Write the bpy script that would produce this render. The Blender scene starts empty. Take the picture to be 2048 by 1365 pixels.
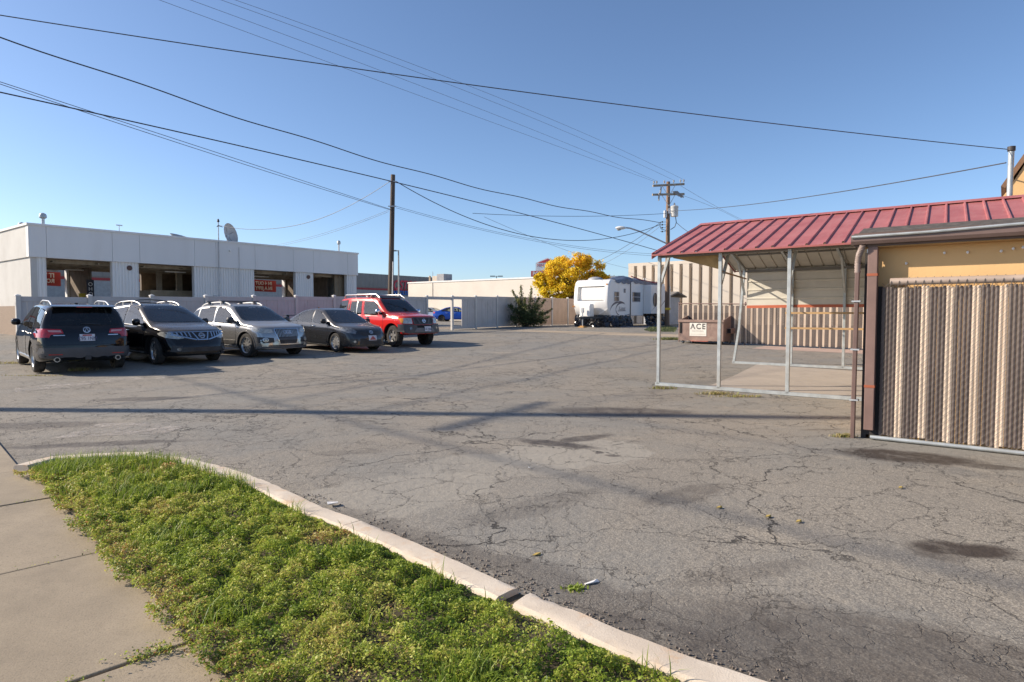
import bpy, bmesh, math, random
import numpy as np
from mathutils import Vector, Matrix, noise
from mathutils.bvhtree import BVHTree
R = math.radians
random.seed(7)
rng = np.random.default_rng(11)
scene = bpy.context.scene
COL = scene.collection
CAMZ, FPX, PITCH = 1.5, 1262.0, R(2.61)

# ------------------------------------------------------------------ camera
cd = bpy.data.cameras.new('camera')
cam = bpy.data.objects.new('camera', cd)
COL.objects.link(cam)
cam.location = (0, 0, CAMZ)
cam.rotation_euler = (R(90) - PITCH, 0, 0)
cd.sensor_width = 36
cd.lens = 36 * FPX / 2048
cd.clip_start, cd.clip_end = 0.05, 3000
scene.camera = cam

# ------------------------------------------------------------------ ground heights and picture measurements
def gz(x, y):
    t = min(max((y - 15.0) / 24.0, 0.0), 1.0)
    return 0.6 * t

def ray(px, py):
    u = (px - 1024) / FPX
    v = -(py - 682.5) / FPX
    return Vector((u, math.cos(PITCH) + math.sin(PITCH) * v, -math.sin(PITCH) + math.cos(PITCH) * v))

def at(px, py, Y):
    d = ray(px, py)
    return Vector((0, 0, CAMZ)) + d * (Y / d.y)

def gnd(px, py, h=0.0):
    d = ray(px, py)
    t = (CAMZ - h) / -d.z
    for _ in range(30):
        p = d * t
        t = (CAMZ - h - gz(p.x, p.y)) / -d.z
    return Vector((d.x * t, d.y * t, gz(d.x * t, d.y * t) + h))

# ------------------------------------------------------------------ materials
class NT:
    def __init__(s, name):
        s.m = bpy.data.materials.new(name)
        s.m.use_nodes = True
        s.t = s.m.node_tree
        s.b = s.t.nodes['Principled BSDF']
        s.out = s.t.nodes['Material Output']
    def link(s, a, b):
        s.t.links.new(a, b)
    def n(s, typ, props=None, **inp):
        nd = s.t.nodes.new(typ)
        for k, v in (props or {}).items():
            setattr(nd, k, v)
        for k, v in inp.items():
            s.put(nd.inputs[k.replace('_', ' ')], v)
        return nd
    def put(s, sock, v):
        if hasattr(v, 'is_output') or isinstance(v, bpy.types.NodeSocket):
            s.link(v, sock)
        else:
            sock.default_value = v
    def math(s, op, a, b=0.0, c=0.0, clamp=False):
        nd = s.t.nodes.new('ShaderNodeMath')
        nd.operation = op
        nd.use_clamp = clamp
        for i, v in enumerate((a, b, c)):
            s.put(nd.inputs[i], v)
        return nd.outputs[0]
    def vmath(s, op, a, b=(0, 0, 0)):
        nd = s.t.nodes.new('ShaderNodeVectorMath')
        nd.operation = op
        s.put(nd.inputs[0], a)
        if op == 'SCALE':
            s.put(nd.inputs[3], b)
        else:
            s.put(nd.inputs[1], b)
        return nd.outputs[0]
    def mix(s, f, a, b):
        nd = s.t.nodes.new('ShaderNodeMix')
        nd.data_type = 'RGBA'
        s.put(nd.inputs[0], f)
        for i, v in ((6, a), (7, b)):
            if isinstance(v, (tuple, list)):
                v = tuple(v) + ((1,) if len(v) == 3 else ())
            s.put(nd.inputs[i], v)
        return nd.outputs[2]
    def ramp(s, f, lo, hi, a=0.0, b=1.0):
        nd = s.t.nodes.new('ShaderNodeMapRange')
        nd.interpolation_type = 'SMOOTHSTEP'
        s.put(nd.inputs[0], f)
        for i, v in ((1, lo), (2, hi), (3, a), (4, b)):
            s.put(nd.inputs[i], v)
        return nd.outputs[0]
    def noise(s, vec, scale, detail=4, rough=0.55, dist=0.0):
        nd = s.n('ShaderNodeTexNoise', None, Scale=scale, Detail=detail, Roughness=rough, Distortion=dist)
        s.link(vec, nd.inputs['Vector'])
        return nd
    def pos(s):
        return s.n('ShaderNodeNewGeometry').outputs['Position']
    def obj(s):
        return s.n('ShaderNodeTexCoord').outputs['Object']
    def bump(s, h, strength=0.3, dist=0.01):
        nd = s.n('ShaderNodeBump', None, Strength=strength, Distance=dist, Height=h)
        s.link(nd.outputs[0], s.b.inputs['Normal'])

def mat(name, col, rough=0.6, metal=0.0, var=0.12, scale=3.0, bump=0.0, bscale=40.0, spec=0.5, dirt=None, dirt_amt=0.5,
        dirt_scale=1.2, streak=False, coat=0.0):
    N = NT(name)
    P = N.obj()
    if streak:
        P2 = N.vmath('MULTIPLY', P, (1, 1, 0.12))
    else:
        P2 = P
    f = N.noise(P2, scale, 5).outputs[0]
    c0 = tuple(max(c * (1 - var), 0) for c in col)
    c1 = tuple(min(c * (1 + var), 1) for c in col)
    c = N.mix(N.ramp(f, 0.3, 0.7), c0, c1)
    if dirt:
        g = N.noise(P2, dirt_scale, 6, 0.65).outputs[0]
        c = N.mix(N.math('MULTIPLY', N.ramp(g, 0.5, 0.75), dirt_amt), c, dirt)
    N.put(N.b.inputs['Base Color'], c)
    N.b.inputs['Roughness'].default_value = rough
    N.b.inputs['Metallic'].default_value = metal
    N.b.inputs['Specular IOR Level'].default_value = spec
    N.b.inputs['Coat Weight'].default_value = coat
    if bump:
        N.bump(N.noise(P, bscale, 4).outputs[0], bump, 0.01)
    return N.m

def paint(name, col, metal=0.0, dust=0.35, rough=0.18):
    """car paint, clear-coated, with a film of pale road dust that gathers on the upward faces"""
    N = NT(name)
    P = N.obj()
    up = N.n('ShaderNodeSeparateXYZ', None, Vector=N.n('ShaderNodeNewGeometry').outputs['Normal']).outputs[2]
    d = N.noise(P, 2.5, 6, 0.7).outputs[0]
    f = N.math('MULTIPLY', N.ramp(up, 0.15, 0.98, 0.03, 1.0), N.ramp(d, 0.2, 0.75, 0.5, 1.0))
    f = N.math('MULTIPLY', f, dust)
    back = N.n('ShaderNodeNewGeometry').outputs['Backfacing']      # the unlined inside of the shell
    N.put(N.b.inputs['Base Color'], N.mix(back, N.mix(f, col, (0.26, 0.23, 0.2)), (0.03, 0.03, 0.03)))
    N.put(N.b.inputs['Roughness'], N.math('ADD', N.math('MULTIPLY', f, 0.5), rough))
    N.put(N.b.inputs['Metallic'], N.math('MULTIPLY', N.math('SUBTRACT', 1.0, N.math('MAXIMUM', f, back)), metal))
    N.put(N.b.inputs['Coat Weight'], N.math('MULTIPLY', N.math('SUBTRACT', 0.55, N.math('MULTIPLY', f, .6)), N.math('SUBTRACT', 1.0, back)))
    N.b.inputs['Specular IOR Level'].default_value = 0.2
    N.b.inputs['Coat Roughness'].default_value = 0.03
    return N.m

def pane(name, tint, dust=0.10):
    """thin tinted car glass: see-through, mirror-like at glancing angles, a little dusty"""
    N = NT(name)
    tr = N.n('ShaderNodeBsdfTransparent', None, Color=tint + (1,))
    gl = N.n('ShaderNodeBsdfGlossy', None, Color=(1, 1, 1, 1), Roughness=0.02)
    fr = N.n('ShaderNodeFresnel', None, IOR=1.55)
    m1 = N.n('ShaderNodeMixShader')
    N.link(N.math('MULTIPLY', fr.outputs[0], 1.15, clamp=True), m1.inputs[0]); N.link(tr.outputs[0], m1.inputs[1]); N.link(gl.outputs[0], m1.inputs[2])
    df = N.n('ShaderNodeBsdfDiffuse', None, Color=(0.3, 0.28, 0.25, 1))
    m2 = N.n('ShaderNodeMixShader')
    N.link(N.ramp(N.noise(N.obj(), 3.0, 6, .7).outputs[0], .3, .8, dust * .3, dust), m2.inputs[0]); N.link(m1.outputs[0], m2.inputs[1]); N.link(df.outputs[0], m2.inputs[2])
    N.link(m2.outputs[0], N.out.inputs[0])
    return N.m

def glass(name, col, rough=0.04):
    N = NT(name)
    f = N.noise(N.obj(), 3.0, 5, 0.7).outputs[0]
    N.put(N.b.inputs['Base Color'], N.mix(N.ramp(f, 0.35, 0.8, 0, 0.10), col, (0.2, 0.2, 0.19)))
    N.b.inputs['Roughness'].default_value = rough
    N.b.inputs['Specular IOR Level'].default_value = 0.6
    return N.m

# ------------------------------------------------------------------ objects
def thing(name, label, cat, loc=(0, 0, 0), rot=0.0, group=None):
    o = bpy.data.objects.new(name, None)
    COL.objects.link(o)
    o.empty_display_size = 0.2
    o.location = loc
    o.rotation_euler = (0, 0, R(rot))
    o['label'] = label
    o['category'] = cat
    if group:
        o['group'] = group
    return o

def tag(o, label=None, cat=None, group=None, kind=None):
    for k, v in (('label', label), ('category', cat), ('group', group), ('kind', kind)):
        if v:
            o[k] = v
    return o

def node_part(name, parent, loc=(0, 0, 0), rot=(0, 0, 0)):
    o = bpy.data.objects.new(name, None)
    COL.objects.link(o)
    o.parent = parent
    o.location = loc
    o.rotation_euler = rot
    return o

def smooth_by_angle(me, ang=35):
    bm = bmesh.new()
    bm.from_mesh(me)
    for f in bm.faces:
        f.smooth = True
    c = R(ang)
    for e in bm.edges:
        e.smooth = not (len(e.link_faces) == 2 and e.calc_face_angle(0) > c)
    bm.to_mesh(me)
    bm.free()

class MB:
    def __init__(s):
        s.v, s.f, s.mi, s.cur = [], [], [], 0
    def add(s, vs, fs):
        o = len(s.v)
        s.v += [tuple(v) for v in vs]
        for f in fs:
            s.f.append(tuple(i + o for i in f))
            s.mi.append(s.cur)
        return s
    def box(s, x0, x1, y0, y1, z0, z1, M=None):
        vs = [Vector((x, y, z)) for z in (z0, z1) for y in (y0, y1) for x in (x0, x1)]
        if M:
            vs = [M @ v for v in vs]
        return s.add(vs, [(0, 2, 3, 1), (4, 5, 7, 6), (0, 1, 5, 4), (2, 6, 7, 3), (0, 4, 6, 2), (1, 3, 7, 5)])
    def quad(s, a, b, c, d):
        return s.add([a, b, c, d], [(0, 1, 2, 3)])
    def beam(s, p, q, w, h=None, up=(0, 0, 1)):
        p, q, up = Vector(p), Vector(q), Vector(up)
        h = h or w
        d = (q - p).normalized()
        a = d.cross(up)
        if a.length < 1e-3:
            a = d.cross(Vector((1, 0, 0)))
        a.normalize()
        b = a.cross(d).normalized()
        vs = [e + a * (w / 2 * sx) + b * (h / 2 * sy) for e in (p, q) for sx, sy in ((-1, -1), (1, -1), (1, 1), (-1, 1))]
        return s.add(vs, [(3, 2, 1, 0), (4, 5, 6, 7), (0, 1, 5, 4), (1, 2, 6, 5), (2, 3, 7, 6), (3, 0, 4, 7)])
    def tube(s, pts, r, n=8, cap=True):
        pts = [Vector(p) for p in pts]
        rs = r if isinstance(r, (list, tuple)) else [r] * len(pts)
        vs, fs = [], []
        prev = None
        for i, p in enumerate(pts):
            d = (pts[min(i + 1, len(pts) - 1)] - pts[max(i - 1, 0)]).normalized()
            if prev is None:
                a = d.cross(Vector((0, 0, 1)))
                if a.length < 1e-3:
                    a = d.cross(Vector((1, 0, 0)))
            else:
                a = prev - d * prev.dot(d)
            a.normalize()
            prev = a
            b = d.cross(a)
            for k in range(n):
                t = 2 * math.pi * k / n
                vs.append(p + (a * math.cos(t) + b * math.sin(t)) * rs[i])
        for i in range(len(pts) - 1):
            for k in range(n):
                k2 = (k + 1) % n
                fs.append((i * n + k, i * n + k2, (i + 1) * n + k2, (i + 1) * n + k))
        if cap:
            fs.append(tuple(reversed(range(n))))
            fs.append(tuple(range((len(pts) - 1) * n, len(pts) * n)))
        return s.add(vs, fs)
    def prism(s, poly, lo, hi, plane='xy', M=None):
        """polygon drawn in a plane and pulled between lo and hi along the third axis"""
        def P(u, v, w):
            p = {'xy': (u, v, w), 'xz': (u, w, v), 'yz': (w, u, v)}[plane]
            return M @ Vector(p) if M else Vector(p)
        n = len(poly)
        vs = [P(u, v, lo) for u, v in poly] + [P(u, v, hi) for u, v in poly]
        fs = [tuple(reversed(range(n))), tuple(range(n, 2 * n))]
        fs += [(i, (i + 1) % n, n + (i + 1) % n, n + i) for i in range(n)]
        return s.add(vs, fs)
    def lathe(s, prof, n=24, M=None, cap=False):
        """profile of (radius, height) turned about z"""
        vs, fs = [], []
        for r, z in prof:
            for k in range(n):
                t = 2 * math.pi * k / n
                v = Vector((r * math.cos(t), r * math.sin(t), z))
                vs.append(M @ v if M else v)
        for i in range(len(prof) - 1):
            for k in range(n):
                k2 = (k + 1) % n
                fs.append((i * n + k, i * n + k2, (i + 1) * n + k2, (i + 1) * n + k))
        if cap:
            fs.append(tuple(reversed(range(n))))
            fs.append(tuple(range((len(prof) - 1) * n, len(prof) * n)))
        return s.add(vs, fs)
    def sphere(s, c, r, n=10, sc=(1, 1, 1)):
        c = Vector(c)
        prof = [(math.sin(math.pi * i / n), -math.cos(math.pi * i / n)) for i in range(n + 1)]
        M = Matrix.Translation(c) @ Matrix.Diagonal((r * sc[0], r * sc[1], r * sc[2], 1))
        return s.lathe(prof, n * 2, M)
    def build(s, name, m, parent=None, smooth=None, bevel=0, loc=None, rot=None):
        me = bpy.data.meshes.new(name)
        me.from_pydata(s.v, [], s.f)
        ms = m if isinstance(m, (list, tuple)) else [m]
        for x in ms:
            me.materials.append(x)
        if len(ms) > 1:
            me.polygons.foreach_set('material_index', s.mi)
        bm = bmesh.new()
        bm.from_mesh(me)
        bmesh.ops.recalc_face_normals(bm, faces=bm.faces)
        bm.to_mesh(me)
        bm.free()
        if smooth:
            smooth_by_angle(me, smooth)
        o = bpy.data.objects.new(name, me)
        COL.objects.link(o)
        if parent:
            o.parent = parent
        if loc:
            o.location = loc
        if rot:
            o.rotation_euler = rot
        if bevel:
            b = o.modifiers.new('bevel', 'BEVEL')
            b.width = bevel
            b.segments = 2
            b.limit_method = 'ANGLE'
        return o

def text(name, s, parent, loc, rot, size, m, ext=0.002, align='LEFT', sx=1.0, shear=0.0, bold=0.0, space=1.0):
    c = bpy.data.curves.new(name, 'FONT')
    c.body = s
    c.size = size
    c.extrude = ext
    c.align_x = align
    c.shear = shear
    c.offset = bold
    c.space_character = space
    c.materials.append(m)
    tmp = bpy.data.objects.new(name, c)
    COL.objects.link(tmp)
    dg = bpy.context.evaluated_depsgraph_get(); dg.update()
    me = bpy.data.meshes.new_from_object(tmp.evaluated_get(dg))
    bpy.data.objects.remove(tmp)
    o = bpy.data.objects.new(name, me)
    COL.objects.link(o)
    o.parent = parent
    o.location = loc
    o.rotation_euler = rot
    o.scale = (sx, 1, 1)
    return o

FACE = (R(90), 0, 0)          # lettering upright on a face that looks towards local -y
ANG_U, ANG_A = 52.0, -38.0    # bearings of the lot's two main directions
U1 = Vector((math.cos(R(ANG_U)), math.sin(R(ANG_U)), 0))
AX = Vector((math.cos(R(ANG_A)), math.sin(R(ANG_A)), 0))
# ------------------------------------------------------------------ light, sky, view
SUN = Vector((-0.9982, 0.06, 0)).normalized() * math.cos(R(30)) + Vector((0, 0, math.sin(R(30))))
sl = bpy.data.lights.new('sun', 'SUN')
sl.energy = 4.7
sl.angle = R(0.55)
sl.color = (1.0, 0.87, 0.71)
so = bpy.data.objects.new('sun', sl)
COL.objects.link(so)
so.rotation_euler = SUN.to_track_quat('Z', 'Y').to_euler()
so.location = (-30, 5, 25)
w = bpy.data.worlds.new('World')
scene.world = w
w.use_nodes = True
wt = w.node_tree
sky = wt.nodes.new('ShaderNodeTexSky')
sky.sky_type = 'NISHITA'
sky.sun_disc = False
sky.sun_elevation = R(30)
sky.sun_rotation = math.atan2(SUN.x, SUN.y) % (2 * math.pi)
sky.altitude = 1300
sky.air_density = 0.9
sky.dust_density = 1.9
sky.ozone_density = 3.5
wt.links.new(sky.outputs[0], wt.nodes['Background'].inputs[0])
wt.nodes['Background'].inputs[1].default_value = 0.118
scene.view_settings.view_transform = 'Standard'
scene.view_settings.look = 'None'
scene.view_settings.exposure = 0.60
scene.view_settings.gamma = 1.0
scene.view_settings.use_curve_mapping = False
scene.cycles.use_denoising = True
scene.cycles.max_bounces = 6
scene.cycles.transparent_max_bounces = 8

# ------------------------------------------------------------------ asphalt ground
def asphalt():
    N = NT('asphalt')
    P = N.pos()
    big = N.noise(P, 0.22, 5, 0.6).outputs[0]
    mid = N.noise(P, 1.3, 6, 0.6).outputs[0]
    fine = N.noise(P, 55.0, 3, 0.7).outputs[0]
    grit = N.noise(P, 170.0, 2, 0.7).outputs[0]
    c = N.mix(N.ramp(big, 0.32, 0.68), (0.255, 0.228, 0.203), (0.335, 0.298, 0.265))
    c = N.mix(N.ramp(mid, 0.35, 0.75, 0.0, 0.55), c, (0.365, 0.32, 0.275))
    c = N.mix(N.ramp(mid, 0.45, 0.2, 0.0, 0.6), c, (0.20, 0.18, 0.163))
    c = N.mix(N.ramp(fine, 0.35, 0.62, 0.6, 0.0), c, (0.085, 0.078, 0.073))
    c = N.mix(N.ramp(grit, 0.52, 0.68, 0.0, 0.75), c, (0.50, 0.455, 0.40))
    cool = N.noise(P, 0.33, 6, 0.62, 0.4).outputs[0]
    c = N.mix(N.ramp(cool, 0.42, 0.62, 0.0, 0.75), c, (0.235, 0.228, 0.222))
    c = N.mix(N.ramp(N.noise(P, 0.75, 6, 0.7).outputs[0], 0.54, 0.74, 0, 0.6), c, (0.40, 0.345, 0.29))
    peb = N.n('ShaderNodeTexVoronoi', None, Scale=95.0); N.link(P, peb.inputs['Vector'])
    c = N.mix(N.ramp(peb.outputs['Distance'], 0.3, 0.62, 0.0, 0.45), c, (0.10, 0.09, 0.082))
    # smooth sealed patches
    w1 = N.n('ShaderNodeTexNoise', None, Scale=1.3, Detail=9.0, Roughness=0.62)
    N.link(P, w1.inputs['Vector'])
    warp = N.vmath('SCALE', N.vmath('SUBTRACT', w1.outputs['Color'], (0.5, 0.5, 0.5)), 0.9)
    PW = N.vmath('ADD', P, warp)
    w2 = N.n('ShaderNodeTexNoise', None, Scale=4.0, Detail=4.0)
    N.link(P, w2.inputs['Vector'])
    PS = N.vmath('ADD', P, N.vmath('SCALE', N.vmath('SUBTRACT', w2.outputs['Color'], (0.5, 0.5, 0.5)), 0.45))
    PT = N.vmath('ADD', P, N.vmath('SCALE', N.vmath('SUBTRACT', w2.outputs['Color'], (0.5, 0.5, 0.5)), 0.22))
    def blob(center, rx, ry, ang, soft=0.35, src=PS):
        d = N.vmath('SUBTRACT', src, (center[0], center[1], 0))
        mp = N.n('ShaderNodeMapping', {'vector_type': 'TEXTURE'})
        N.link(d, mp.inputs['Vector'])
        mp.inputs['Rotation'].default_value = (0, 0, R(ang))
        mp.inputs['Scale'].default_value = (rx, ry, 1e6)
        l = N.n('ShaderNodeVectorMath', {'operation': 'LENGTH'})
        N.link(mp.outputs[0], l.inputs[0])
        return N.ramp(l.outputs['Value'], 1.0 + soft * .8, 1.0 - soft * .8)
    def G(px, py):
        p = gnd(px, py)
        return (p.x, p.y)
    for px, py, rx, ry, an, k in ((1150, 905, .85, .62, 20, .75), (780, 990, 1.0, .55, 30, .6), (1000, 930, .9, .5, 10, .5)):
        c = N.mix(N.math('MULTIPLY', blob(G(px, py), rx, ry, an, 0.06), k), c, (0.285, 0.262, 0.238))
    tint = N.n('ShaderNodeVectorMath', {'operation': 'MULTIPLY'}); N.link(c, tint.inputs[0]); tint.inputs[1].default_value = (1.10, 1.105, 1.035); c = tint.outputs[0]
    # cracks: long ones everywhere, alligator cells in worn areas
    def cracks(src, scale, wdt, mask):
        v = N.n('ShaderNodeTexVoronoi', {'feature': 'DISTANCE_TO_EDGE'}, Scale=scale)
        N.link(src, v.inputs['Vector'])
        return N.math('MULTIPLY', N.ramp(v.outputs['Distance'], wdt, wdt * 0.25), mask)
    m1 = N.ramp(N.noise(P, 0.5, 3).outputs[0], 0.30, 0.52)
    k1 = cracks(PW, 0.42, 0.0050, N.ramp(N.noise(P, 0.9, 4).outputs[0], 0.38, 0.55))
    k2 = cracks(PW, 1.7, 0.0088, N.math('MULTIPLY', m1, 0.75))
    worn = N.math('MAXIMUM', blob(G(330, 840), 3.2, 1.7, 8, 0.5), blob(G(900, 760), 5.0, 1.8, 0, 0.6))
    k3 = cracks(PS, 3.2, 0.022, N.math('MULTIPLY', worn, N.ramp(N.noise(P, 1.0, 4).outputs[0], 0.36, 0.56)))
    k4 = cracks(PS, 4.2, 0.020, N.math('MULTIPLY', N.ramp(N.noise(P, 1.6, 4).outputs[0], 0.46, 0.62), 0.55))
    k = N.math('MAXIMUM', N.math('MAXIMUM', k1, k4), N.math('MAXIMUM', k2, k3))
    c = N.mix(N.math('MULTIPLY', k, 0.85), c, (0.030, 0.027, 0.025))
    # oil and damp stains, each with its own outline; bottom corner adds painted shade
    stains = None
    for px, py, rx, ry, an, kk in ((1815, 915, .62, .30, -25, 1.0), (1925, 1098, .30, .13, -10, 1.0), (1870, 1105, .12, .16, 30, .6), (1245, 824, 1.0, .42, -8, .8),
                                  (1110, 888, .5, .13, -30, .9), (1165, 878, .42, .14, 35, .8), (290, 798, .8, .25, 10, .6), (1198, 906, .055, .045, 0, .8),
                                  (1228, 911, .08, .05, 0, .8), (1370, 990, .5, .16, 35, .45), (40, 852, 1.0, .3, 10, .55), (1075, 1012, .7, .18, 40, .3),
                                  (190, 889, 1.0, .14, 12, .65), (1550, 1255, .07, .16, 10, .75), (1530, 1238, .13, .04, 10, .7), (1900, 1330, 1.1, .35, -30, .6),
                                  (1500, 1335, .9, .16, -36, .55), (1985, 935, .35, .12, -20, .75), (1640, 860, .3, .06, 0, .45), (700, 905, .4, .12, 10, .3), (1480, 1150, .5, .1, 20, .3)):
        b = N.math('MULTIPLY', blob(G(px, py), rx, ry, an, 0.38, PT), kk)
        stains = b if stains is None else N.math('MAXIMUM', stains, b)
    stains = N.math('MULTIPLY', stains, N.ramp(N.noise(P, 5.0, 6, 0.7).outputs[0], 0.32, 0.56, 0.55, 1.0))
    c = N.mix(N.math('MULTIPLY', stains, 0.97), c, (0.052, 0.040, 0.032))
    # gritty loose stones along the kerb
    g1 = blob(G(1130, 1180), 2.2, .16, -40, 0.6)
    g2 = blob(G(900, 1100), 2.0, .14, -35, 0.6)
    gr = N.math('MULTIPLY', N.math('MAXIMUM', g1, g2), N.ramp(grit, 0.4, 0.6, 1.0, 0.35))
    c = N.mix(N.math('MULTIPLY', gr, 0.8), c, (0.075, 0.065, 0.057))
    # pale soil washed over the far edge of the lot
    c = N.mix(N.math('MULTIPLY', blob(G(1240, 668), 6.0, 1.1, -30, 0.5), 0.8), c, (0.44, 0.345, 0.24))
    c = N.mix(N.math('MULTIPLY', blob(G(935, 657), 3.2, .7, 40, 0.5), 0.7), c, (0.33, 0.24, 0.165))
    N.put(N.b.inputs['Base Color'], c)
    N.put(N.b.inputs['Roughness'], N.math('SUBTRACT', 0.88, N.math('MULTIPLY', stains, 0.25)))
    N.b.inputs['Specular IOR Level'].default_value = 0.35
    h = N.math('ADD', N.math('MULTIPLY', fine, 0.5), N.math('MULTIPLY', N.noise(P, 14.0, 4).outputs[0], 1.2))
    h = N.math('SUBTRACT', h, N.math('MULTIPLY', k, 1.3))
    N.bump(h, 0.75, 0.012)
    return N.m

def build_ground():
    xs = np.concatenate([np.linspace(-700, -45, 14), np.arange(-40, 40.1, 1.0), np.linspace(45, 700, 14)])
    ys = np.concatenate([np.array([-60., -30, -15, -8, -4]), np.arange(-3, 60.1, 0.75), np.linspace(64, 1500, 20)])
    nx, ny = len(xs), len(ys)
    vs = [(x, y, gz(x, y) + 0.012 * noise.noise(Vector((x * .35, y * .35, 0)))) for y in ys for x in xs]
    fs = [(j * nx + i, j * nx + i + 1, (j + 1) * nx + i + 1, (j + 1) * nx + i) for j in range(ny - 1) for i in range(nx - 1)]
    o = MB().add(vs, fs).build('asphalt_ground', asphalt(), smooth=180)
    tag(o, 'cracked grey asphalt of the parking lot', kind='structure')
build_ground()

def sheet(name, pts, m, label, h=0.02, step=0.5, kind='structure', conform=True):
    """thin sheet that follows the ground, drawn from ground points"""
    bm = bmesh.new()
    bm.faces.new([bm.verts.new((p[0], p[1], 0)) for p in pts])
    xs = [p[0] for p in pts]; ys = [p[1] for p in pts]
    for ax, lo, hi in ((0, min(xs), max(xs)), (1, min(ys), max(ys))):
        k = math.floor(lo / step) + 1
        while k * step < hi:
            co = [0, 0, 0]; co[ax] = k * step
            no = [0, 0, 0]; no[ax] = 1
            bmesh.ops.bisect_plane(bm, geom=bm.verts[:] + bm.edges[:] + bm.faces[:], plane_co=co, plane_no=no)
            k += 1
    for v in bm.verts:
        v.co.z = gz(v.co.x, v.co.y) + h + 0.012 * noise.noise(Vector((v.co.x * .35, v.co.y * .35, 0)))
    me = bpy.data.meshes.new(name)
    bm.to_mesh(me); bm.free()
    me.materials.append(m)
    o = bpy.data.objects.new(name, me)
    COL.objects.link(o)
    tag(o, label, kind=kind)
    return o

# ------------------------------------------------------------------ pavement, kerb, lawn
def concrete(name, col, var=0.12):
    N = NT(name)
    P = N.pos()
    a = N.noise(P, 0.9, 6, 0.65).outputs[0]
    b = N.noise(P, 9.0, 5, 0.65).outputs[0]
    f = N.noise(P, 120.0, 3, 0.7).outputs[0]
    c = N.mix(N.ramp(a, 0.3, 0.7), tuple(x * (1 - var) for x in col), tuple(x * (1 + var) for x in col))
    c = N.mix(N.ramp(b, 0.55, 0.8, 0, 0.35), c, tuple(x * 0.62 for x in col))
    d = N.noise(P, 2.4, 7, 0.7, 0.6).outputs[0]
    c = N.mix(N.ramp(d, 0.5, 0.72, 0, 0.45), c, tuple(x * 0.66 for x in col))
    c = N.mix(N.ramp(f, 0.52, 0.3, 0, 0.6), c, tuple(x * 0.45 for x in col))
    c = N.mix(N.ramp(N.noise(P, 26.0, 4, .7).outputs[0], 0.62, 0.74, 0, 0.5), c, tuple(x * 0.4 for x in col))
    N.put(N.b.inputs['Base Color'], c)
    N.b.inputs['Roughness'].default_value = 0.85
    N.bump(N.math('ADD', N.math('MULTIPLY', f, 0.6), b), 0.35, 0.008)
    return N.m

KH = 0.09
lawn_edge_px = [(52, 948), (70, 962), (105, 985), (150, 1040), (205, 1100), (255, 1150), (310, 1205), (355, 1255), (400, 1310), (450, 1365)]
kerb_px = [(58, 931), (110, 917), (200, 912), (300, 909), (365, 914), (430, 927), (500, 948), (560, 972), (605, 993), (650, 1014), (725, 1040), (800, 1070),
           (870, 1100), (925, 1124), (980, 1149), (1036, 1174), (1074, 1187), (1170, 1226), (1274, 1270), (1404, 1318), (1554, 1365)]
side = [gnd(*p, h=0.03) for p in lawn_edge_px]
kerb = [gnd(*p, h=KH) for p in kerb_px]
d0 = (side[-1] - side[-3]).normalized()
side += [side[-1] + d0 * k for k in (0.8, 2.0, 4.0)]
d1 = (kerb[-1] - kerb[-3]).normalized()
kerb += [kerb[-1] + d1 * k for k in (0.5, 1.0, 2.0, 3.5)]

# sidewalk slabs with real joints between them
SW_DIR = (side[9] - side[2]).normalized(); SW_DIR.z = 0
SW_N = Vector((SW_DIR.y, -SW_DIR.x, 0))        # towards the street
if SW_N.x > 0: SW_N = -SW_N
slab_m = concrete('sidewalk_concrete', (0.31, 0.253, 0.178), .18)
joints_px = [(60, 938), (90, 998), (210, 1102), (385, 1283)]
js = [gnd(*p, h=0.03) for p in joints_px]
base = side[2]
ts = [(j - base).dot(SW_DIR) for j in js]
ts = [ts[1] - 1.9 * 1.0, ts[1], ts[2], ts[3], ts[3] + 1.35, ts[3] + 2.7, ts[3] + 4.05]
ts[0] = ts[1] - 1.25
tt = [ts[0] - 3.2] + ts
def edge_off(t):
    """how far the lawn edge runs from the straight sidewalk line"""
    best = 0
    for a, b in zip(side[:-1], side[1:]):
        ta, tb = (a - base).dot(SW_DIR), (b - base).dot(SW_DIR)
        if min(ta, tb) <= t <= max(ta, tb):
            k = (t - ta) / (tb - ta + 1e-9)
            return (a + (b - a) * k - base).dot(SW_N)
    return 0.0
smb = MB()
for i in range(len(tt) - 1):
    t0, t1 = tt[i] + 0.009, tt[i + 1] - 0.009
    n = 6
    near = [base + SW_DIR * t - SW_N * (0.12 if i > 0 else -0.07) for t in np.linspace(t0, t1, n)]
    far = [base + SW_DIR * t + SW_N * 2.0 for t in (t1, t0)]
    tilt = 0.004 * (i % 2)
    smb.prism([(p.x, p.y) for p in near] + [(p.x, p.y) for p in far], -0.06, 0.03 + tilt)
sw = smb.build('sidewalk', slab_m, bevel=0.006)
tag(sw, 'worn tan concrete sidewalk slabs beside the lawn', kind='structure')
jm = mat('joint_dirt', (0.06, 0.05, 0.035), 0.95)
jp = [base + SW_DIR * t + SW_N * o for t, o in ((tt[0], .1), (tt[-1], .1), (tt[-1], 1.95), (tt[0], 1.95))]
sheet('sidewalk_joint_soil', [(p.x, p.y) for p in jp], jm, 'dark soil in the sidewalk joints', 0.014)

soil_m = mat('lawn_soil', (0.085, 0.068, 0.042), 0.95, var=0.4, scale=9, bump=0.6, bscale=60)
lawn_poly = [(p.x, p.y) for p in side] + [(p.x, p.y) for p in reversed(kerb)]
lawn = sheet('lawn_soil', lawn_poly, soil_m, 'soil of the lawn island', 0.055, 0.3)

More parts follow.
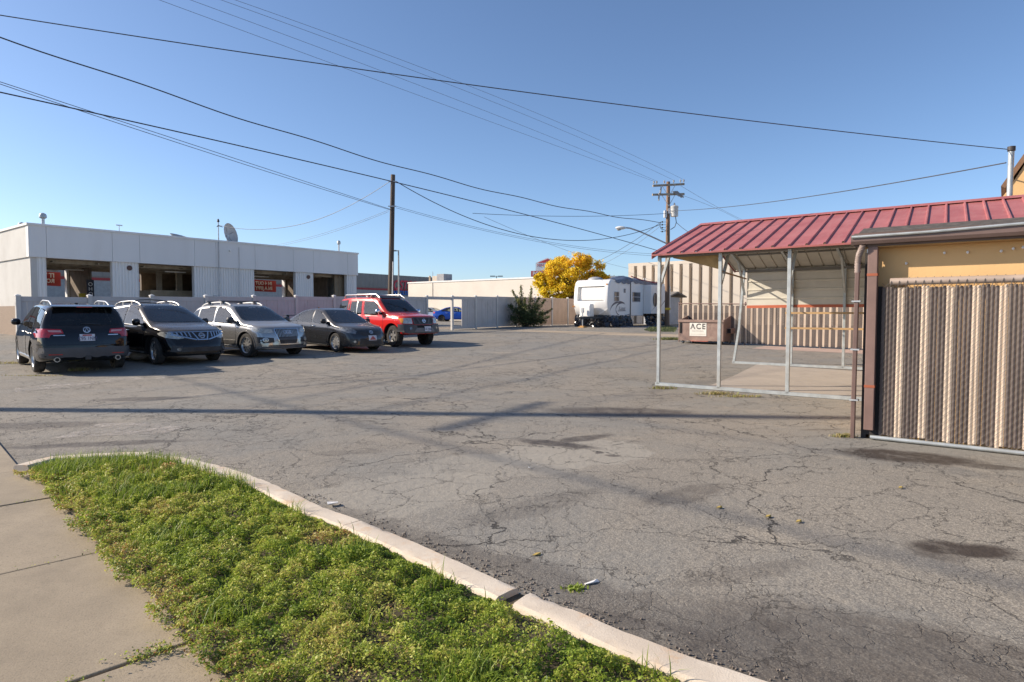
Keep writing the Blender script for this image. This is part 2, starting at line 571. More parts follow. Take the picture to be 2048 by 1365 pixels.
# kerb: rounded concrete bar, broken by a missing piece
def concrete_kerb():
    N = NT('kerb_concrete')
    P = N.pos()
    a = N.noise(P, 3.0, 6, 0.65).outputs[0]
    f = N.noise(P, 130.0, 3, 0.7).outputs[0]
    rust = N.noise(P, 5.0, 5, 0.7).outputs[0]
    c = N.mix(N.ramp(a, 0.3, 0.7), (0.54, 0.46, 0.37), (0.66, 0.58, 0.475))
    c = N.mix(N.ramp(rust, 0.52, 0.72, 0, 0.7), c, (0.56, 0.36, 0.20))
    c = N.mix(N.ramp(f, 0.48, 0.25, 0, 0.3), c, (0.25, 0.19, 0.14))
    N.put(N.b.inputs['Base Color'], c)
    N.b.inputs['Roughness'].default_value = 0.85
    N.bump(N.math('ADD', f, a), 0.35, 0.008)
    return N.m
kerb_m = concrete_kerb()
def kerb_piece(pts, name, label):
    # resample
    out = []
    for a, b in zip(pts[:-1], pts[1:]):
        n = max(1, int((b - a).length / 0.05))
        out += [a + (b - a) * (i / n) for i in range(n)]
    out.append(pts[-1])
    W = 0.165
    prof = [(0.0, -0.08), (0.0, KH - 0.022), (0.005, KH - 0.008), (0.016, KH), (0.05, KH + .001), (0.10, KH), (0.145, KH - 0.003), (0.158, KH - 0.012), (W, KH - 0.03), (W, -0.08)]
    vs, fs = [], []
    m = len(prof)
    for i, p in enumerate(out):
        d = (out[min(i + 1, len(out) - 1)] - out[max(i - 1, 0)]).normalized()
        nrm = Vector((d.y, -d.x, 0))                      # to the lot side... flipped below
        if nrm.x < 0: nrm = -nrm
        wob = 0
        for o, z in prof:
            chip = max(0, noise.noise(Vector((p.x * 14, p.y * 14, 3))) - .2) * .022 if o < .03 else 0
            q = Vector((p.x, p.y, 0)) - nrm * (o + chip)
            q.z = gz(q.x, q.y) + z - chip * .5 * (z > 0) + 0.004 * noise.noise(Vector((p.x * 6, p.y * 6, o * 30)))
            vs.append(q)
    for i in range(len(out) - 1):
        for k in range(m - 1):
            fs.append((i * m + k, i * m + k + 1, (i + 1) * m + k + 1, (i + 1) * m + k))
    fs.append(tuple(range(m)))
    fs.append(tuple(reversed(range((len(out) - 1) * m, len(out) * m))))
    o = MB().add(vs, fs).build(name, kerb_m, smooth=28)
    tag(o, label, kind='structure')
i_gap = 16
ka = kerb[:i_gap - 1] + [kerb[i_gap - 1] + (kerb[i_gap] - kerb[i_gap - 1]) * 0.05]
kb = [kerb[i_gap - 1] + (kerb[i_gap] - kerb[i_gap - 1]) * 0.75] + kerb[i_gap:]
brk = 10
kerb_piece(ka[:brk] + [ka[brk] + (ka[brk - 1] - ka[brk]) * 0.02], 'kerb', 'curved pale kerb at the far end of the lawn')
kerb_piece([ka[brk] + (ka[brk + 1] - ka[brk]) * 0.01] + ka[brk + 1:], 'kerb', 'straight pale kerb before the gap')
kerb_piece(kb, 'kerb', 'pale kerb piece at the bottom edge after the gap')

# leafy ground cover
def in_poly(px, py, poly):
    inside = np.zeros(len(px), bool)
    n = len(poly)
    j = n - 1
    for i in range(n):
        xi, yi = poly[i]; xj, yj = poly[j]
        c = ((yi > py) != (yj > py)) & (px < (xj - xi) * (py - yi) / (yj - yi + 1e-12) + xi)
        inside ^= c
        j = i
    return inside

def vnoise(x, y, s, seed=0.0):
    return np.array([noise.noise(Vector((a * s, b * s, seed))) for a, b in zip(x, y)])

def leaf_mat(name, cols, trans=0.35, rough=0.5):
    """leaf colour runs along an attribute that names the plant's own hue"""
    N = NT(name)
    at_ = N.n('ShaderNodeAttribute', {'attribute_name': 'hue'}).outputs['Fac']
    cr = N.n('ShaderNodeValToRGB')
    els = cr.color_ramp.elements
    while len(els) < len(cols):
        els.new(0.5)
    for e, (p, c) in zip(els, cols):
        e.position = p
        e.color = c + (1,)
    N.link(at_, cr.inputs[0])
    N.put(N.b.inputs['Base Color'], cr.outputs[0])
    N.b.inputs['Roughness'].default_value = rough
    N.b.inputs['Specular IOR Level'].default_value = 0.35
    tr = N.n('ShaderNodeBsdfTranslucent')
    N.link(cr.outputs[0], tr.inputs[0])
    mx = N.n('ShaderNodeMixShader', None, Fac=trans)
    N.link(N.b.outputs[0], mx.inputs[1]); N.link(tr.outputs[0], mx.inputs[2])
    N.link(mx.outputs[0], N.out.inputs[0])
    return N.m

def leaf_mesh(name, c, size, m, hue, flat=0.5, aspect=0.55, parent=None, up=None):
    """one mesh of many small kite leaves at centres c (n x 3)"""
    n = len(c)
    d = rng.normal(size=(n, 3)); d[:, 2] = d[:, 2] * flat + (0.15 if up is None else up)
    d /= np.linalg.norm(d, axis=1)[:, None]
    nr = rng.normal(size=(n, 3)) * 0.6; nr[:, 2] += 0.8
    a = np.cross(nr, d); a /= np.linalg.norm(a, axis=1)[:, None] + 1e-9
    L = size[:, None]
    v = np.empty((n, 4, 3), np.float32)
    v[:, 0] = c - d * L * 0.5
    v[:, 1] = c + a * L * aspect * 0.5
    v[:, 2] = c + d * L * 0.5
    v[:, 3] = c - a * L * aspect * 0.5
    nn = np.cross(d, a)
    v[:, 1] += nn * L * 0.12; v[:, 3] += nn * L * 0.12
    me = bpy.data.meshes.new(name)
    me.vertices.add(n * 4); me.loops.add(n * 4); me.polygons.add(n)
    me.vertices.foreach_set('co', v.ravel())
    me.loops.foreach_set('vertex_index', np.arange(n * 4, dtype=np.int32))
    me.polygons.foreach_set('loop_start', np.arange(0, n * 4, 4, dtype=np.int32))
    me.update()
    at_ = me.attributes.new('hue', 'FLOAT', 'POINT')
    at_.data.foreach_set('value', np.repeat(hue, 4).astype(np.float32))
    me.materials.append(m)
    o = bpy.data.objects.new(name, me)
    COL.objects.link(o)
    if parent: o.parent = parent
    return o

def dist_line(x, y, pts):
    d = np.full(len(x), 1e9)
    for (ax, ay), (bx, by) in zip(pts[:-1], pts[1:]):
        vx, vy = bx - ax, by - ay
        t = np.clip(((x - ax) * vx + (y - ay) * vy) / (vx * vx + vy * vy + 1e-12), 0, 1)
        d = np.minimum(d, np.hypot(x - ax - t * vx, y - ay - t * vy))
    return d
GC_N = 340000
poly = np.array(lawn_poly)
# leaves stay inside the kerb's inner edge and creep a little over the sidewalk
xs = rng.uniform(-5.2, 2.2, GC_N * 5); ys = rng.uniform(1.6, 6.8, GC_N * 5)
creep = 0.05 + 0.09 * vnoise(xs, ys, 4.0, 41.0) + 0.06 * vnoise(xs, ys, 13.0, 42.0)
sd = dist_line(xs, ys, np.array([(p.x, p.y) for p in side]))
ok = in_poly(xs, ys, lawn_poly) | ((sd < creep) & (xs + ys < 2.2) & (ys < 6.0))
xs, ys = xs[ok], ys[ok]
kp = np.array([(p.x, p.y) for p in kerb])
dk = dist_line(xs, ys, kp)
ok = dk > 0.165 + 0.05 * rng.random(len(xs)) - 0.03
xs, ys, dk = xs[ok], ys[ok], dk[ok]
bare = vnoise(xs, ys, 2.3, 3.1) + 0.6 * vnoise(xs, ys, 6.0, 9.0)
keep = rng.random(len(xs)) < np.clip(1.15 - np.clip((bare - 0.2) * 3.0, 0, 0.95), 0.08, 1)
# thinner far away, where a leaf is smaller than a picture element
clump = vnoise(xs, ys, 9.0, 31.0) + 0.6 * vnoise(xs, ys, 20.0, 33.0)
keep &= rng.random(len(xs)) < np.clip(0.75 + clump * 1.3, 0.22, 1)
keep &= rng.random(len(xs)) < np.clip(1.25 - (ys - 2.3) * 0.17, 0.45, 1)
xs, ys, dk, bare, clump = xs[keep][:GC_N], ys[keep][:GC_N], dk[keep][:GC_N], bare[keep][:GC_N], clump[keep][:GC_N]
mound = 0.058 + 0.045 * vnoise(xs, ys, 3.0, 5.0) + 0.045 * vnoise(xs, ys, 8.0, 1.0) + 0.030 * vnoise(xs, ys, 19.0, 2.0)
mound = np.clip(mound + 0.04 * clump, 0.008, 0.17) * np.clip((dk - 0.12) * 6, 0.25, 1)
zz = 0.055 + mound * rng.random(len(xs)) ** 0.5
hue = np.clip(0.43 + 0.13 * clump + 0.06 * np.maximum(ys - 4, 0) + 0.34 * vnoise(xs, ys, 1.9, 7.0) + 0.24 * vnoise(xs, ys, 7.0, 8.0) + rng.normal(size=len(xs)) * 0.13 + np.clip(bare, 0, 1) * 0.3, 0, 1)
se = dist_line(xs, ys, np.array([(p.x, p.y) for p in side]))
hue = np.where((se < 0.14) & (rng.random(len(xs)) < 0.3), rng.uniform(0.72, 1.0, len(xs)), hue)
sz = rng.uniform(0.007, 0.020, len(xs)) * (1 + 0.12 * np.maximum(ys - 3, 0))
gc_m = leaf_mat('ground_cover_leaf', [(0.0, (0.06, 0.11, 0.022)), (0.28, (0.185, 0.28, 0.036)), (0.52, (0.40, 0.475, 0.065)), (0.75, (0.60, 0.56, 0.16)), (0.9, (0.42, 0.29, 0.12)), (1.0, (0.40, 0.17, 0.07))], 0.4)
gc = leaf_mesh('ground_cover', np.stack([xs, ys, zz], 1), sz, gc_m, hue, flat=0.6)
tag(gc, 'low leafy green weeds covering the lawn island', kind='stuff')

def blades(name, x, y, z, h, m, hue, lean=0.5, wid=0.004, parent=None):
    n = len(x)
    b = np.stack([x, y, z], 1)
    dirn = rng.normal(size=(n, 3)); dirn[:, 2] = 0
    dirn /= np.linalg.norm(dirn, axis=1)[:, None]
    side_ = np.stack([-dirn[:, 1], dirn[:, 0], np.zeros(n)], 1) * wid
    up = np.array([0, 0, 1.0])
    k = rng.uniform(0.15, lean, n)[:, None]
    H = h[:, None]
    mid = b + up * H * 0.55 + dirn * H * k * 0.35
    tip = b + up * H * (1 - 0.3 * k) + dirn * H * k
    v = np.stack([b - side_, b + side_, mid - side_ * .7, mid + side_ * .7, tip], 1).astype(np.float32)
    idx = np.arange(n)[:, None] * 5
    me = bpy.data.meshes.new(name)
    me.vertices.add(n * 5); me.loops.add(n * 7); me.polygons.add(n * 2)
    me.vertices.foreach_set('co', v.ravel())
    lv = np.concatenate([idx + np.array([0, 1, 3, 2]), idx + np.array([2, 3, 4])], 1)
    me.loops.foreach_set('vertex_index', lv.ravel().astype(np.int32))
    ls = (np.arange(n)[:, None] * 7 + np.array([0, 4])).ravel()
    me.polygons.foreach_set('loop_start', ls.astype(np.int32))
    me.update()
    at_ = me.attributes.new('hue', 'FLOAT', 'POINT')
    at_.data.foreach_set('value', np.repeat(hue, 5).astype(np.float32))
    me.materials.append(m)
    o = bpy.data.objects.new(name, me)
    COL.objects.link(o)
    if parent: o.parent = parent
    return o

bx, by = rng.uniform(-5.2, 2.0, 150000), rng.uniform(1.7, 6.8, 150000)
ok = in_poly(bx, by, lawn_poly)
bx, by = bx[ok], by[ok]
ok = dist_line(bx, by, kp) > 0.17
bx, by = bx[ok], by[ok]
tuft = vnoise(bx, by, 2.6, 21.0) + 0.9 * np.clip((by - 4.4) / 1.6, 0, 1) * (bx < -1.2) + 0.25 * vnoise(bx, by, 9.0, 4.0)
ok = rng.random(len(bx)) < np.clip((tuft - 0.2) * 1.8, 0.012, 1)
bx, by, tuft = bx[ok][:20000], by[ok][:20000], tuft[ok][:20000]
bl_m = leaf_mat('grass_blade', [(0.0, (0.10, 0.175, 0.022)), (0.6, (0.30, 0.39, 0.045)), (0.85, (0.3, 0.3, 0.09)), (1.0, (0.42, 0.34, 0.17))], 0.4)
gr = blades('grass', bx, by, np.full(len(bx), 0.06), rng.uniform(0.05, 0.12, len(bx)) * np.clip(0.8 + tuft, 0.7, 1.5), bl_m,
            np.clip(rng.normal(0.45, 0.22, len(bx)), 0, 1), 0.9, 0.0028)
tag(gr, 'longer grass blades in the lawn island', kind='stuff')

# weeds growing in the sidewalk joints and along its edge
wx, wy = [], []
for t in (tt[2], tt[3], tt[4]):
    n = 70 if t < tt[4] else 1700
    o = rng.uniform(0, 1.0, n) ** 1.5 * (0.9 if t < tt[4] else 1.05)
    q = rng.normal(0, 0.012 if t < tt[4] else 0.03, n) * (1.2 - o)
    p = np.array([base.x, base.y])[None] + np.outer(t + q, [SW_DIR.x, SW_DIR.y]) + np.outer(o, [SW_N.x, SW_N.y])
    kk_ = vnoise(p[:, 0], p[:, 1], 7.0, 3.0) > -0.1
    p = p[kk_]
    wx.append(p[:, 0]); wy.append(p[:, 1])
wx, wy = np.concatenate(wx), np.concatenate(wy)
wd = leaf_mesh('joint_weeds', np.stack([wx, wy, 0.032 + rng.random(len(wx)) * 0.03], 1), rng.uniform(0.008, 0.018, len(wx)), gc_m,
               np.clip(rng.normal(0.45, 0.3, len(wx)), 0, 1), 0.5)
tag(wd, 'small weeds growing in the sidewalk joints', kind='stuff')

# faded paint line in front of the parked cars
def worn_paint():
    N = NT('worn_paint')
    f = N.noise(N.pos(), 2.2, 6, 0.75).outputs[0]
    g = N.noise(N.pos(), 40.0, 3, 0.7).outputs[0]
    N.b.inputs['Base Color'].default_value = (0.52, 0.47, 0.42, 1)
    N.b.inputs['Roughness'].default_value = 0.8
    N.put(N.b.inputs['Alpha'], N.math('MULTIPLY', N.ramp(f, 0.42, 0.66, 0.05, 0.75), N.ramp(g, 0.3, 0.5)))
    return N.m
wp_m = worn_paint()
sheet('parking_line', [gnd(30, 786), gnd(30, 778), gnd(230, 757), gnd(330, 753), gnd(330, 758), gnd(230, 764)], wp_m, 'faded white paint line before the parked cars', 0.004)
sheet('parking_line', [gnd(110, 877), gnd(200, 848), gnd(400, 846), gnd(330, 868)], wp_m, 'faded paint patch near the sidewalk', 0.004)

# concrete pads
pad_m = concrete('carport_slab_concrete', (0.40, 0.345, 0.29), 0.08)
A0 = Vector((3.0, 12.88, 0))
DV = Vector((-AX.y, AX.x, 0))
def cp(x, y):
    p = A0 + AX * x + DV * y
    return (p.x, p.y)
sheet('carport_slab', [cp(0.9, .15), cp(9, .15), cp(9, 5.9), cp(0.2, 5.9)], pad_m, 'tan concrete slab under the carport', 0.006)
pad2 = concrete('fence_strip_concrete', (0.42, 0.31, 0.26), 0.1)
sheet('concrete_strip', [cp(-1.6, 11.2), cp(9, 11.2), cp(9, 12.8), cp(-1.6, 12.8)], pad2, 'pinkish concrete strip before the slatted fence', 0.006)
# ------------------------------------------------------------------ shared materials
end_white = mat('end_wall_white_sun_toned', (0.50, 0.49, 0.465), 0.75, var=.06, scale=.7, dirt=(.42, .40, .36), dirt_amt=.4)  # same white as the front, its colour darkened for the direct sun here
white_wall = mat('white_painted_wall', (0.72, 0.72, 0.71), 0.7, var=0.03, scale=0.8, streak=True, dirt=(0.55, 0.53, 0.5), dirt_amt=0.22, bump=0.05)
white_trim = mat('white_trim', (0.74, 0.73, 0.70), 0.6, var=0.05)
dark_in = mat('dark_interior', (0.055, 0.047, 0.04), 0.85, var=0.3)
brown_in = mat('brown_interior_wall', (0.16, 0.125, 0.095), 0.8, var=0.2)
beam_m = mat('roof_beam_paint', (0.30, 0.26, 0.20), 0.7, var=0.25)
galv = mat('galvanised_steel', (0.42, 0.45, 0.455), 0.45, 0.45, var=0.12, scale=8, dirt=(0.4, 0.36, 0.3), dirt_amt=0.5)
galv2 = mat('dull_galvanised_pipe', (0.5, 0.51, 0.52), 0.45, 0.6, var=0.15, scale=6)
black_m = mat('black_rubber', (0.018, 0.018, 0.018), 0.7)
wood_dark = mat('weathered_pole_wood', (0.105, 0.082, 0.066), 0.9, var=0.4, scale=6, streak=True, bump=0.5, bscale=20)
wood_brown = mat('brown_pole_wood', (0.20, 0.125, 0.082), 0.9, var=0.35, scale=6, streak=True, bump=0.5, bscale=20)
arm_wood = mat('grey_crossarm_wood', (0.33, 0.28, 0.22), 0.9, var=0.25, scale=5)
red_m = mat('faded_red_metal', (0.42, 0.05, 0.045), 0.55)
white_m = mat('white_plastic', (0.78, 0.77, 0.75), 0.5, var=0.05)
letter_white = mat('white_lettering', (0.8, 0.76, 0.72), 0.6, var=0.05)
letter_black = mat('black_lettering', (0.03, 0.025, 0.028), 0.6)
bone = mat('cream_paint', (0.6, 0.52, 0.38), 0.7)

# ------------------------------------------------------------------ service garage
GB = gz(0, 29)
garage = thing('service_garage', 'long white flat-roofed garage with four open bays behind the vinyl fence', 'garage', (-22.04, 29, GB), ANG_U)
GT, GD, GL, GDEP = 5.57 - GB, 4.03 - GB, 18.43, 6.5
doors = [(0.62, 3.36), (4.6, 7.41), (10.95, 13.71), (15.02, 17.63)]
def corrugated(mb, x0, x1, z0, z1, y, pitch=0.15, dep=0.035):
    x = x0
    pts = []
    while x < x1 - 1e-6:
        e = min(x + pitch, x1)
        pts += [(x, y), (x + (e - x) * .15, y - dep), (x + (e - x) * .62, y - dep), (x + (e - x) * .77, y)]
        x = e
    pts.append((x1, y))
    vs = [(a, b, z0) for a, b in pts] + [(a, b, z1) for a, b in pts]
    n = len(pts)
    mb.add(vs, [(i, i + 1, n + i + 1, n + i) for i in range(n - 1)])
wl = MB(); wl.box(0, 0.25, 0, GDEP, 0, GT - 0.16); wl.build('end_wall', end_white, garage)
wl = MB(); wl.box(GL - 0.25, GL, 0, GDEP, 0, GT - 0.16); wl.build('end_wall', white_wall, garage)
FDT = 3.5                                                   # head of the far doors, which stand open
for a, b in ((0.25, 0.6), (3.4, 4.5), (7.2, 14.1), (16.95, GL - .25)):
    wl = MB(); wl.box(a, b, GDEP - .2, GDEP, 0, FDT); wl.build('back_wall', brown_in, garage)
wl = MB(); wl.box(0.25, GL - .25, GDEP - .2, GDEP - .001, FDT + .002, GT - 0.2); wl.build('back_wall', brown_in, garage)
edges = [0.0] + [v for d in doors for v in d] + [GL]
for k in range(0, len(edges), 2):
    a, b = edges[k], edges[k + 1]
    pier = MB(); pier.box(a + (0.26 if k == 0 else 0), b - (0.26 if k == 8 else 0), 0.045, 0.28, 0, GD + .05)
    corrugated(pier, a, b, 0, GD + 0.02, 0.04)
    pier.build('corrugated_pier', white_wall, garage)
hd = MB()
seams = [0.0, 0.62, 3.36, 4.62, 7.41, 8.6, 10.95, 13.5, 14.95, 17.63, GL]
for a, b in zip(seams[:-1], seams[1:]):
    hd.box(a + (-.07 if a == 0 else 0.006), b + (0.07 if b == GL else -.006), -0.10, 0.24, GD, GT - 0.1)
hd.build('fascia_panel', white_wall, garage, bevel=0.004)
hd = MB(); hd.box(-.065, 0.2, 0.245, GDEP, GD, GT - .1)
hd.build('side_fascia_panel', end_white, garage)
cp_ = MB(); cp_.box(-.13, GL + .12, -.15, .28, GT - .1, GT); cp_.box(-.13, .2, .281, GDEP, GT - .1, GT)
cp_.build('roof_coping', white_trim, garage)
rf = MB(); rf.box(.25, GL - .25, .25, GDEP - .02, GT - .45, GT - .3)
rf.build('roof', mat('roof_deck', (0.2, 0.19, 0.17), 0.9), garage)
wc = MB(); wc.box(-.09, -.001, 0.3, GDEP, -.1, 1.45)
wc.build('brick_base', mat('tan_brick_base', (0.27, 0.205, 0.155), 0.9, var=0.2, scale=20), garage)
fl = MB(); fl.box(.25, GL - .25, .3, GDEP, -.1, 0.03)
fl.build('floor_slab', mat('garage_floor', (0.2, 0.18, 0.16), 0.7), garage)
tr = MB()
for k in range(5):
    tr.box(.25, GL - .25, .8 + k * 1.15, .92 + k * 1.15, GD - .18, GD + .02)
for x in (1.0, 2.9, 5, 7, 11.3, 13.3, 15.4, 17.3):        # door tracks
    tr.beam((x, .35, GD - .12), (x, 3.4, GD - .2), .06)
tr.build('roof_beam', beam_m, garage)
for x, y in ((2.6, 4.0), (1.6, 5.6), (12.0, 2.0), (12.6, 4.6), (6.6, 1.6)):
    lt = MB(); lt.box(x, x + 1.1, y, y + .14, GD - .3, GD - .24)
    lt.build('strip_light', white_m, garage)
for x, y0 in ((3.42, 3.2), (10.3, .3), (17.0, 1.4)):
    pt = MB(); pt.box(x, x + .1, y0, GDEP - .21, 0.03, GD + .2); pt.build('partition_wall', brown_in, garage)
bk = MB(); bk.box(17.0, 18.1, .5, .6, .03, GD)
for k in range(1, 5): bk.box(17.0, 18.1, .47, .5, k * .75, k * .75 + .03)
for k in range(1, 4): bk.box(17.0 + k * .27, 17.03 + k * .27, .47, .5, .03, GD)
bk.build('sectional_door', mat('brown_door_panel', (0.23, 0.18, 0.12), 0.7, var=.1), garage)
mz = MB()
mz.box(6.2, 10.2, 2.6, 6.2, 1.95, 2.4); mz.box(6.2, 6.5, 2.6, 6.2, 0.03, 1.95); mz.box(8.0, 8.2, 2.6, 2.8, .03, 1.95); mz.box(9.0, 10.2, 2.62, 2.8, .03, 1.95)
mz.build('office_mezzanine', mat('office_cream_wall', (0.42, 0.36, 0.27), 0.8), garage)
for x0, x1 in ((7.0, 7.25), (8.1, 8.4), (9.2, 10.2)):
    mz = MB(); mz.box(x0, x1, 3.6, 3.8, 2.4, GD); mz.build('mezzanine_post', mat('mezzanine_cream', (.36, .31, .24), .8), garage)
for x in (3.3, 16.85):
    dp = MB(); dp.box(x, x + .12, GDEP - .26, GDEP + .06, .03, FDT); dp.build('far_door_frame', white_m, garage)
st = MB(); st.beam((12.95, 3.4, .03), (12.95, 3.4, 2.05), .07); st.beam((12.95, 3.4, 2.05), (13.65, 2.2, 1.2), .06)
st.build('stair_rail', bone, garage)
cn = MB()
cn.tube([(8.75, -.13, 0), (8.75, -.13, GT + .1)], .03); cn.tube([(9.95, -.12, 0), (9.95, -.12, GT - .3)], .016)
cn.box(8.45, 8.62, -.1, 0.0, 1.6, 2.1); cn.box(8.95, 9.07, -.1, 0, 1.5, 1.95)
cn.build('conduit', mat('painted_conduit', (0.5, 0.5, 0.5), .6), garage)
bell_m = mat('rusty_bell', (0.09, 0.045, 0.035), 0.6)
for x in (4.15, 14.62):
    hn = MB(); hn.lathe([(0.0, .03), (.12, .03), (.13, 0), (.12, -.02)], 16, Matrix.Translation((x, -.02, GD - .28)) @ Matrix.Rotation(R(90), 4, 'X'))
    hn.build('alarm_bell', bell_m, garage)
lm = MB(); lm.sphere((9.4, -.13, GT - .55), .07, 6)
lm.build('wall_lamp', white_m, garage)
sg = MB(); sg.box(8.95, 10.0, -.03, 0.0, 1.25, 1.85)
sgn = sg.build('notice_sign', white_m, garage)
sd = MB(); sd.lathe([(0, .006), (.22, .006), (.22, 0)], 20, Matrix.Translation((9.47, -.033, 1.5)) @ Matrix.Rotation(R(90), 4, 'X'))
sd.build('sign_disc', mat('blue_disc', (0.03, 0.16, 0.5), .5), sgn)

# things on and in the garage
def on_garage(name, label, cat, x, y, z, group=None):
    p = garage.matrix_basis @ Vector((x, y, z)) if False else Vector((-22.04, 29, GB)) + U1 * x + Vector((-U1.y, U1.x, 0)) * y + Vector((0, 0, z))
    return thing(name, label, cat, p, ANG_U, group)
for x, y, h, r, lab in ((1.1, 2.0, .75, .07, 'round-capped metal roof vent near the white corner of the garage'),
                       (0.9, 4.6, .5, .07, 'low roof vent behind the corner of the garage, half hidden by the coping'),
                       (17.9, 1.2, .85, .055, 'thin capped roof vent at the far end of the garage')):
    t = on_garage('roof_vent', lab, 'roof vent', x, y, GT - .3, 'vents on the garage roof')
    MB().tube([(0, 0, 0), (0, 0, h + .15)], r, 10).build('pipe', galv2, t, smooth=40)
    MB().lathe([(0.02, h + .34), (r * 1.9, h + .28), (r * 2.3, h + .2), (r * 2.3, h + .1), (r * 1.2, h + .05)], 14).build('cap', galv, t, smooth=40)
t = on_garage('roof_antenna', 'thin short antenna mast on the garage roof between vent and dishes', 'antenna', 4.1, 1.0, GT - .3)
mb = MB(); mb.tube([(0, 0, 0), (0, 0, .75)], .018, 6); mb.beam((-.15, 0, .72), (.15, 0, .72), .05); mb.build('mast', galv2, t)
def dish(lab, x, y, r, tilt, face, lift):
    t = on_garage('satellite_dish', lab, 'satellite dish', x, y, GT - .3, 'satellite dishes on the garage roof')
    M = Matrix.Translation((0, 0, lift)) @ Matrix.Rotation(R(face), 4, 'Z') @ Matrix.Rotation(R(tilt), 4, 'X')
    prof = [(r * k / 8, r * .32 * (k / 8) ** 2) for k in range(9)]
    prof += [(r * 1.01, r * .33), (r * .98, r * .30)] + [(r * k / 8, r * .32 * (k / 8) ** 2 - .02) for k in range(8, 0, -1)]
    MB().lathe(prof, 28, M).build('reflector', mat('dish_grey', (0.42, 0.42, 0.42), .5), t, smooth=40)
    b = MB()
    for k in range(4):
        a = k * math.pi / 2 + .4
        b.beam(M @ Vector((0, 0, -.05)), M @ Vector((r * .8 * math.cos(a), r * .8 * math.sin(a), r * .17)), .035)
    b.build('back_rib', mat('dish_rib', (0.2, 0.2, 0.2), .6), t)
    MB().beam((0, 0, 0), M @ Vector((0, 0, -.02)), .09).build('stand', galv2, t)
dish('low grey satellite dish lying nearly flat on the garage roof', 7.35, 1.6, .48, 18, 20, .38)
dish('upright satellite dish with ribbed back on the garage roof', 10.0, 1.2, .66, 78, 30, .8)
t = on_garage('service_mast', 'slim service mast with wire head rising over the garage front', 'mast', 8.75, -.13, GT + .05)
MB().tube([(0, 0, 0), (0, 0, .95)], .03, 8).build('pole', galv2, t)
mb = MB(); mb.lathe([(0.0, 1.15), (.05, 1.1), (.075, .98), (.02, .93)], 10); mb.build('weatherhead', mat('dark_weatherhead', (0.06, 0.06, 0.065), .5), t); mb = MB(); mb.beam((0, 0, .75), (.16, -.16, .68), .04); mb.beam((0, 0, .78), (-.13, -.1, .66), .03)
mb.build('wire_bracket', mat('dark_wire_bracket', (0.06, 0.06, 0.065), .5), t)
MAST = Vector(t.location) + Vector((0, 0, .8))

banner_red = mat('red_banner_cloth', (0.40, 0.05, 0.045), 0.7, var=.08)
def banner(lab, x0, x1, y, z0, z1, lines, arrow):
    t = on_garage('red_banner', lab, 'banner', (x0 + x1) / 2, y, (z0 + z1) / 2, 'red banners hung beyond the garage bays')
    w, h = (x1 - x0) / 2, (z1 - z0) / 2
    n = 8
    vs = []
    for s in (0, .015):
        for i in range(n + 1):
            u = -w + 2 * w * i / n
            for v in (-h, h):
                vs.append((u, s + .03 * math.sin(i * 1.3 + v), v - .06 * (i / n)))
    fs = [(i * 2, i * 2 + 2, i * 2 + 3, i * 2 + 1) for i in range(n)] + [(2 * (n + 1) + i * 2, 2 * (n + 1) + i * 2 + 1, 2 * (n + 1) + i * 2 + 3, 2 * (n + 1) + i * 2 + 2) for i in range(n)]
    MB().add(vs, fs).build('cloth', banner_red, t)
    for tx, lx, lz, sz in lines:
        o = text('lettering', tx, t, (lx, -.07, lz), (R(90), 0, 0), sz, letter_white, .004, 'LEFT', -0.9, bold=.012)
    if arrow:
        mb = MB()
        for k in range(5):
            mb.box(-w + 1.05, -w + 1.4 - abs(k - 2) * .05, -.075, -.065, -.2 + k * .085, -.16 + k * .085)
        mb.lathe([(.3, 0), (.36, 0), (.36, .01), (.3, .01)], 24, Matrix.Translation((-w + .78, -.065, 0)) @ Matrix.Rotation(R(90), 4, 'X'))
        mb.beam((-w + .6, -.07, .08), (-w + .98, -.07, 0), .05); mb.beam((-w + .6, -.07, -.08), (-w + .98, -.07, 0), .05)
        mb.build('emblem', letter_white, t)
banner('red banner with mirrored white lettering seen through the first garage bay', .3, 3.22, 6.95, 2.68, 3.46,
       [('IT TAUR', 1.15, .03, .34), ('ROTSUAR', 1.15, -.27, .31)], False)
banner('red banner with winged emblem and mirrored lettering seen through the third bay', 13.3, 16.6, 6.95, 2.68, 3.5,
       [('IN 4 OUT', 1.3, .03, .34), ('IN A JIFFY', 1.32, -.32, .34)], True)
t = on_garage('tyre_banner', 'narrow dark vertical banner with white letters inside the first bay', 'banner', 3.40, 3.12, 0)
MB().box(-.15, .19, 0, .03, .4, 2.88).build('cloth', mat('navy_banner', (0.03, 0.03, 0.045), .6), t)
for k, ch in enumerate('OHOZOHO'):
    text('lettering', ch, t, (.02, -.004, 2.55 - k * .26), FACE, .27, letter_white, .003, 'CENTER')
t = on_garage('yellow_sign', 'small yellow sign on the brown partition inside the first bay', 'sign', 3.12, 3.4, 1.95)
MB().box(-.16, .16, 0, .03, 0, .2).build('plate', mat('yellow_plate', (0.6, 0.42, 0.03), .5), t)

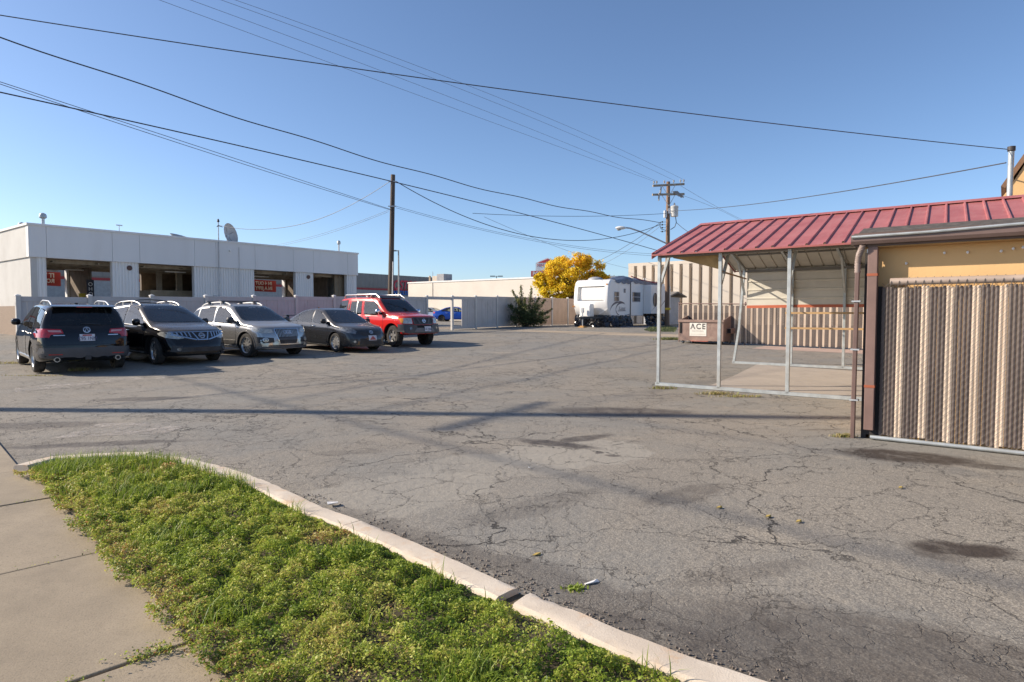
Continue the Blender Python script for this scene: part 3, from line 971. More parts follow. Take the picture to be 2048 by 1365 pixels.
# ------------------------------------------------------------------ vinyl fence
vin = mat('grey_vinyl', (0.50, 0.47, 0.45), 0.5, var=0.06, scale=1.5, dirt=(0.3, 0.26, 0.22), dirt_amt=.35)
vin_tan = mat('tan_vinyl', (0.56, 0.40, 0.29), 0.55, var=0.06, scale=1.5, dirt=(0.36, 0.25, 0.17), dirt_amt=.35)
vin_post = mat('vinyl_post', (0.56, 0.53, 0.49), 0.45, var=0.05)
F0 = Vector((-15.4, 19.7, 0)); FL_ = 1.96
fence = thing('vinyl_fence', 'grey and tan vinyl privacy fence with two open panels behind the parked cars', 'fence', F0, ANG_U)
FH = 1.86
for i in range(21):
    p = F0 + U1 * (i * FL_); z = gz(p.x, p.y)
    x = i * FL_
    mb = MB(); mb.box(x - .064, x + .064, -.064, .064, z - .1, z + FH + .03)
    po = mb.build('post', vin_post, fence, bevel=.006)
    M = Matrix.Translation((x, 0, z + FH + .03)) @ Matrix.Rotation(R(45), 4, 'Z')
    c = MB().lathe([(.104, 0), (.104, .025), (.0, .06)], 4, M)
    c.build('post_cap', white_trim, po)
    if i == 20: break
    q = F0 + U1 * ((i + 1) * FL_); z2 = gz(q.x, q.y)
    zb = (z + z2) / 2
    x0, x1 = x + .064, x + FL_ - .064
    m = vin if i < 13 else vin_tan
    rl = MB(); rl.box(x0, x1, -.025, .025, zb + FH - .16, zb + FH)
    rl.build('rail', m, fence, bevel=.004)
    if i not in (9,):
        rl = MB(); rl.box(x0, x1, -.025, .025, zb + .05, zb + .2); rl.build('rail', m, fence, bevel=.004)
    s0 = x0 if i != 10 else x0 + .72
    if i == 9: continue
    bd = MB()
    n = 11 if i != 10 else 7
    for k in range(n):
        a = s0 + (x1 - s0) * k / n
        b = s0 + (x1 - s0) * (k + 1) / n
        wob = .004 * math.sin(k * 2.1 + i)
        bd.box(a + .003, b - .003, -.012 + wob, .012 + wob, zb + .2, zb + FH - .16)
    bd.build('fence_panel', m, fence)
for i, hh in ((5.55, 1.4), (6.55, 1.4)):
    p = F0 + U1 * (i * FL_)
    t = thing('wooden_stake', 'thin tan stake leaning on the vinyl fence behind the ' + ('silver crossover' if i < 6 else 'grey sedan'), 'stake', (p.x + .1, p.y - .1, gz(p.x, p.y)), ANG_U)
    MB().beam((0, 0, 0), (0, .02, hh), .05).build('stick', mat('tan_stake', (0.5, 0.3, 0.17), .8), t)

# ------------------------------------------------------------------ distant buildings
CB = .6
store = thing('warehouse_store', 'huge grey-brown warehouse store with red and blue lettering far behind the garage', 'store', (-23, 110, CB), ANG_U)
cw = mat('ribbed_store_wall', (0.27, 0.245, 0.22), 0.75, var=.08, scale=.5)
mb = MB(); mb.box(-95, 14, 0.06, 40, 0, 7.5); corrugated(mb, -95, 14, 5.2, 7.5, 0.0, .9, .05); mb.build('wall', cw, store)
mb = MB(); mb.box(-95, 14.1, -.08, .06, 4.72, 5.05); mb.build('red_stripe', mat('store_red', (0.36, 0.035, 0.035), .6), store)
mb = MB(); mb.box(-95, 14, -.02, .05, 0, 4.72); mb.build('lower_wall', mat('store_lower_wall', (0.36, 0.35, 0.34), .7), store)
text('lettering', 'COSTCO', store, (1.7, -.18, 4.98), FACE, 2.35, mat('store_sign_red', (0.62, 0.03, 0.06), .5), .05, 'LEFT', .72, .25, .04)
text('lettering', 'WHOLESALE', store, (2.5, -.18, 4.05), FACE, 1.0, mat('store_sign_blue', (0.02, 0.12, 0.42), .5), .05, 'LEFT', .98, .15, .03)

WX = -12.3
whiteb = thing('white_building', 'long low cream-white windowless building beyond the open fence panels', 'building', (WX, 75, CB), ANG_A)
cream = mat('cream_block_wall', (0.66, 0.60, 0.52), 0.8, var=.05, scale=.6, dirt=(.55, .48, .40), dirt_amt=.5)
mb = MB(); mb.box(0, 25.5, 0, 14, 0, 4.3); mb.build('wall', cream, whiteb)
mb = MB(); mb.box(-.06, 25.56, -.06, 14, 4.3, 4.45); mb.build('roof_edge', white_trim, whiteb)
mb = MB(); mb.box(4.3, 4.5, -.12, -.001, 2.5, 2.65); mb.box(4.8, 4.95, -.12, -.001, 2.5, 2.62); mb.tube([(4.1, -.03, 2.7), (4.1, -.03, 4.3)], .02); mb.build('wall_fixture', mat('dark_fixture', (.08, .08, .08), .6), whiteb)
p = Vector((WX, 75, CB)) + AX * 2.7 + DV * 1.5
t = thing('rooftop_unit', 'grey rooftop air handler standing on the white building next to the store wall', 'air handler', (p.x, p.y, CB + 4.31), ANG_A)
MB().box(.55, 1.7, 0, 1.4, 0, 1.05).build('cabinet', mat('grey_cabinet', (0.25, 0.25, 0.26), .6), t, bevel=.02)
MB().box(-.3, .54, .1, 1.2, .1, .85).build('intake', mat('beige_intake', (0.45, 0.38, 0.3), .6), t, bevel=.02)
mb = MB(); mb.tube([(-.9, .3, 0), (-.9, .3, .75)], .1, 10); mb.lathe([(.0, .95), (.14, .85), (.16, .75), (.1, .7)], 10, Matrix.Translation((-.9, .3, 0))); mb.build('flue', mat('tan_flue', (.5, .38, .25), .6), t)
MB().tube([(-.6, .5, 0), (-.6, .5, 1.4)], .035, 6).build('pipe', galv2, t)

def area_light(px, ptop, Y, lab, double=False):
    tp = at(px, ptop, Y)
    t = thing('parking_lot_light', lab, 'light pole', (tp.x, tp.y, CB), 0, 'parking lot lights in the distance')
    h = tp.z - CB
    MB().tube([(0, 0, 0), (0, 0, h)], [.14, .09], 8).build('pole', mat('lamp_pole_grey', (.25, .25, .25), .5), t)
    mb = MB()
    if double:
        mb.box(-1.5, -.35, -.2, .2, h - .1, h + .12); mb.box(.35, 1.5, -.2, .2, h - .1, h + .12); mb.box(-.4, .4, -.05, .05, h - .05, h + .05)
    else:
        mb.beam((0, 0, h - .08), (-.5, 0, h - .05), .1); mb.box(-1.0, -.3, -.18, .18, h - .14, h + .02)
    mb.build('lamp_head', mat('lamp_head_grey', (.2, .2, .2), .5), t)
area_light(797, 501, 84, 'tall slim parking lot light with one lamp head beside the wooden pole')
area_light(886, 554, 130, 'two-headed parking lot light showing above the white building', True)
area_light(993, 553, 150, 'small far two-headed parking lot light above the white building, close to the red sign', True)

tp = at(1062, 556, 88)
t = thing('storage_sign', 'red and white roadside sign reading BO half hidden by the yellow tree', 'sign', (tp.x, tp.y, CB), -8)
zr = tp.z - CB
mb = MB(); mb.tube([(1.2, .3, 0), (1.2, .3, zr + .2)], .12, 8); mb.tube([(3.4, .3, 0), (3.4, .3, zr + .2)], .12, 8); mb.build('post', galv2, t)
MB().box(0, 4.6, 0, .3, zr + .15, zr + .95).build('red_board', mat('sign_red', (.55, .06, .04), .5), t)
text('lettering', 'BOX', t, (.22, -.01, zr + .27), FACE, .82, letter_white, .01, 'LEFT', .8, bold=.03)
MB().prism([(.65, zr + .95), (4.0, zr + .95), (4.0, zr + 2.05), (2.3, zr + 2.75), (.65, zr + 2.05)], 0, .3, 'xz').build('white_board', white_m, t)
MB().prism([(.9, zr + 2.05), (2.3, zr + 2.6), (3.7, zr + 2.05)], -.03, -.001, 'xz').build('red_gable', mat('sign_red2', (.55, .06, .05), .5), t)
text('lettering', 'MINI', t, (.85, -.01, zr + 1.5), FACE, .6, mat('sign_letter_red', (.5, .08, .08), .5), .01, 'LEFT', .8)

RX = at(1257, 528, 52)
conc = thing('concrete_building', 'tall cream concrete building with deep vertical fins behind the carport', 'building', (RX.x, RX.y, CB), ANG_A)
fin_m = mat('cream_precast_concrete', (0.63, 0.555, 0.465), 0.8, var=.06, scale=.8, streak=True, dirt=(.5, .42, .33), dirt_amt=.5, bump=.1)
ht = RX.z - CB
mb = MB(); mb.box(0, 20, .42, 12, 0, ht); mb.build('wall', mat('recessed_concrete', (0.5, 0.44, 0.37), .85), conc)
mb = MB(); mb.box(-.02, 20.02, 0.0, .43, ht - .22, ht + .02)
x = 0.0
while x < 19.5:
    w1 = .5
    mb.prism([(x, .0), (x + w1, .0), (x + w1 + .03, .42), (x - .03, .42)], 0, ht - .21, 'xy')
    # slanted head over each recess
    mb.prism([(0.0, ht - .24), (.425, ht - .24), (.425, ht - .62)], x + w1, x + .78, 'yz')
    x += .78
mb.build('vertical_fin', fin_m, conc)

# small shed with an eave beside the travel trailer
SP = at(1352, 640, 46)
shed = thing('small_shed', 'small pale shed with a sloping eave between the trailer and the finned building', 'shed', (SP.x - 1.7, SP.y + .5, CB), ANG_A)
MB().box(-.6, 1.25, 0, 2.2, 0, 2.0).build('wall', mat('pale_shed_wall', (.42, .44, .47), .8, var=.1), shed)
MB().prism([(-.45, 1.95), (1.1, 2.3), (2.7, 2.0), (2.7, 2.1), (1.1, 2.42), (-.45, 2.05)], -.9, 1.6, 'yz').build('roof', mat('shed_roof', (.2, .18, .16), .9), shed)
MB().box(.2, .9, -.03, 0, 1.1, 1.9).build('window', glass('shed_glass', (.08, .09, .1)), shed)

# tall ochre building at the right edge
YP = at(2005, 395, 16.5)
ochre = mat('ochre_stucco', (0.66, 0.43, 0.20), 0.85, var=.06, scale=1.2, bump=.2, bscale=30)
yb = thing('ochre_building', 'tall ochre stucco building with a sloping parapet at the right edge', 'building', (YP.x, YP.y, gz(0, 16.5)), ANG_A)
MB().prism([(0, 0), (0, 4.45), (.1, 4.6), (.62, 5.6), (1.5, 6.7), (9, 6.7), (9, 0)], 0, 5, 'xz').build('wall', ochre, yb)
MB().prism([(0.05, 4.66), (.62, 5.63), (1.5, 6.73), (9, 6.73), (9, 6.85), (1.45, 6.85), (.54, 5.72), (-.04, 4.72)], -.06, 5.05, 'xz').build('parapet_trim', mat('dark_trim', (.2, .11, .06), .7), yb)
fp = at(2018, 390, 15.6)
t = thing('flue_pipe', 'tall shiny flue pipe with dark cap by the ochre building', 'flue', (fp.x, fp.y, gz(0, 15.6)), 0)
ft = at(2023, 292, 15.6)
hh = ft.z - t.location.z
MB().tube([(0, 0, 0), (0.02, 0, hh - .12)], .062, 14).build('pipe', galv, t, smooth=40)
MB().lathe([(.062, hh - .14), (.085, hh - .12), (.085, hh - .02), (.0, hh)], 14, Matrix.Translation((.02, 0, 0))).build('cap', mat('dark_cap', (.05, .045, .045), .6), t, smooth=40)

# ------------------------------------------------------------------ carport
red_roof = NT('red_metal_roof')
_f = red_roof.noise(red_roof.obj(), 1.4, 6, .65).outputs[0]
_c = red_roof.mix(red_roof.ramp(_f, .3, .7), (0.335, 0.098, 0.095), (0.42, 0.15, 0.142))
_g = red_roof.noise(red_roof.vmath('MULTIPLY', red_roof.obj(), (6, 1, 1)), 2.2, 5, .7).outputs[0]
red_roof.put(red_roof.b.inputs['Base Color'], red_roof.mix(red_roof.ramp(_g, .5, .75, 0, .4), _c, (0.42, 0.235, 0.21)))
red_roof.b.inputs['Roughness'].default_value = .5
red_roof = red_roof.m
lin = mat('pale_roof_underside', (0.44, 0.42, 0.37), .6, var=.08)
cport = thing('carport', 'open metal carport with red ribbed roof on galvanised posts', 'carport', A0, ANG_A)
EV, RG, HALF, DEP = 2.66, 3.60, 2.9, 5.8
def roof_z(y): return EV + (RG - EV) * (1 - abs(y - HALF) / (HALF + .15)) if False else RG - (RG - EV) * abs(y - HALF) / (HALF + .18)
CX0, CX1 = -.28, 9.6
def skew(v): return (v[0] + .2 - .2 * (v[1] + .18) / 3.08, v[1], v[2])
def ribbed(mb, y0, y1, pitch=.285, hgt=.034, off=0.0, hw=.022):
    pts = [(CX0, 0)]
    x = CX0 + .02
    while x < CX1 - .1:
        pts += [(x, 0), (x + .012, hgt), (x + hw + .012, hgt), (x + hw + .024, 0)]
        x += pitch
    pts.append((CX1, 0))
    z0, z1 = roof_z(y0) + off, roof_z(y1) + off
    vs = [(a, y0, z0 + b) for a, b in pts] + [(a, y1, z1 + b) for a, b in pts]
    n = len(pts)
    vs = [skew(v) for v in vs]
    mb.add(vs, [(i, i + 1, n + i + 1, n + i) for i in range(n - 1)])
mb = MB(); ribbed(mb, -.18, HALF); ribbed(mb, HALF, DEP + .18)
mb.build('roof_panel', red_roof, cport)
mb = MB(); ribbed(mb, -.17, HALF, off=-.012); ribbed(mb, HALF, DEP + .17, off=-.012)
mb.build('roof_lining', lin, cport)
mb = MB(); mb.prism([(HALF - .16, roof_z(HALF - .16) + .026), (HALF, RG + .03), (HALF + .16, roof_z(HALF - .16) + .026), (HALF + .16, roof_z(HALF - .16) + .034), (HALF, RG + .045), (HALF - .16, roof_z(HALF - .16) + .034)], CX0 - .01, CX1, 'yz')
mb.build('ridge_cap', red_roof, cport)
mb = MB()
for yy in (-.19, DEP + .17):
    sh_ = .2 if yy < 0 else -.2
    mb.box(CX0 + sh_ - .01, CX1 + sh_, yy, yy + .012, EV - .03, EV + .002)
for s in (0, 1):                                       # gable trims
    y0, y1 = (-.18, HALF) if s == 0 else (HALF, DEP + .18)
    mb.prism([(y0, roof_z(y0) + .03), (y1, roof_z(y1) + .03), (y1, roof_z(y1) - .05), (y0, roof_z(y0) - .09)], CX0 - .015, CX0, 'yz')
mb.v = [skew(v) if i >= 16 else v for i, v in enumerate(mb.v)]
mb.build('edge_trim', mat('red_edge_trim', (0.30, .085, .08), .6), cport)
fx = [0, 1.25, 2.5, 3.75, 5.0, 6.25, 7.5, 8.75]
gzb = gz(6.5, 17.4)
for i, x in enumerate(fx):
    mb = MB(); mb.beam((x, 0, .03), (x, 0, EV - .03), .062); mb.build('post', galv, cport, bevel=.004)
    bx_ = x - .15 + (0 if i else 0)
    mb = MB()
    if i == 0:
        mb.beam((bx_ - .27, DEP, gzb + .02), (bx_ - .14, DEP, gzb + .95), .062); mb.beam((bx_ - .14, DEP, gzb + .93), (bx_ - .02, DEP, EV), .062)
    else:
        mb.beam((bx_, DEP, gzb + .02), (bx_, DEP, EV), .062)
    mb.build('post', galv, cport, bevel=.004)
    mb = MB()
    zf = roof_z(.05) - .06
    mb.beam((x, 0, zf - .0), (x - .075, HALF, RG - .07), .055); mb.beam((x - .075, HALF, RG - .07), (bx_, DEP, zf), .055)
    mb.build('rafter', galv, cport)
    mb = MB(); mb.beam((x, .0, 1.98), (x - .02, .62, roof_z(.62) - .06), .05, .05); mb.build('knee_brace', galv, cport)
    mb = MB(); mb.beam((bx_, DEP, 1.98), (bx_ + .02, DEP - .62, roof_z(.62) - .06), .05, .05); mb.build('knee_brace', galv, cport)
mb = MB(); mb.beam((-.06, 0, .035), (9, 0, .035), .062); mb.beam((-.45, DEP, gzb + .035), (9, DEP, gzb + .035), .062); mb.build('base_rail', galv, cport)
mb = MB()
for yy in (1.0, 2.0, 3.8, 4.8):
    mb.beam((CX0 + .25, yy, roof_z(yy) - .035), (CX1 - .1, yy, roof_z(yy) - .035), .05, .03)
mb.beam((CX0 + .25, .02, EV - .03), (CX1 - .1, .02, EV - .03), .06); mb.beam((CX0 + .15, DEP - .02, EV - .03), (CX1 - .1, DEP - .02, EV - .03), .06)
mb.build('purlin', mat('dark_purlin', (.16, .15, .14), .6), cport)
mb = MB()
z = 1.68; k = 0
prof = []
while z < EV - .02:
    prof += [(DEP + .045, z), (DEP + .045, z + .17), (DEP + .028, z + .185), (DEP + .028, z + .215), (DEP + .045, z + .23)]
    z += .232
n = len(prof)
mb.add([(-.1, a, b) for a, b in prof] + [(9, a, b) for a, b in prof], [(i, i + 1, n + i + 1, n + i) for i in range(n - 1)])
mb.build('back_panel', mat('pale_back_panel', (0.55, 0.52, 0.45), .55, var=.06), cport)
mb = MB(); mb.beam((-.1, DEP + .05, 1.65), (1.0, DEP + .05, 1.66), .03, .075); mb.beam((1.0, DEP + .05, 1.665), (9, DEP + .05, 1.66), .03, .075)
mb.build('orange_trim', mat('orange_red_trim', (.45, .11, .05), .5), cport)
mb = MB()
for zz in (1.42, 1.02):
    mb.beam((.95, DEP - .08, zz + gzb), (8, DEP - .08, zz + gzb), .04, .05)
mb.build('side_rail', mat('orange_wood_rail', (.42, .27, .13), .6), cport)
mb = MB()
cl = [(.22, .1, EV - .02), (1.17, .1, EV - .02), (1.17, .16, EV - .33), (.98, .15, EV - .27), (.8, .14, EV - .22), (.5, .12, EV - .13), (.25, .1, EV - .07)]
mb.add(cl, [tuple(range(7))]); mb.add([(a, b + .012, c) for a, b, c in cl], [tuple(reversed(range(7)))])
mb.build('torn_tarp', mat('ochre_tarp', (.36, .235, .10), .8, var=.15, scale=6), cport)
mb = MB(); mb.beam((1.25, .06, 2.28), (-.1, DEP - .05, 2.42), .03); mb.build('cross_tie', mat('rusty_tie', (.3, .17, .08), .7), cport)

# ------------------------------------------------------------------ slatted chain-link fences
slat_brown = mat('brown_fence_slat', (0.098, 0.074, 0.064), .55, var=.2, scale=7, streak=True, dirt=(.20, .155, .125), dirt_amt=.5)
slat_cream = mat('cream_fence_slat', (0.57, 0.455, 0.35), .55, var=.14, scale=7, streak=True, dirt=(.48, .36, .27), dirt_amt=.4)
mesh_wire = mat('brown_mesh_wire', (0.15, 0.13, 0.12), .5, .3)
brown_steel = mat('brown_painted_steel', (0.20, 0.125, 0.105), .5, var=.12, scale=4, dirt=(.3, .2, .15), dirt_amt=.4)
def slats(parent, x0, x1, z0, z1, y, w, pattern, names, wire, wr, zofs=None):
    groups = {}
    x = x0; k = 0
    while x < x1:
        c = pattern[k % len(pattern)]
        mb = groups.setdefault(c, MB())
        zo = zofs(x) if zofs else 0
        jz = random.uniform(-.012, .012)
        yy = y + random.uniform(-.003, .003)
        mb.prism([(x + .002, yy), (x + w * .5, yy - .006), (x + w - .002, yy), (x + w * .5, yy + .008)], z0 + zo + jz, z1 + zo + jz, 'xy')
        x += w; k += 1
    for c, mb in groups.items():
        mb.build(names[c][0], names[c][1], parent)
    if wire:
        d = wire; mb = MB()
        H = z1 - z0 + .08
        x = x0 - H
        while x < x1:
            for s in (1, -1):
                a, b = (x, x + H) if s > 0 else (x + H, x)
                za, zb = z0 - .03, z0 - .03 + H
                p, q = Vector((a, y - .012 * s - .004, za)), Vector((b, y - .012 * s - .004, zb))
                # clip to the fence length
                t0, t1 = 0.0, 1.0
                dx = q.x - p.x
                for lim, sg in ((x0, 1), (x1, -1)):
                    tt_ = (lim - p.x) / dx
                    if (dx > 0) == (sg > 0): t0 = max(t0, tt_)
                    else: t1 = min(t1, tt_)
                if t1 - t0 > .01:
                    mb.tube([p.lerp(q, t0), p.lerp(q, t1)], wr, 4, False)
            x += d
        mb.build('chain_link', mesh_wire, parent)
CF = Vector((4.18, 7.42, 0))
cfence = thing('slatted_fence', 'near chain-link fence with brown and cream privacy slats at the right', 'fence', CF, ANG_A, 'slatted chain-link fences')
slats(cfence, .14, 3.6, .07, 1.79, 0, .0385, 'bbbbcc', {'b': ('brown_slat', slat_brown), 'c': ('cream_slat', slat_cream)}, .078, .0019)
MB().tube([(.22, 0, 1.85), (3.7, 0, 1.85)], .042, 14).build('top_rail', mat('tan_top_rail', (.42, .33, .27), .45, .1), cfence, smooth=40)
MB().tube([(.06, -.02, .035), (3.7, -.02, .035)], .024, 12).build('bottom_rail', galv, cfence, smooth=40)
lp = MB()
x = .24
while x < 3.6:
    lp.tube([(x - .02, -.03, 1.79), (x - .004, -.046, 1.85), (x + .012, 0, 1.896), (x + .022, .042, 1.85)], .0035, 5, False)
    x += .078
lp.build('rail_tie', mesh_wire, cfence)
MB().tube([(3.62, .02, 0), (3.62, .02, 1.9)], .03, 10).build('post', mat('dark_brown_post', (.12, .08, .065), .5), cfence)

BF = A0 + DV * 12.9
bfence = thing('slatted_fence', 'far slatted chain-link fence with brown top rail behind the dumpster', 'fence', BF, ANG_A, 'slatted chain-link fences')
def bz(x):
    p = BF + AX * x
    return gz(p.x, p.y)
slats(bfence, -5.1, 8.5, .05, 1.52, 0, .0355, 'bbbbcc', {'b': ('brown_slat', slat_brown), 'c': ('cream_slat', slat_cream)}, None, 0, bz)
mb = MB()
for k in range(6): mb.tube([(-5.1 + k * 2.7, .03, bz(-5.1 + k * 2.7)), (-5.1 + k * 2.7, .03, bz(-5.1 + k * 2.7) + 1.66)], .028, 8)
mb.build('post', brown_steel, bfence)
MB().tube([(-5.12 + k * .5, 0, bz(-5.12 + k * .5) + 1.58) for k in range(28)], .022, 8).build('top_rail', brown_steel, bfence)

# ------------------------------------------------------------------ lean-to shop behind the near fence
shop = thing('lean_to_shop', 'low ochre shop with brown roof edge behind the near slatted fence', 'shop', CF, ANG_A)
MB().box(.02, 9, .13, 3.2, 0, 2.36).build('wall', ochre, shop)
roofm = mat('brown_shingle', (.085, .072, .062), .9, var=.3, scale=12, bump=.6, bscale=25)
MB().prism([(-.06, 2.40), (.42, 2.53), (3.3, 2.42), (3.3, 2.30), (.42, 2.42), (-.06, 2.33)], -.13, 9, 'yz').build('roof', roofm, shop)
fas = mat('brown_fascia', (.13, .085, .07), .55, var=.15)
MB().box(-.15, 9, -.075, -.061, 2.26, 2.42).build('fascia', fas, shop)
MB().prism([(-.155, 2.40), (-.155, 2.32), (-.135, 2.285), (-.076, 2.285), (-.076, 2.40), (-.086, 2.40), (-.086, 2.295), (-.13, 2.295), (-.145, 2.325), (-.145, 2.40)], -.17, 9, 'yz').build('gutter', mat('brown_gutter', (.15, .10, .085), .4, var=.1), shop)
MB().box(-.1, 9, -.06, .129, 2.25, 2.27).build('soffit', mat('ochre_soffit', (.42, .25, .10), .8), shop)
MB().tube([(-.16, -.165, 2.37), (.6, -.17, 2.375), (1.5, -.165, 2.40), (9, -.17, 2.42)], .016, 8).build('roof_conduit', galv, shop)
po = MB(); po.box(-.005, .095, -.07, .03, .12, 2.26); po.build('corner_post', brown_steel, shop, bevel=.006)
mb = MB()
for zz in (.62, 1.92): mb.box(-.009, .099, -.074, .034, zz, zz + .03)
mb.build('post_band', mat('rust_band', (.33, .09, .04), .6), shop)
mb = MB(); mb.beam((-.125, -.02, 0.0), (-.115, -.02, 1.98), .06, .045); mb.build('downspout', mat('brown_downspout', (.15, .095, .08), .45, var=.15), shop, bevel=.006)
fx_ = [(-.115, -.02, 1.96), (-.115, -.025, 2.08), (-.10, -.05, 2.17), (-.07, -.09, 2.23), (-.05, -.11, 2.29)]
pts, rs = [], []
for a, b in zip(fx_[:-1], fx_[1:]):
    for k in range(8):
        pts.append(Vector(a).lerp(Vector(b), k / 8)); rs.append(.036 if k % 2 else .029)
MB().tube(pts, rs, 12).build('flexible_elbow', mat('flex_elbow', (.3, .23, .2), .5), shop, smooth=60)
mb = MB()
for zz in (.45, 1.05, 1.62): mb.box(-.165, -.07, -.06, .015, zz, zz + .018)
mb.build('downspout_strap', galv2, shop)
mb = MB(); mb.box(-.05, .0, .05, .3, 0, 2.2); mb.box(.0, .14, .05, .08, .05, 1.8); mb.build('gap_shade_board', mat('gap_shade_black', (.035, .03, .03), .8), shop)  # near-black board put in as painted shade for the gaps beside the post
for x, z in ((.36, 2.06), (.72, 2.16), (.93, 2.155), (1.22, 2.15), (1.32, 2.17), (1.40, 2.18)):
    mb = MB(); mb.sphere((x, .11, z), .014, 5, (1, 1, 1.2)); mb.build('light_bulb', white_m, shop)
# ------------------------------------------------------------------ utility poles
P1 = at(779, 600, 33)
p1t = at(786, 350, 33)
pole1 = thing('utility_pole', 'plain dark wooden pole leaning slightly behind the vinyl fence', 'utility pole', (P1.x, P1.y, gz(P1.x, P1.y)), 0, 'wooden utility poles')
base1 = Vector(pole1.location)
top1 = p1t - base1
MB().tube([(0, 0, -.1), top1 * .5, top1], [.16, .135, .115], 12).build('pole_shaft', wood_dark, pole1, smooth=50)
mb = MB(); mb.tube([(.12, -.14, 0), Vector((.12, -.14, 0)) + top1 * .45], .03, 6); mb.build('conduit', galv2, pole1)
for f in (.955, .80):
    mb = MB(); mb.beam(top1 * f + Vector((-.2, -.1, 0)), top1 * f + Vector((.22, -.1, 0)), .05); mb.build('bracket', galv2, pole1)

P2 = at(1334, 652, 42)
p2t = at(1333, 364, 42)
pole2 = thing('utility_pole', 'brown wooden pole with two crossarms, white transformer and street lamp beside the trailer', 'utility pole', (P2.x, P2.y, gz(P2.x, P2.y)), 0, 'wooden utility poles')
b2 = Vector(pole2.location)
H2 = p2t.z - b2.z
MB().tube([(0, 0, -.1), (-.02, 0, H2)], [.17, .12], 12).build('pole_shaft', wood_brown, pole2, smooth=50)
def z2(py): return at(1333, py, 42).z - b2.z
def x2(px, py): return at(px, py, 42).x - b2.x
ARM = {}
for nm, (xa, ya, xb, yb) in {'upper': (1302, 375.5, 1370, 367.5), 'lower': (1301, 393, 1370, 387.5)}.items():
    a = Vector((x2(xa, ya), -.2, z2(ya))); b = Vector((x2(xb, yb), .35, z2(yb)))
    a.y, b.y = -.55, .2
    am = MB(); am.beam(a, b, .10, .13)
    ao = am.build('crossarm', arm_wood, pole2)
    ARM[nm] = (a, b)
    mb = MB()
    mid = (a + b) / 2
    for f in (.28, .72):
        mb.beam(a.lerp(b, f), Vector((0, -.12, mid.z - .75)), .03)
    mb.build('arm_brace', galv2, pole2)
INS = []
for f in (.03, .12, .36, .66, .88, .985):
    a, b = ARM['upper']
    p = a.lerp(b, f) + Vector((0, 0, .07))
    MB().lathe([(.02, 0), (.02, .08), (.06, .1), (.05, .16), (.065, .18), (.03, .24), (0, .25)], 8, Matrix.Translation(p)).build('insulator', mat('grey_insulator', (.35, .34, .33), .3), pole2)
    INS.append(b2 + p + Vector((0, 0, .22)))
mb = MB()
a, b = ARM['lower']
for f, d, l in ((.24, (.05, 0, .35), .4), (.2, (-.02, 0, -.4), .3), (.66, (.35, 0, -.25), .4), (.72, (.4, 0, -.35), .5), (.78, (.4, 0, -.35), .5)):
    p = a.lerp(b, f) + Vector((0, -.08, .12 if d[2] > -.3 or f > .5 else 0)); q = p + Vector(d)
    mb.tube([p - Vector(d) * .2, p, q], [.05, .06, .045], 8)
mb.build('fuse_cutout', mat('grey_cutout', (.3, .29, .28), .4), pole2)
tx = x2(1348, 422)
tr_ = MB(); tr_.lathe([(0, z2(434)), (.24, z2(434)), (.25, z2(431)), (.25, z2(417)), (.27, z2(416)), (.27, z2(414)), (.2, z2(412.5)), (0, z2(412))], 20, Matrix.Translation((tx, -.1, 0)))
tro = tr_.build('transformer', mat('pale_transformer', (.6, .6, .58), .4), pole2, smooth=40)
mb = MB(); mb.lathe([(.05, z2(413)), (.07, z2(411)), (.05, z2(409.5)), (.065, z2(409)), (.02, z2(406.5))], 10, Matrix.Translation((tx, -.1, 0))); mb.build('bushing', mat('grey_bushing', (.4, .38, .36), .35), tro)
mb = MB(); mb.box(-.05, tx - .2, -.14, -.06, z2(428), z2(418)); mb.box(-.3, -.14, -.2, 0, z2(436), z2(422)); mb.build('transformer_bracket', white_m, pole2)
mb = MB()
for py in (445, 450.5, 456.5, 464):
    mb.beam((-.15, -.1, z2(py)), (-.55, -.15, z2(py)), .02); mb.sphere((-.42, -.14, z2(py)), .06, 5)
mb.tube([(-.55, -.15, z2(445)), (-.58, -.15, z2(452)), (-.5, -.15, z2(459)), (-.15, -.1, z2(462))], .02, 5)
mb.tube([(.14, -.1, z2(460)), (.4, -.15, z2(455)), (.5, -.15, z2(446)), (.45, -.12, z2(434))], .025, 5)
mb.build('wire_rack', mat('dark_rack', (.06, .06, .06), .6), pole2)
lx, lz = x2(1243, 460), z2(460)
arm_p = [(-.1, -.1, z2(488)), (x2(1300, 476), -.4, z2(475)), (x2(1275, 466.5), -.7, z2(466)), (x2(1255, 461), -.9, z2(460.5)), (x2(1243, 459), -1.0, z2(459.6))]
MB().tube(arm_p, .05, 8).build('lamp_arm', galv2, pole2, smooth=50)
mb = MB(); mb.sphere((x2(1236, 461), -1.05, z2(460.5)), .2, 8, (1.75, .9, .55)); lh = mb.build('lamp_head', mat('white_lamp_head', (.7, .69, .66), .4), pole2, smooth=60)
mb = MB(); mb.sphere((x2(1232.5, 463), -1.05, z2(463)), .14, 8, (1.1, .9, .7)); mb.build('lamp_lens', glass('lamp_lens', (.4, .4, .38)), lh, smooth=60)
mb = MB(); mb.box(-.17, .17, -.19, -.16, z2(616), z2(620.5)); mb.build('yellow_tag', mat('yellow_tag', (.7, .45, .04), .6), pole2)

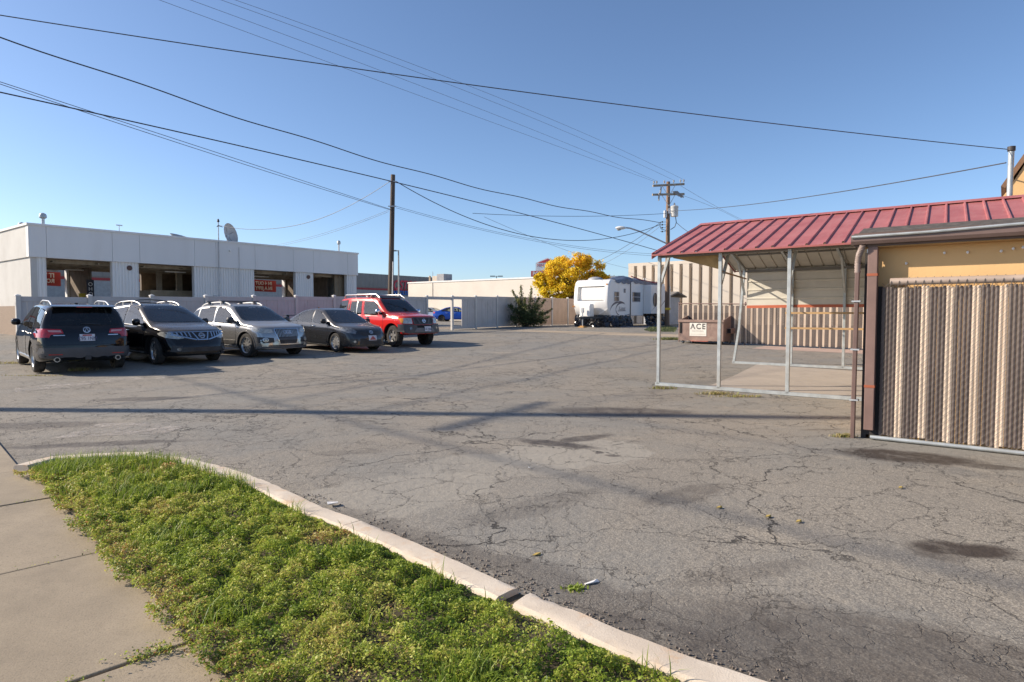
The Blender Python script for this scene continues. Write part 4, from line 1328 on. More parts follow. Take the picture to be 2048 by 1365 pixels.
# street pole out of the frame on the left: the wires run to it and its shadow crosses the lot
H0 = 15.4
sh = gnd(1000, 829)
SH = Vector((SUN.x, SUN.y, 0)).normalized()
P0 = Vector((sh.x, sh.y, 0)) + SH * (11.6 / math.tan(R(30)))
pole0 = thing('utility_pole', 'tall street pole with crossarm whose long shadow crosses the lot', 'utility pole', (P0.x, P0.y, 0), 0, 'wooden utility poles')
MB().tube([(0, 0, -.1), (0, 0, H0)], [.22, .16], 12).build('pole_shaft', wood_brown, pole0, smooth=50)
cdir = Vector((.50, .86, 0)).normalized()
MB().beam(Vector((0, 0, 11.6)) - cdir * 1.5, Vector((0, 0, 11.6)) + cdir * 1.5, .10, .11).build('crossarm', arm_wood, pole0)

# ------------------------------------------------------------------ wires
wire_m = mat('black_wire', (.055, .06, .075), .6)
wire_blue = mat('thin_grey_wire', (.15, .17, .20), .5)
def wire(lab, a, b, r, through=None, sag=None, m=wire_m, seg=60, wob=0.0, dash=False, group='overhead wires'):
    """a hanging wire between two points; the sag is solved so that it crosses one measured picture point"""
    a, b = Vector(a), Vector(b)
    if sag is None:
        best = None
        for i in range(1, 400):
            t = i / 400
            p = a.lerp(b, t)
            if p.y < .5: continue
            # column of the picture this point falls in
            px = 1024 + FPX * p.x / (p.y * math.cos(PITCH) - (p.z - CAMZ) * math.sin(PITCH))
            e = abs(px - through[0])
            if best is None or e < best[0]: best = (e, t, p)
        _, t, p = best
        q = at(through[0], through[1], p.y)
        sag = (p.z - q.z) / (4 * t * (1 - t))
    pts = []
    L = (b - a).length
    for i in range(seg + 1):
        t = i / seg
        p = a.lerp(b, t); p.z -= 4 * sag * t * (1 - t)
        if wob: p.z += wob * math.sin(t * L * 1.1)
        pts.append(p)
    o = MB().tube(pts, r, 6).build('overhead_wire', m)
    tag(o, lab, 'wire', group)
    return pts
Z = lambda z: Vector((P0.x, P0.y, z))
T1 = lambda f: base1 + top1 * f
right_end = at(2014, 299, 15.6)
wire('thick black wire crossing the sky from upper left to the flue pipe', Z(8.3), right_end, .010, (900, 164))
rack = b2 + Vector((-.5, -.15, z2(446)))
wire('wavy black cable passing just over the top of the leaning pole', Z(10.4), rack, .019, (500, 243), wob=.035, seg=160)
wire('heavy black cable crossing the leaning pole below its top', Z(7.6), at(1320, 503, 42), .019, (560, 310), seg=80)
p1w = T1(.775)
wire('upper of two thin grey wires dropping from the left to the leaning pole', Z(9.1), p1w + Vector((0, 0, .03)), .011, (300, 262), m=wire_blue)
wire('lower of two thin grey wires dropping from the left to the leaning pole', Z(9.25), p1w, .011, (300, 268), m=wire_blue)
mastp = MAST
wire('pale twisted drop line from the leaning pole to the garage mast', T1(.955) + Vector((-.15, -.1, 0)), mastp, .014, (600, 449), m=mat('pale_twisted_line', (.35, .36, .37), .5), wob=.01, seg=90)
roofp = at(548, 491, 43)
wire('upper thin line from the leaning pole down to the garage roof', T1(.775) + Vector((-.2, 0, .02)), roofp, .008, (660, 463), m=wire_blue)
wire('lower thin line from the leaning pole down to the garage roof', T1(.77) + Vector((-.2, 0, -.02)), roofp + Vector((.6, 0, 0)), .008, (680, 460), m=wire_blue)
wire('sagging black line from the leaning pole top towards the crossarm pole', T1(.955) + Vector((.2, -.1, 0)), b2 + Vector((-.55, -.15, z2(450))), .02, (1000, 458))
wire('upper faint line leaving the leaning pole to the right', T1(.80) + Vector((.22, -.1, 0)), at(1325, 509, 42), .009, (960, 457), m=wire_blue)
wire('lower faint line leaving the leaning pole to the right', T1(.79) + Vector((.22, -.1, 0)), at(1325, 513, 42), .009, (960, 460), m=wire_blue)
spl = at(945, 427, 36)
wire('thin branch line from the cable splice to the transformer pole', spl, b2 + Vector((-.1, -.15, z2(428))), .014, (1130, 433))
wire('thin line dropping from the cable splice behind the trailer', at(968, 434, 36), at(1300, 545, 60), .009, (1130, 500), m=wire_blue)
re2 = at(2012, 326, 15.9)
wire('long black wire from the transformer pole to the ochre building', b2 + Vector((.12, -.15, z2(423))), re2, .016, (1700, 381))
c0 = Vector((P0.x, P0.y, 11.75))
for k, (f, pt_) in enumerate(((.0, (700, 140)), (.12, (760, 135)), (.66, (800, 130)), (.985, (830, 132)))):
    e = INS[(0, 1, 3, 5)[k]]
    labs = ('outermost left of the four fine wires to the top crossarm', 'second from the left of the four fine wires to the top crossarm',
            'third from the left of the four fine wires to the top crossarm', 'outermost right of the four fine wires to the top crossarm')
    s0 = c0 + cdir * (-1.4, -.5, .6, 1.4)[k]
    pxs = ((700, 140), (760, 142), (800, 131), (840, 135))
    wire(labs[k], s0, e, .0065, pxs[k], m=wire_blue, group='fine wires to the crossarm pole')
for k, y2_ in enumerate((395, 404)):
    wire(('upper' if k == 0 else 'lower') + ' fine wire leaving the transformer pole to the right', b2 + Vector((.8, 0, z2(372 + k * 18))), at(1520, 455 + k * 12, 75), .01, (1400, y2_), m=wire_blue)
wire('black service drop from the street lamp pole behind the carport roof', b2 + Vector((.5, -.15, z2(446))), at(1420, 480, 40), .016, (1370, 460))
wire('slanting drop line under the street lamp', b2 + Vector((-.55, -.15, z2(446))), at(1195, 523, 60), .016, (1270, 481))
wire('lower slanting drop line under the street lamp', b2 + Vector((-.5, -.15, z2(452))), at(1150, 545, 62), .011, (1260, 498), m=wire_blue)
# street lines that leave the crossarm along the kerb (their soft shadows fall on the lot)
SD = Vector((.70, -.714, 0)).normalized()
for k, (o, zz, rr) in enumerate(((-1.4, 11.7, .013), (0.1, 10.4, .015), (1.4, 11.7, .013))):
    a = Vector((P0.x, P0.y, zz)) + cdir * o
    wire(('outer', 'middle', 'inner')[k] + ' street line along the kerb whose shadow crosses the asphalt', a - SD * 22, a + SD * 42, rr, sag=.6, seg=30, group='street lines along the kerb')
# ------------------------------------------------------------------ vehicles
tyre_m = mat('dusty_tyre', (0.030, 0.028, 0.026), 0.85, var=.3, scale=6, dirt=(.13, .11, .09), dirt_amt=.55, dirt_scale=3)
rim_m = mat('alloy_rim', (0.55, 0.55, 0.54), 0.3, .75, var=.12, scale=6, dirt=(.25, .22, .19), dirt_amt=.6)
rim_dark = mat('dark_wheel_inside', (0.03, 0.03, 0.03), 0.7)
chrome = mat('chrome_trim', (0.72, 0.73, 0.75), 0.14, 1.0, var=.05)
satin = mat('satin_silver_rail', (0.62, 0.61, 0.59), 0.32, .8, var=.08)
plastic = mat('black_plastic_trim', (0.028, 0.028, 0.03), 0.5, var=.25, dirt=(.12, .105, .09), dirt_amt=.4)
plastic_grey = mat('dark_grey_plastic', (0.065, 0.065, 0.07), 0.5, var=.15, dirt=(.16, .14, .12), dirt_amt=.4)
well_m = mat('wheel_well_black', (0.012, 0.012, 0.012), 0.9)
side_glass = pane('side_window_glass', (.50, .55, .54))
dark_glass = pane('tinted_window_glass', (.16, .17, .18), .06)
screen_glass = pane('windscreen_glass', (.55, .62, .58), .09)
interior_m = mat('car_interior', (.035, .034, .033), .8, var=.2)
lamp_m = mat('headlight_lens', (0.50, 0.49, 0.44), 0.08, .25, var=.25, scale=14, coat=.8)
lamp_dark = mat('smoked_headlight', (0.18, 0.19, 0.2), 0.08, .3, var=.4, scale=14, coat=.8)
tail_m = mat('red_tail_lens', (0.42, 0.012, 0.018), 0.12, coat=.8, var=.2, scale=14)
tail_pale = mat('pink_tail_lens', (0.60, 0.30, 0.30), 0.15, coat=.8)
amber_m = mat('amber_marker', (0.65, 0.24, 0.03), 0.2)
plate_m = mat('licence_plate_white', (0.62, 0.62, 0.66), 0.45, var=.08, scale=12)
plate_red = mat('licence_plate_red', (0.45, 0.10, 0.09), 0.5, var=.2, scale=20)
plate_blue = mat('plate_lettering', (0.06, 0.07, 0.16), 0.5)
badge_m = mat('badge_silver', (0.62, 0.63, 0.66), 0.25, .7)
seat_m = mat('seat_cloth', (.05, .05, .05), .9)

class Car:
    def __init__(s, root, spec, body_mat):
        s.root, s.sp, s.bm_ = root, spec, body_mat
        s.make_body()

    def section(s, x):
        sp = s.sp
        I = lambda k: float(np.interp(x, *zip(*sp[k])))
        zt, zb, wp = I('top'), I('bot'), I('wid')
        belt = min(I('belt'), zt - .012)
        tum = sp.get('tumble', .32)
        pts = [(0, zb), (wp * .6, zb), (wp * .86, zb)]
        H = belt - zb
        for zn, yy in sp.get('side', ((.03, .925), (.09, .965), (.20, .988), (.34, .997), (.48, 1.0), (.62, 1.0), (.74, .992), (.84, .982), (.93, .966), (1.0, .94))):
            pts.append((wp * yy, zb + H * zn))
        g = zt - belt
        cr = min(sp.get('crown', .07), g * .6)
        ze = zt - cr
        wb = wp * .94
        we = wb - max(ze - belt, 0) * tum
        for k in (.2, .4, .6, .8, .95):
            pts.append((wb + (we - wb) * k + .022 * math.sin(math.pi * k) * min(1, g / .4), belt + (ze - belt) * k))
        c = min(.10, we * .14)
        pts += [(we - c * .22, ze + cr * .30), (we - c * .7, ze + cr * .58), (we - c * 1.5, ze + cr * .78), (we * .66, zt - cr * .10), (we * .33, zt - cr * .02), (0, zt)]
        return pts

    def make_body(s):
        sp = s.sp
        x0, x1 = sp['top'][0][0], sp['top'][-1][0]
        n = int((x1 - x0) / .045)
        xs = list(np.linspace(x0, x1, n))
        rows = []
        secs = [s.section(x) for x in xs]
        # soften the table's kinks along the car
        A = np.array(secs)
        for _ in range(sp.get('soft', 2)):
            B = A.copy(); B[1:-1] = (A[:-2] + 2 * A[1:-1] + A[2:]) / 4; A = B
        hw = max(w for _, w in sp['wid'])
        m = A.shape[1]
        bf, br = sp.get('bow_f', .28), sp.get('bow_r', .16)
        xf, xr = x1 - .95, x0 + .8
        vs = []
        for i, x in enumerate(xs):
            ring = [(y, z) for y, z in A[i]] + [(-y, z) for y, z in A[i][-2:0:-1]]
            for y, z in ring:
                k = (abs(y) / hw) ** 2.4
                xx = x
                if x > xf: xx -= bf * k * ((x - xf) / (x1 - xf)) ** 1.3
                if x < xr: xx += br * k * ((xr - x) / (xr - x0)) ** 1.3
                # faces lean a little with height
                if x > x1 - .30:
                    xx -= sp.get('lean_f', .10) * max(0, (z - .55)) * ((x - x1 + .30) / .30)
                vs.append((xx, y, z))
        r = 2 * m - 2
        fs = []
        for i in range(len(xs) - 1):
            for k in range(r):
                k2 = (k + 1) % r
                fs.append((i * r + k, i * r + k2, (i + 1) * r + k2, (i + 1) * r + k))
        fs.append(tuple(reversed(range(r)))); fs.append(tuple(range((len(xs) - 1) * r, len(xs) * r)))
        me = bpy.data.meshes.new('body')
        me.from_pydata(vs, [], fs)
        bm = bmesh.new(); bm.from_mesh(me)
        bmesh.ops.recalc_face_normals(bm, faces=bm.faces)
        # rounded cap fill so that reflections run smoothly over nose and tail
        bmesh.ops.triangulate(bm, faces=[f for f in bm.faces if len(f.verts) > 4])
        s.bvh = BVHTree.FromBMesh(bm)
        bm.to_mesh(me); bm.free()
        me.materials.append(s.bm_); me.materials.append(well_m)
        o = bpy.data.objects.new('body', me)
        COL.objects.link(o)
        # wheel openings
        cut = MB(); cut.cur = 1
        wb, R_ = sp['wb'], sp['R']
        for sx in (1, -1):
            for sy in (1, -1):
                M = Matrix.Translation((sx * wb / 2, sy * (hw - .15), R_)) @ Matrix.Rotation(R(90), 4, 'X')
                cut.lathe([(R_ * sp.get('arch', 1.12), -.20), (R_ * sp.get('arch', 1.12), .20)], 36, M, True)
        co = cut.build('cutter', [s.bm_, well_m])
        md = o.modifiers.new('b', 'BOOLEAN'); md.operation = 'DIFFERENCE'; md.object = co; md.solver = 'EXACT'
        try: md.material_mode = 'INDEX'
        except Exception: pass
        dg = bpy.context.evaluated_depsgraph_get()
        dg.update()
        m2 = bpy.data.meshes.new_from_object(o.evaluated_get(dg))
        o.modifiers.clear()
        o.data = m2
        m2.name = 'body'
        bpy.data.objects.remove(co)
        smooth_by_angle(m2, 32)
        o.parent = s.root
        s.body = o

    def cast(s, axis, u, v):
        o, d = {'R': ((u, -4, v), (0, 1, 0)), 'L': ((u, 4, v), (0, -1, 0)), 'F': ((6, u, v), (-1, 0, 0)), 'B': ((-6, u, v), (1, 0, 0)), 'T': ((u, v, 5), (0, 0, -1))}[axis]
        h = s.bvh.ray_cast(Vector(o), Vector(d))
        if h[0] is None:
            near = {'R': (u, -1, v), 'L': (u, 1, v), 'F': (3, u, v), 'B': (-3, u, v), 'T': (u, v, 2)}[axis]
            h = s.bvh.find_nearest(Vector(near))
        nrm = h[1]
        if nrm.dot(Vector(d)) > 0: nrm = -nrm
        return h[0], nrm

    def decal(s, name, axis, polys, off, m, parent=None, step=.07, both=False):
        """a fitted piece (pane, lamp, trim) that follows the body surface, standing off by a few millimetres"""
        res = []
        for ax in ((axis, {'R': 'L', 'L': 'R'}.get(axis, axis)) if both else (axis,)):
            bm = bmesh.new()
            pl = polys if isinstance(polys[0][0], (tuple, list)) else [polys]
            for p in pl:
                bm.faces.new([bm.verts.new((a, b, 0)) for a, b in p])
            for axi in (0, 1):
                vals = [v.co[axi] for v in bm.verts]
                k = math.floor(min(vals) / step) + 1
                while k * step < max(vals):
                    co = [0, 0, 0]; co[axi] = k * step
                    no = [0, 0, 0]; no[axi] = 1
                    bmesh.ops.bisect_plane(bm, geom=bm.verts[:] + bm.edges[:] + bm.faces[:], plane_co=co, plane_no=no)
                    k += 1
            edge = set(v for e in bm.edges if len(e.link_faces) == 1 for v in e.verts)
            for v in bm.verts:
                h, nr = s.cast(ax, v.co.x, v.co.y)
                v.co = h + nr * (off)
            bmesh.ops.recalc_face_normals(bm, faces=bm.faces)
            # give it an edge that turns down to the body
            eds = [e for e in bm.edges if len(e.link_faces) == 1]
            ex = bmesh.ops.extrude_edge_only(bm, edges=eds)
            for g in ex['geom']:
                if isinstance(g, bmesh.types.BMVert):
                    h = s.bvh.find_nearest(g.co)
                    g.co = h[0] - h[1] * .004
            bmesh.ops.recalc_face_normals(bm, faces=bm.faces)
            me = bpy.data.meshes.new(name)
            bm.to_mesh(me); bm.free()
            me.materials.append(m)
            smooth_by_angle(me, 40)
            o = bpy.data.objects.new(name, me)
            COL.objects.link(o)
            o.parent = parent or s.root
            res.append(o)
        return res if both else res[0]

    def window(s, name, axis, poly, off, m, both=False):
        """a pane, with the body opened behind it"""
        c = Vector((sum(p[0] for p in poly) / len(poly), sum(p[1] for p in poly) / len(poly)))
        hole = [tuple(c + (Vector(p) - c) * .95) for p in poly]
        me = s.body.data
        bm = bmesh.new(); bm.from_mesh(me)
        kill = []
        hx, hy = np.array([p[0] for p in hole]), np.array([p[1] for p in hole])
        def inside(x, y):
            r = False; j = len(hole) - 1
            for i in range(len(hole)):
                if (hole[i][1] > y) != (hole[j][1] > y) and x < (hole[j][0] - hole[i][0]) * (y - hole[i][1]) / (hole[j][1] - hole[i][1]) + hole[i][0]: r = not r
                j = i
            return r
        for f in bm.faces:
            p = f.calc_center_median(); n = f.normal
            if axis in 'RL':
                ok = (both or (p.y < 0) == (axis == 'R')) and abs(n.y) > .4 and inside(p.x, p.z)
            elif axis == 'F': ok = p.x > 0 and n.x > .2 and inside(p.y, p.z)
            else: ok = p.x < 0 and n.x < -.2 and inside(p.y, p.z)
            if ok: kill.append(f)
        bmesh.ops.delete(bm, geom=kill, context='FACES')
        bm.to_mesh(me); bm.free()
        return s.decal(name, axis, poly, off, m, both=both)

    def cabin(s, dash_x, dash_z, seat_z, rear=True):
        sp = s.sp
        hw = max(w for _, w in sp['wid'])
        mb = MB(); mb.box(-1.9, dash_x + .5, -hw + .12, hw - .12, .42, .5); mb.prism([(dash_x - .12, .5), (dash_x - .16, dash_z - .08), (dash_x, dash_z), (dash_x + .45, dash_z - .05), (dash_x + .5, .5)], -hw + .14, hw - .14, 'xz')
        mb.build('dashboard', interior_m, s.root, bevel=.02)
        mb = MB()
        M = Matrix.Translation((dash_x - .30, .38, dash_z - .02)) @ Matrix.Rotation(R(-65), 4, 'Y')
        mb.tube([M @ Vector((.18 * math.cos(2 * math.pi * k / 18), .18 * math.sin(2 * math.pi * k / 18), 0)) for k in range(19)], .016, 6)
        mb.beam(M @ Vector((-.18, 0, 0)), M @ Vector((.18, 0, 0)), .03); mb.beam(M @ Vector((0, 0, 0)), Vector((dash_x, .38, dash_z - .12)), .05)
        mb.build('steering_wheel', interior_m, s.root)
        rows = [(dash_x - .95, .37, .24)] + ([(dash_x - 1.78, .36, .30)] if rear else [])
        for x, yy, w in rows:
            for q in (-yy, yy):
                mb = MB()
                mb.box(x - .05, x + .48, q - w, q + w, .5, seat_z - .05)
                mb.prism([(x - .02, seat_z - .1), (x - .20, seat_z + .52), (x - .08, seat_z + .54), (x + .12, seat_z - .08)], q - w * .95, q + w * .95, 'xz')
                mb.prism([(x - .20, seat_z + .57), (x - .22, seat_z + .72), (x - .13, seat_z + .73), (x - .10, seat_z + .57)], q - .13, q + .13, 'xz')
                mb.build('car_seat', interior_m, s.root, bevel=.03)

    def wheels(s, spokes=5, style='wide', steer=0, wid=.23, rim=.66, rm=None, knob=False):
        sp = s.sp
        wb, R_ = sp['wb'], sp['R']
        hw = max(w for _, w in sp['wid'])
        rm = rm or rim_m
        for sx in (1, -1):
            for sy in (1, -1):
                w = node_part('wheel', s.root, (sx * wb / 2, sy * (hw - wid / 2 - .035), R_ - .004), (0, 0, R(steer) if sx > 0 else 0))
                M = Matrix.Rotation(R(-90 * sy), 4, 'X')        # local +z points outwards
                h = wid / 2
                rr = R_ * rim
                prof = [(rr, -h * .85), (rr + .02, -h * .98), (R_ * .9, -h), (R_ * .975, -h * .82), (R_, -h * .55), (R_, h * .55), (R_ * .975, h * .82), (R_ * .9, h), (rr + .02, h * .98), (rr, h * .85)]
                t = MB(); t.lathe(prof, 40, M)
                if knob:
                    for k in range(30):
                        a = 2 * math.pi * k / 30
                        for zz in (-.55, .0, .55):
                            MM = M @ Matrix.Rotation(a + zz * .1, 4, 'Z') @ Matrix.Translation((R_ - .004, 0, zz * h))
                            t.box(-.01, .014, -.022, .022, -h * .22, h * .22, MM)
                else:
                    for zz in (-.5, -.17, .17, .5):
                        t.lathe([(R_ + .001, zz * h - .004), (R_ + .0045, zz * h - .01 + .02), (R_ + .0045, zz * h + .02), (R_ + .001, zz * h + .03)], 40, M)
                t.build('tyre', tyre_m, w, smooth=30)
                r = MB()
                r.cur = 1
                r.lathe([(rr, -h * .85), (rr * .97, -h * .8), (rr * .93, h * .1), (0.02, h * .12)], 32, M)
                r.cur = 0
                r.lathe([(rr * .90, h * .45), (rr * .95, h * .80), (rr, h * .90), (rr * 1.03, h * .84), (rr * 1.0, h * .6)], 40, M)
                r.lathe([(0, h * .60), (rr * .2, h * .58), (rr * .25, h * .45), (rr * .25, h * .15)], 20, M)
                for k in range(spokes):
                    a = 2 * math.pi * k / spokes + .3
                    MM = M @ Matrix.Rotation(a, 4, 'Z')
                    if style == 'split':
                        for q in (-1, 1):
                            r.prism([(rr * .15, q * .012 - .014), (rr * .15, q * .012 + .014), (rr * .96, q * .045 + .016), (rr * .96, q * .045 - .016)], h * .36, h * .62, 'xy', MM)
                    else:
                        ww = {'wide': (.038, .055), 'thin': (.02, .026), 'blade': (.03, .036)}[style]
                        r.prism([(rr * .15, -ww[0]), (rr * .15, ww[0]), (rr * .96, ww[1]), (rr * .96, -ww[1])], h * .34, h * .64, 'xy', MM)
                r.build('rim', [rm, rim_dark], w, smooth=30)

    def mirrors(s, x, z, m, yoff=.10, size=(.10, .17, .12), glass_back=True):
        for sy, ax in ((1, 'L'), (-1, 'R')):
            h, n = s.cast(ax, x, z)
            mb = MB()
            c = h + Vector((.02, sy * (yoff + .03), .06))
            M = Matrix.Translation(c) @ Matrix.Diagonal((size[0], size[1] * .62, size[2] * .75, 1))
            mb.lathe([(math.sin(math.pi * i / 8) ** .6 if i not in (0, 8) else 0, -math.cos(math.pi * i / 8)) for i in range(9)], 14, M)
            mi = mb.build('mirror', m, s.root, smooth=60)
            b = MB(); b.beam(h - Vector((0, sy * .02, 0)), c - Vector((0, sy * .03, .05)), .05, .04); b.build('mirror_arm', plastic, mi)

    def handles(s, xs, z, m):
        for sy, ax in ((1, 'L'), (-1, 'R')):
            for x in xs:
                h, n = s.cast(ax, x, z)
                mb = MB()
                mb.tube([h + n * .002 + Vector((-.1, 0, 0)), h + n * .032 + Vector((-.06, 0, 0)), h + n * .032 + Vector((.06, 0, 0)), h + n * .002 + Vector((.1, 0, 0))], .017, 8)
                mb.build('door_handle', m, s.root, smooth=60)

    def seams(s, xlist, z0, z1):
        """shut lines between the doors"""
        for ax in ('R', 'L'):
            for pts in xlist:
                mb = MB()
                P = []
                for (xa, za), (xb, zb) in zip(pts[:-1], pts[1:]):
                    for k in range(8):
                        h, n = s.cast(ax, xa + (xb - xa) * k / 8, za + (zb - za) * k / 8)
                        P.append(h + n * .0005)
                mb.tube(P, .0045, 5)
                mb.build('door_seam', well_m, s.root)

    def rails(s, x0, x1, y, m, lift=.075, r=.019, feet=2):
        for sy in (1, -1):
            P = []
            n = 12
            for k in range(n + 1):
                t = k / n
                h, nn = s.cast('T', x0 + (x1 - x0) * t, sy * y)
                e = min(1, 4 * t, 4 * (1 - t)) ** .55
                P.append(h + Vector((0, 0, lift * e + .008)))
            mb = MB(); mb.tube(P, r, 8)
            for k in range(feet):
                t = (k + 1) / (feet + 1)
                h, nn = s.cast('T', x0 + (x1 - x0) * t, sy * y)
                mb.beam(h - Vector((0, 0, .02)), h + Vector((0, 0, lift)), .03, .03)
            mb.build('roof_rail', m, s.root, smooth=60)

    def badge(s, name, axis, u, v, polys, off=.012, m=None):
        return s.decal(name, axis, [[(u + a, v + b) for a, b in p] for p in polys], off, m or badge_m)

def ring(r0, r1, n=18, sx=1.0, c=(0, 0)):
    P = []
    for k in range(n):
        a, b = 2 * math.pi * k / n, 2 * math.pi * (k + 1) / n
        P.append([(c[0] + sx * r0 * math.cos(a), c[1] + r0 * math.sin(a)), (c[0] + sx * r1 * math.cos(a), c[1] + r1 * math.sin(a)), (c[0] + sx * r1 * math.cos(b), c[1] + r1 * math.sin(b)), (c[0] + sx * r0 * math.cos(b), c[1] + r0 * math.sin(b))])
    return P
def rect(x0, x1, y0, y1): return [(x0, y0), (x1, y0), (x1, y1), (x0, y1)]
def arc_band(cx, cz, r0, r1, a0=0, a1=180, n=14):
    P = []
    for k in range(n):
        a, b = R(a0 + (a1 - a0) * k / n), R(a0 + (a1 - a0) * (k + 1) / n)
        P.append([(cx + r0 * math.cos(a), cz + r0 * math.sin(a)), (cx + r1 * math.cos(a), cz + r1 * math.sin(a)), (cx + r1 * math.cos(b), cz + r1 * math.sin(b)), (cx + r0 * math.cos(b), cz + r0 * math.sin(b))])
    return P
def my(poly): return [(-a, b) for a, b in poly]

def car_root(name, label, cat, axle, deg, wb, rear=False):
    h = Vector((math.cos(R(deg)), math.sin(R(deg)), 0))
    c = Vector((axle[0], axle[1], 0)) + h * (wb / 2 if rear else -wb / 2)
    f, b = c + h * wb / 2, c - h * wb / 2
    t = thing(name, label, cat, (c.x, c.y, 0), deg, None)
    zf, zb = gz(f.x, f.y), gz(b.x, b.y)
    t.location.z = (zf + zb) / 2 + .004
    t.rotation_euler = (0, -math.atan2(zf - zb, wb), R(deg))
    return t

def plate(c, axis, u, v, w=.155, h=.078, rows=None, red=True, words='', off=.02):
    p = c.decal('licence_plate', axis, [rect(u - w, u + w, v - h, v + h)], off, plate_m)
    if red == 'top':
        c.decal('plate_red_strip', axis, [rect(u - w * .6, u + w * .62, v + h * .45, v + h * .88)], off + .004, plate_red, p)
    elif red == 'arch':
        c.decal('plate_red_arch', axis, [[(u - w * .85, v - h * .75), (u + w * .85, v - h * .75), (u + w * .5, v - h * .1), (u + w * .15, v + h * .6), (u - w * .15, v + h * .6), (u - w * .5, v - h * .1)]], off + .004, plate_red, p)
    if words:
        hh, n = c.cast(axis, u, v)
        rz = {'F': 90, 'B': -90}[axis]
        x = hh.x + (off + .009) * (1 if axis == 'F' else -1)
        text('plate_lettering', words, p, (x, u, v - h * .72), (R(90), 0, R(rz)), h * 1.5, plate_blue, .001, 'CENTER', .82)
    return p

# --- black luxury SUV, seen from behind
mdx = dict(wb=2.75, R=.375, tumble=.36, bow_f=.3, bow_r=.20, lean_f=.1,
           top=[(-2.50, .62), (-2.49, .80), (-2.46, .98), (-2.40, 1.10), (-2.33, 1.16), (-2.18, 1.40), (-2.06, 1.585), (-1.95, 1.63), (-1.5, 1.668), (-.6, 1.685), (0.1, 1.67), (.45, 1.60), (1.15, 1.19), (1.25, 1.14), (1.8, 1.06), (2.1, .97), (2.25, .86), (2.32, .66)],
           belt=[(-2.5, .92), (-2.3, 1.06), (-1.6, 1.075), (0, 1.03), (1.1, .99), (2.0, .88), (2.32, .6)],
           bot=[(-2.5, .42), (-2.3, .33), (-1.9, .25), (1.9, .23), (2.32, .34)],
           wid=[(-2.5, .86), (-2.2, .945), (-1.6, .985), (-1.375, .99), (0, .97), (1.375, .99), (1.9, .95), (2.32, .80)])
blk = paint('black_car_paint', (0.004, 0.005, 0.009), .1, .26, .08)
root = car_root('parked_suv', 'black SUV parked with its rear and red tail lights towards the viewer', 'suv', (-11.06, 16.08), 134, 2.75, True)
c = Car(root, mdx, blk)
c.cabin(.78, 1.02, .72)
c.wheels(5, 'wide')
c.window('rear_window', 'B', [(-.60, 1.585), (.60, 1.585), (.72, 1.20), (.70, 1.165), (-.70, 1.165), (-.72, 1.20)], .006, dark_glass)
c.decal('tailgate_recess', 'B', [[(-.42, .98), (.42, .98), (.34, .76), (-.34, .76)]], .004, blk)
for sgn in (1, -1):
    S = (lambda p: p) if sgn > 0 else my
    c.decal('tail_light', 'B', [S([(.50, 1.075), (.86, 1.095), (.955, 1.07), (.95, .88), (.80, .885), (.70, .95), (.46, .985)])], .014, tail_m)
    c.decal('tail_light_strip', 'B', [S([(.52, 1.05), (.76, 1.055), (.74, 1.015), (.50, 1.005)])], .019, tail_pale)
    c.decal('reflector', 'B', [S(rect(.50, .76, .475, .495))], .034, tail_m)
    c.decal('badge', 'B', [S(rect(.44, .66, .925, .945))], .01, badge_m)
for ax in ('L', 'R'):
    c.decal('tail_light_side', ax, [[(-2.34, 1.08), (-2.02, 1.05), (-2.10, .93), (-2.36, .88)]], .01, tail_m)
c.decal('rear_bumper_trim', 'B', [[(-.90, .64), (.90, .64), (.93, .52), (.88, .42), (-.88, .42), (-.93, .52)]], .03, plastic_grey)
c.decal('bumper_step', 'B', [rect(-.93, .93, .70, .735)], .035, blk)
c.badge('emblem', 'B', 0, 1.06, ring(.052, .070, 20, 1.1) + [[(-.045, -.045), (-.03, -.045), (.006, .05), (-.006, .05)], [(.045, -.045), (.03, -.045), (-.006, .05), (.006, .05)]])
plate(c, 'B', 0, .875, .155, .080, red='top', words='C95 1NM')
c.decal('wiper', 'B', [[(-.30, 1.19), (.10, 1.215), (.10, 1.20), (-.30, 1.17)]], .02, plastic)
mb = MB(); mb.prism([(-2.19, 1.60), (-2.20, 1.625), (-1.95, 1.665), (-1.9, 1.64)], -.66, .66, 'xz'); sp_ = mb.build('rear_spoiler', blk, root, bevel=.008)
mb = MB(); mb.box(-2.205, -2.19, -.16, .16, 1.602, 1.622); mb.build('brake_light', tail_m, sp_)
for sgn in (1, -1):
    mb = MB(); mb.tube([(-2.05, sgn * .62, .37), (-2.50, sgn * .62, .37)], .052, 14); mb.tube([(-2.50, sgn * .62, .37), (-2.53, sgn * .62, .37)], .058, 14); mb.build('exhaust_tip', rim_m, root, smooth=40)
    mb = MB(); mb.tube([(-2.531, sgn * .62, .37), (-2.533, sgn * .62, .37)], .045, 14); mb.build('exhaust_opening', well_m, root)
mb = MB(); mb.box(-2.5, -2.2, -.05, .05, .36, .44); mb.box(-2.53, -2.5, -.06, .06, .35, .45); mb.box(-2.3, -2.2, -.5, .5, .36, .42); mb.build('tow_hitch', plastic, root)
for poly in ([(-2.0, 1.50), (-1.55, 1.56), (-1.52, 1.12), (-2.10, 1.15)], [(-1.47, 1.57), (-.50, 1.60), (-.46, 1.09), (-1.44, 1.12)], [(-.40, 1.60), (.20, 1.56), (.95, 1.13), (.95, 1.07), (-.36, 1.09)]):
    c.window('side_window', 'L', poly, .006, side_glass, both=True)
c.window('windscreen', 'F', [(-.62, 1.60), (.62, 1.60), (.78, 1.20), (-.78, 1.20)], .006, screen_glass)
c.rails(-1.85, -.1, .60, satin, .085)
c.mirrors(.78, 1.12, blk)
c.handles((-1.05, .02), .95, satin)
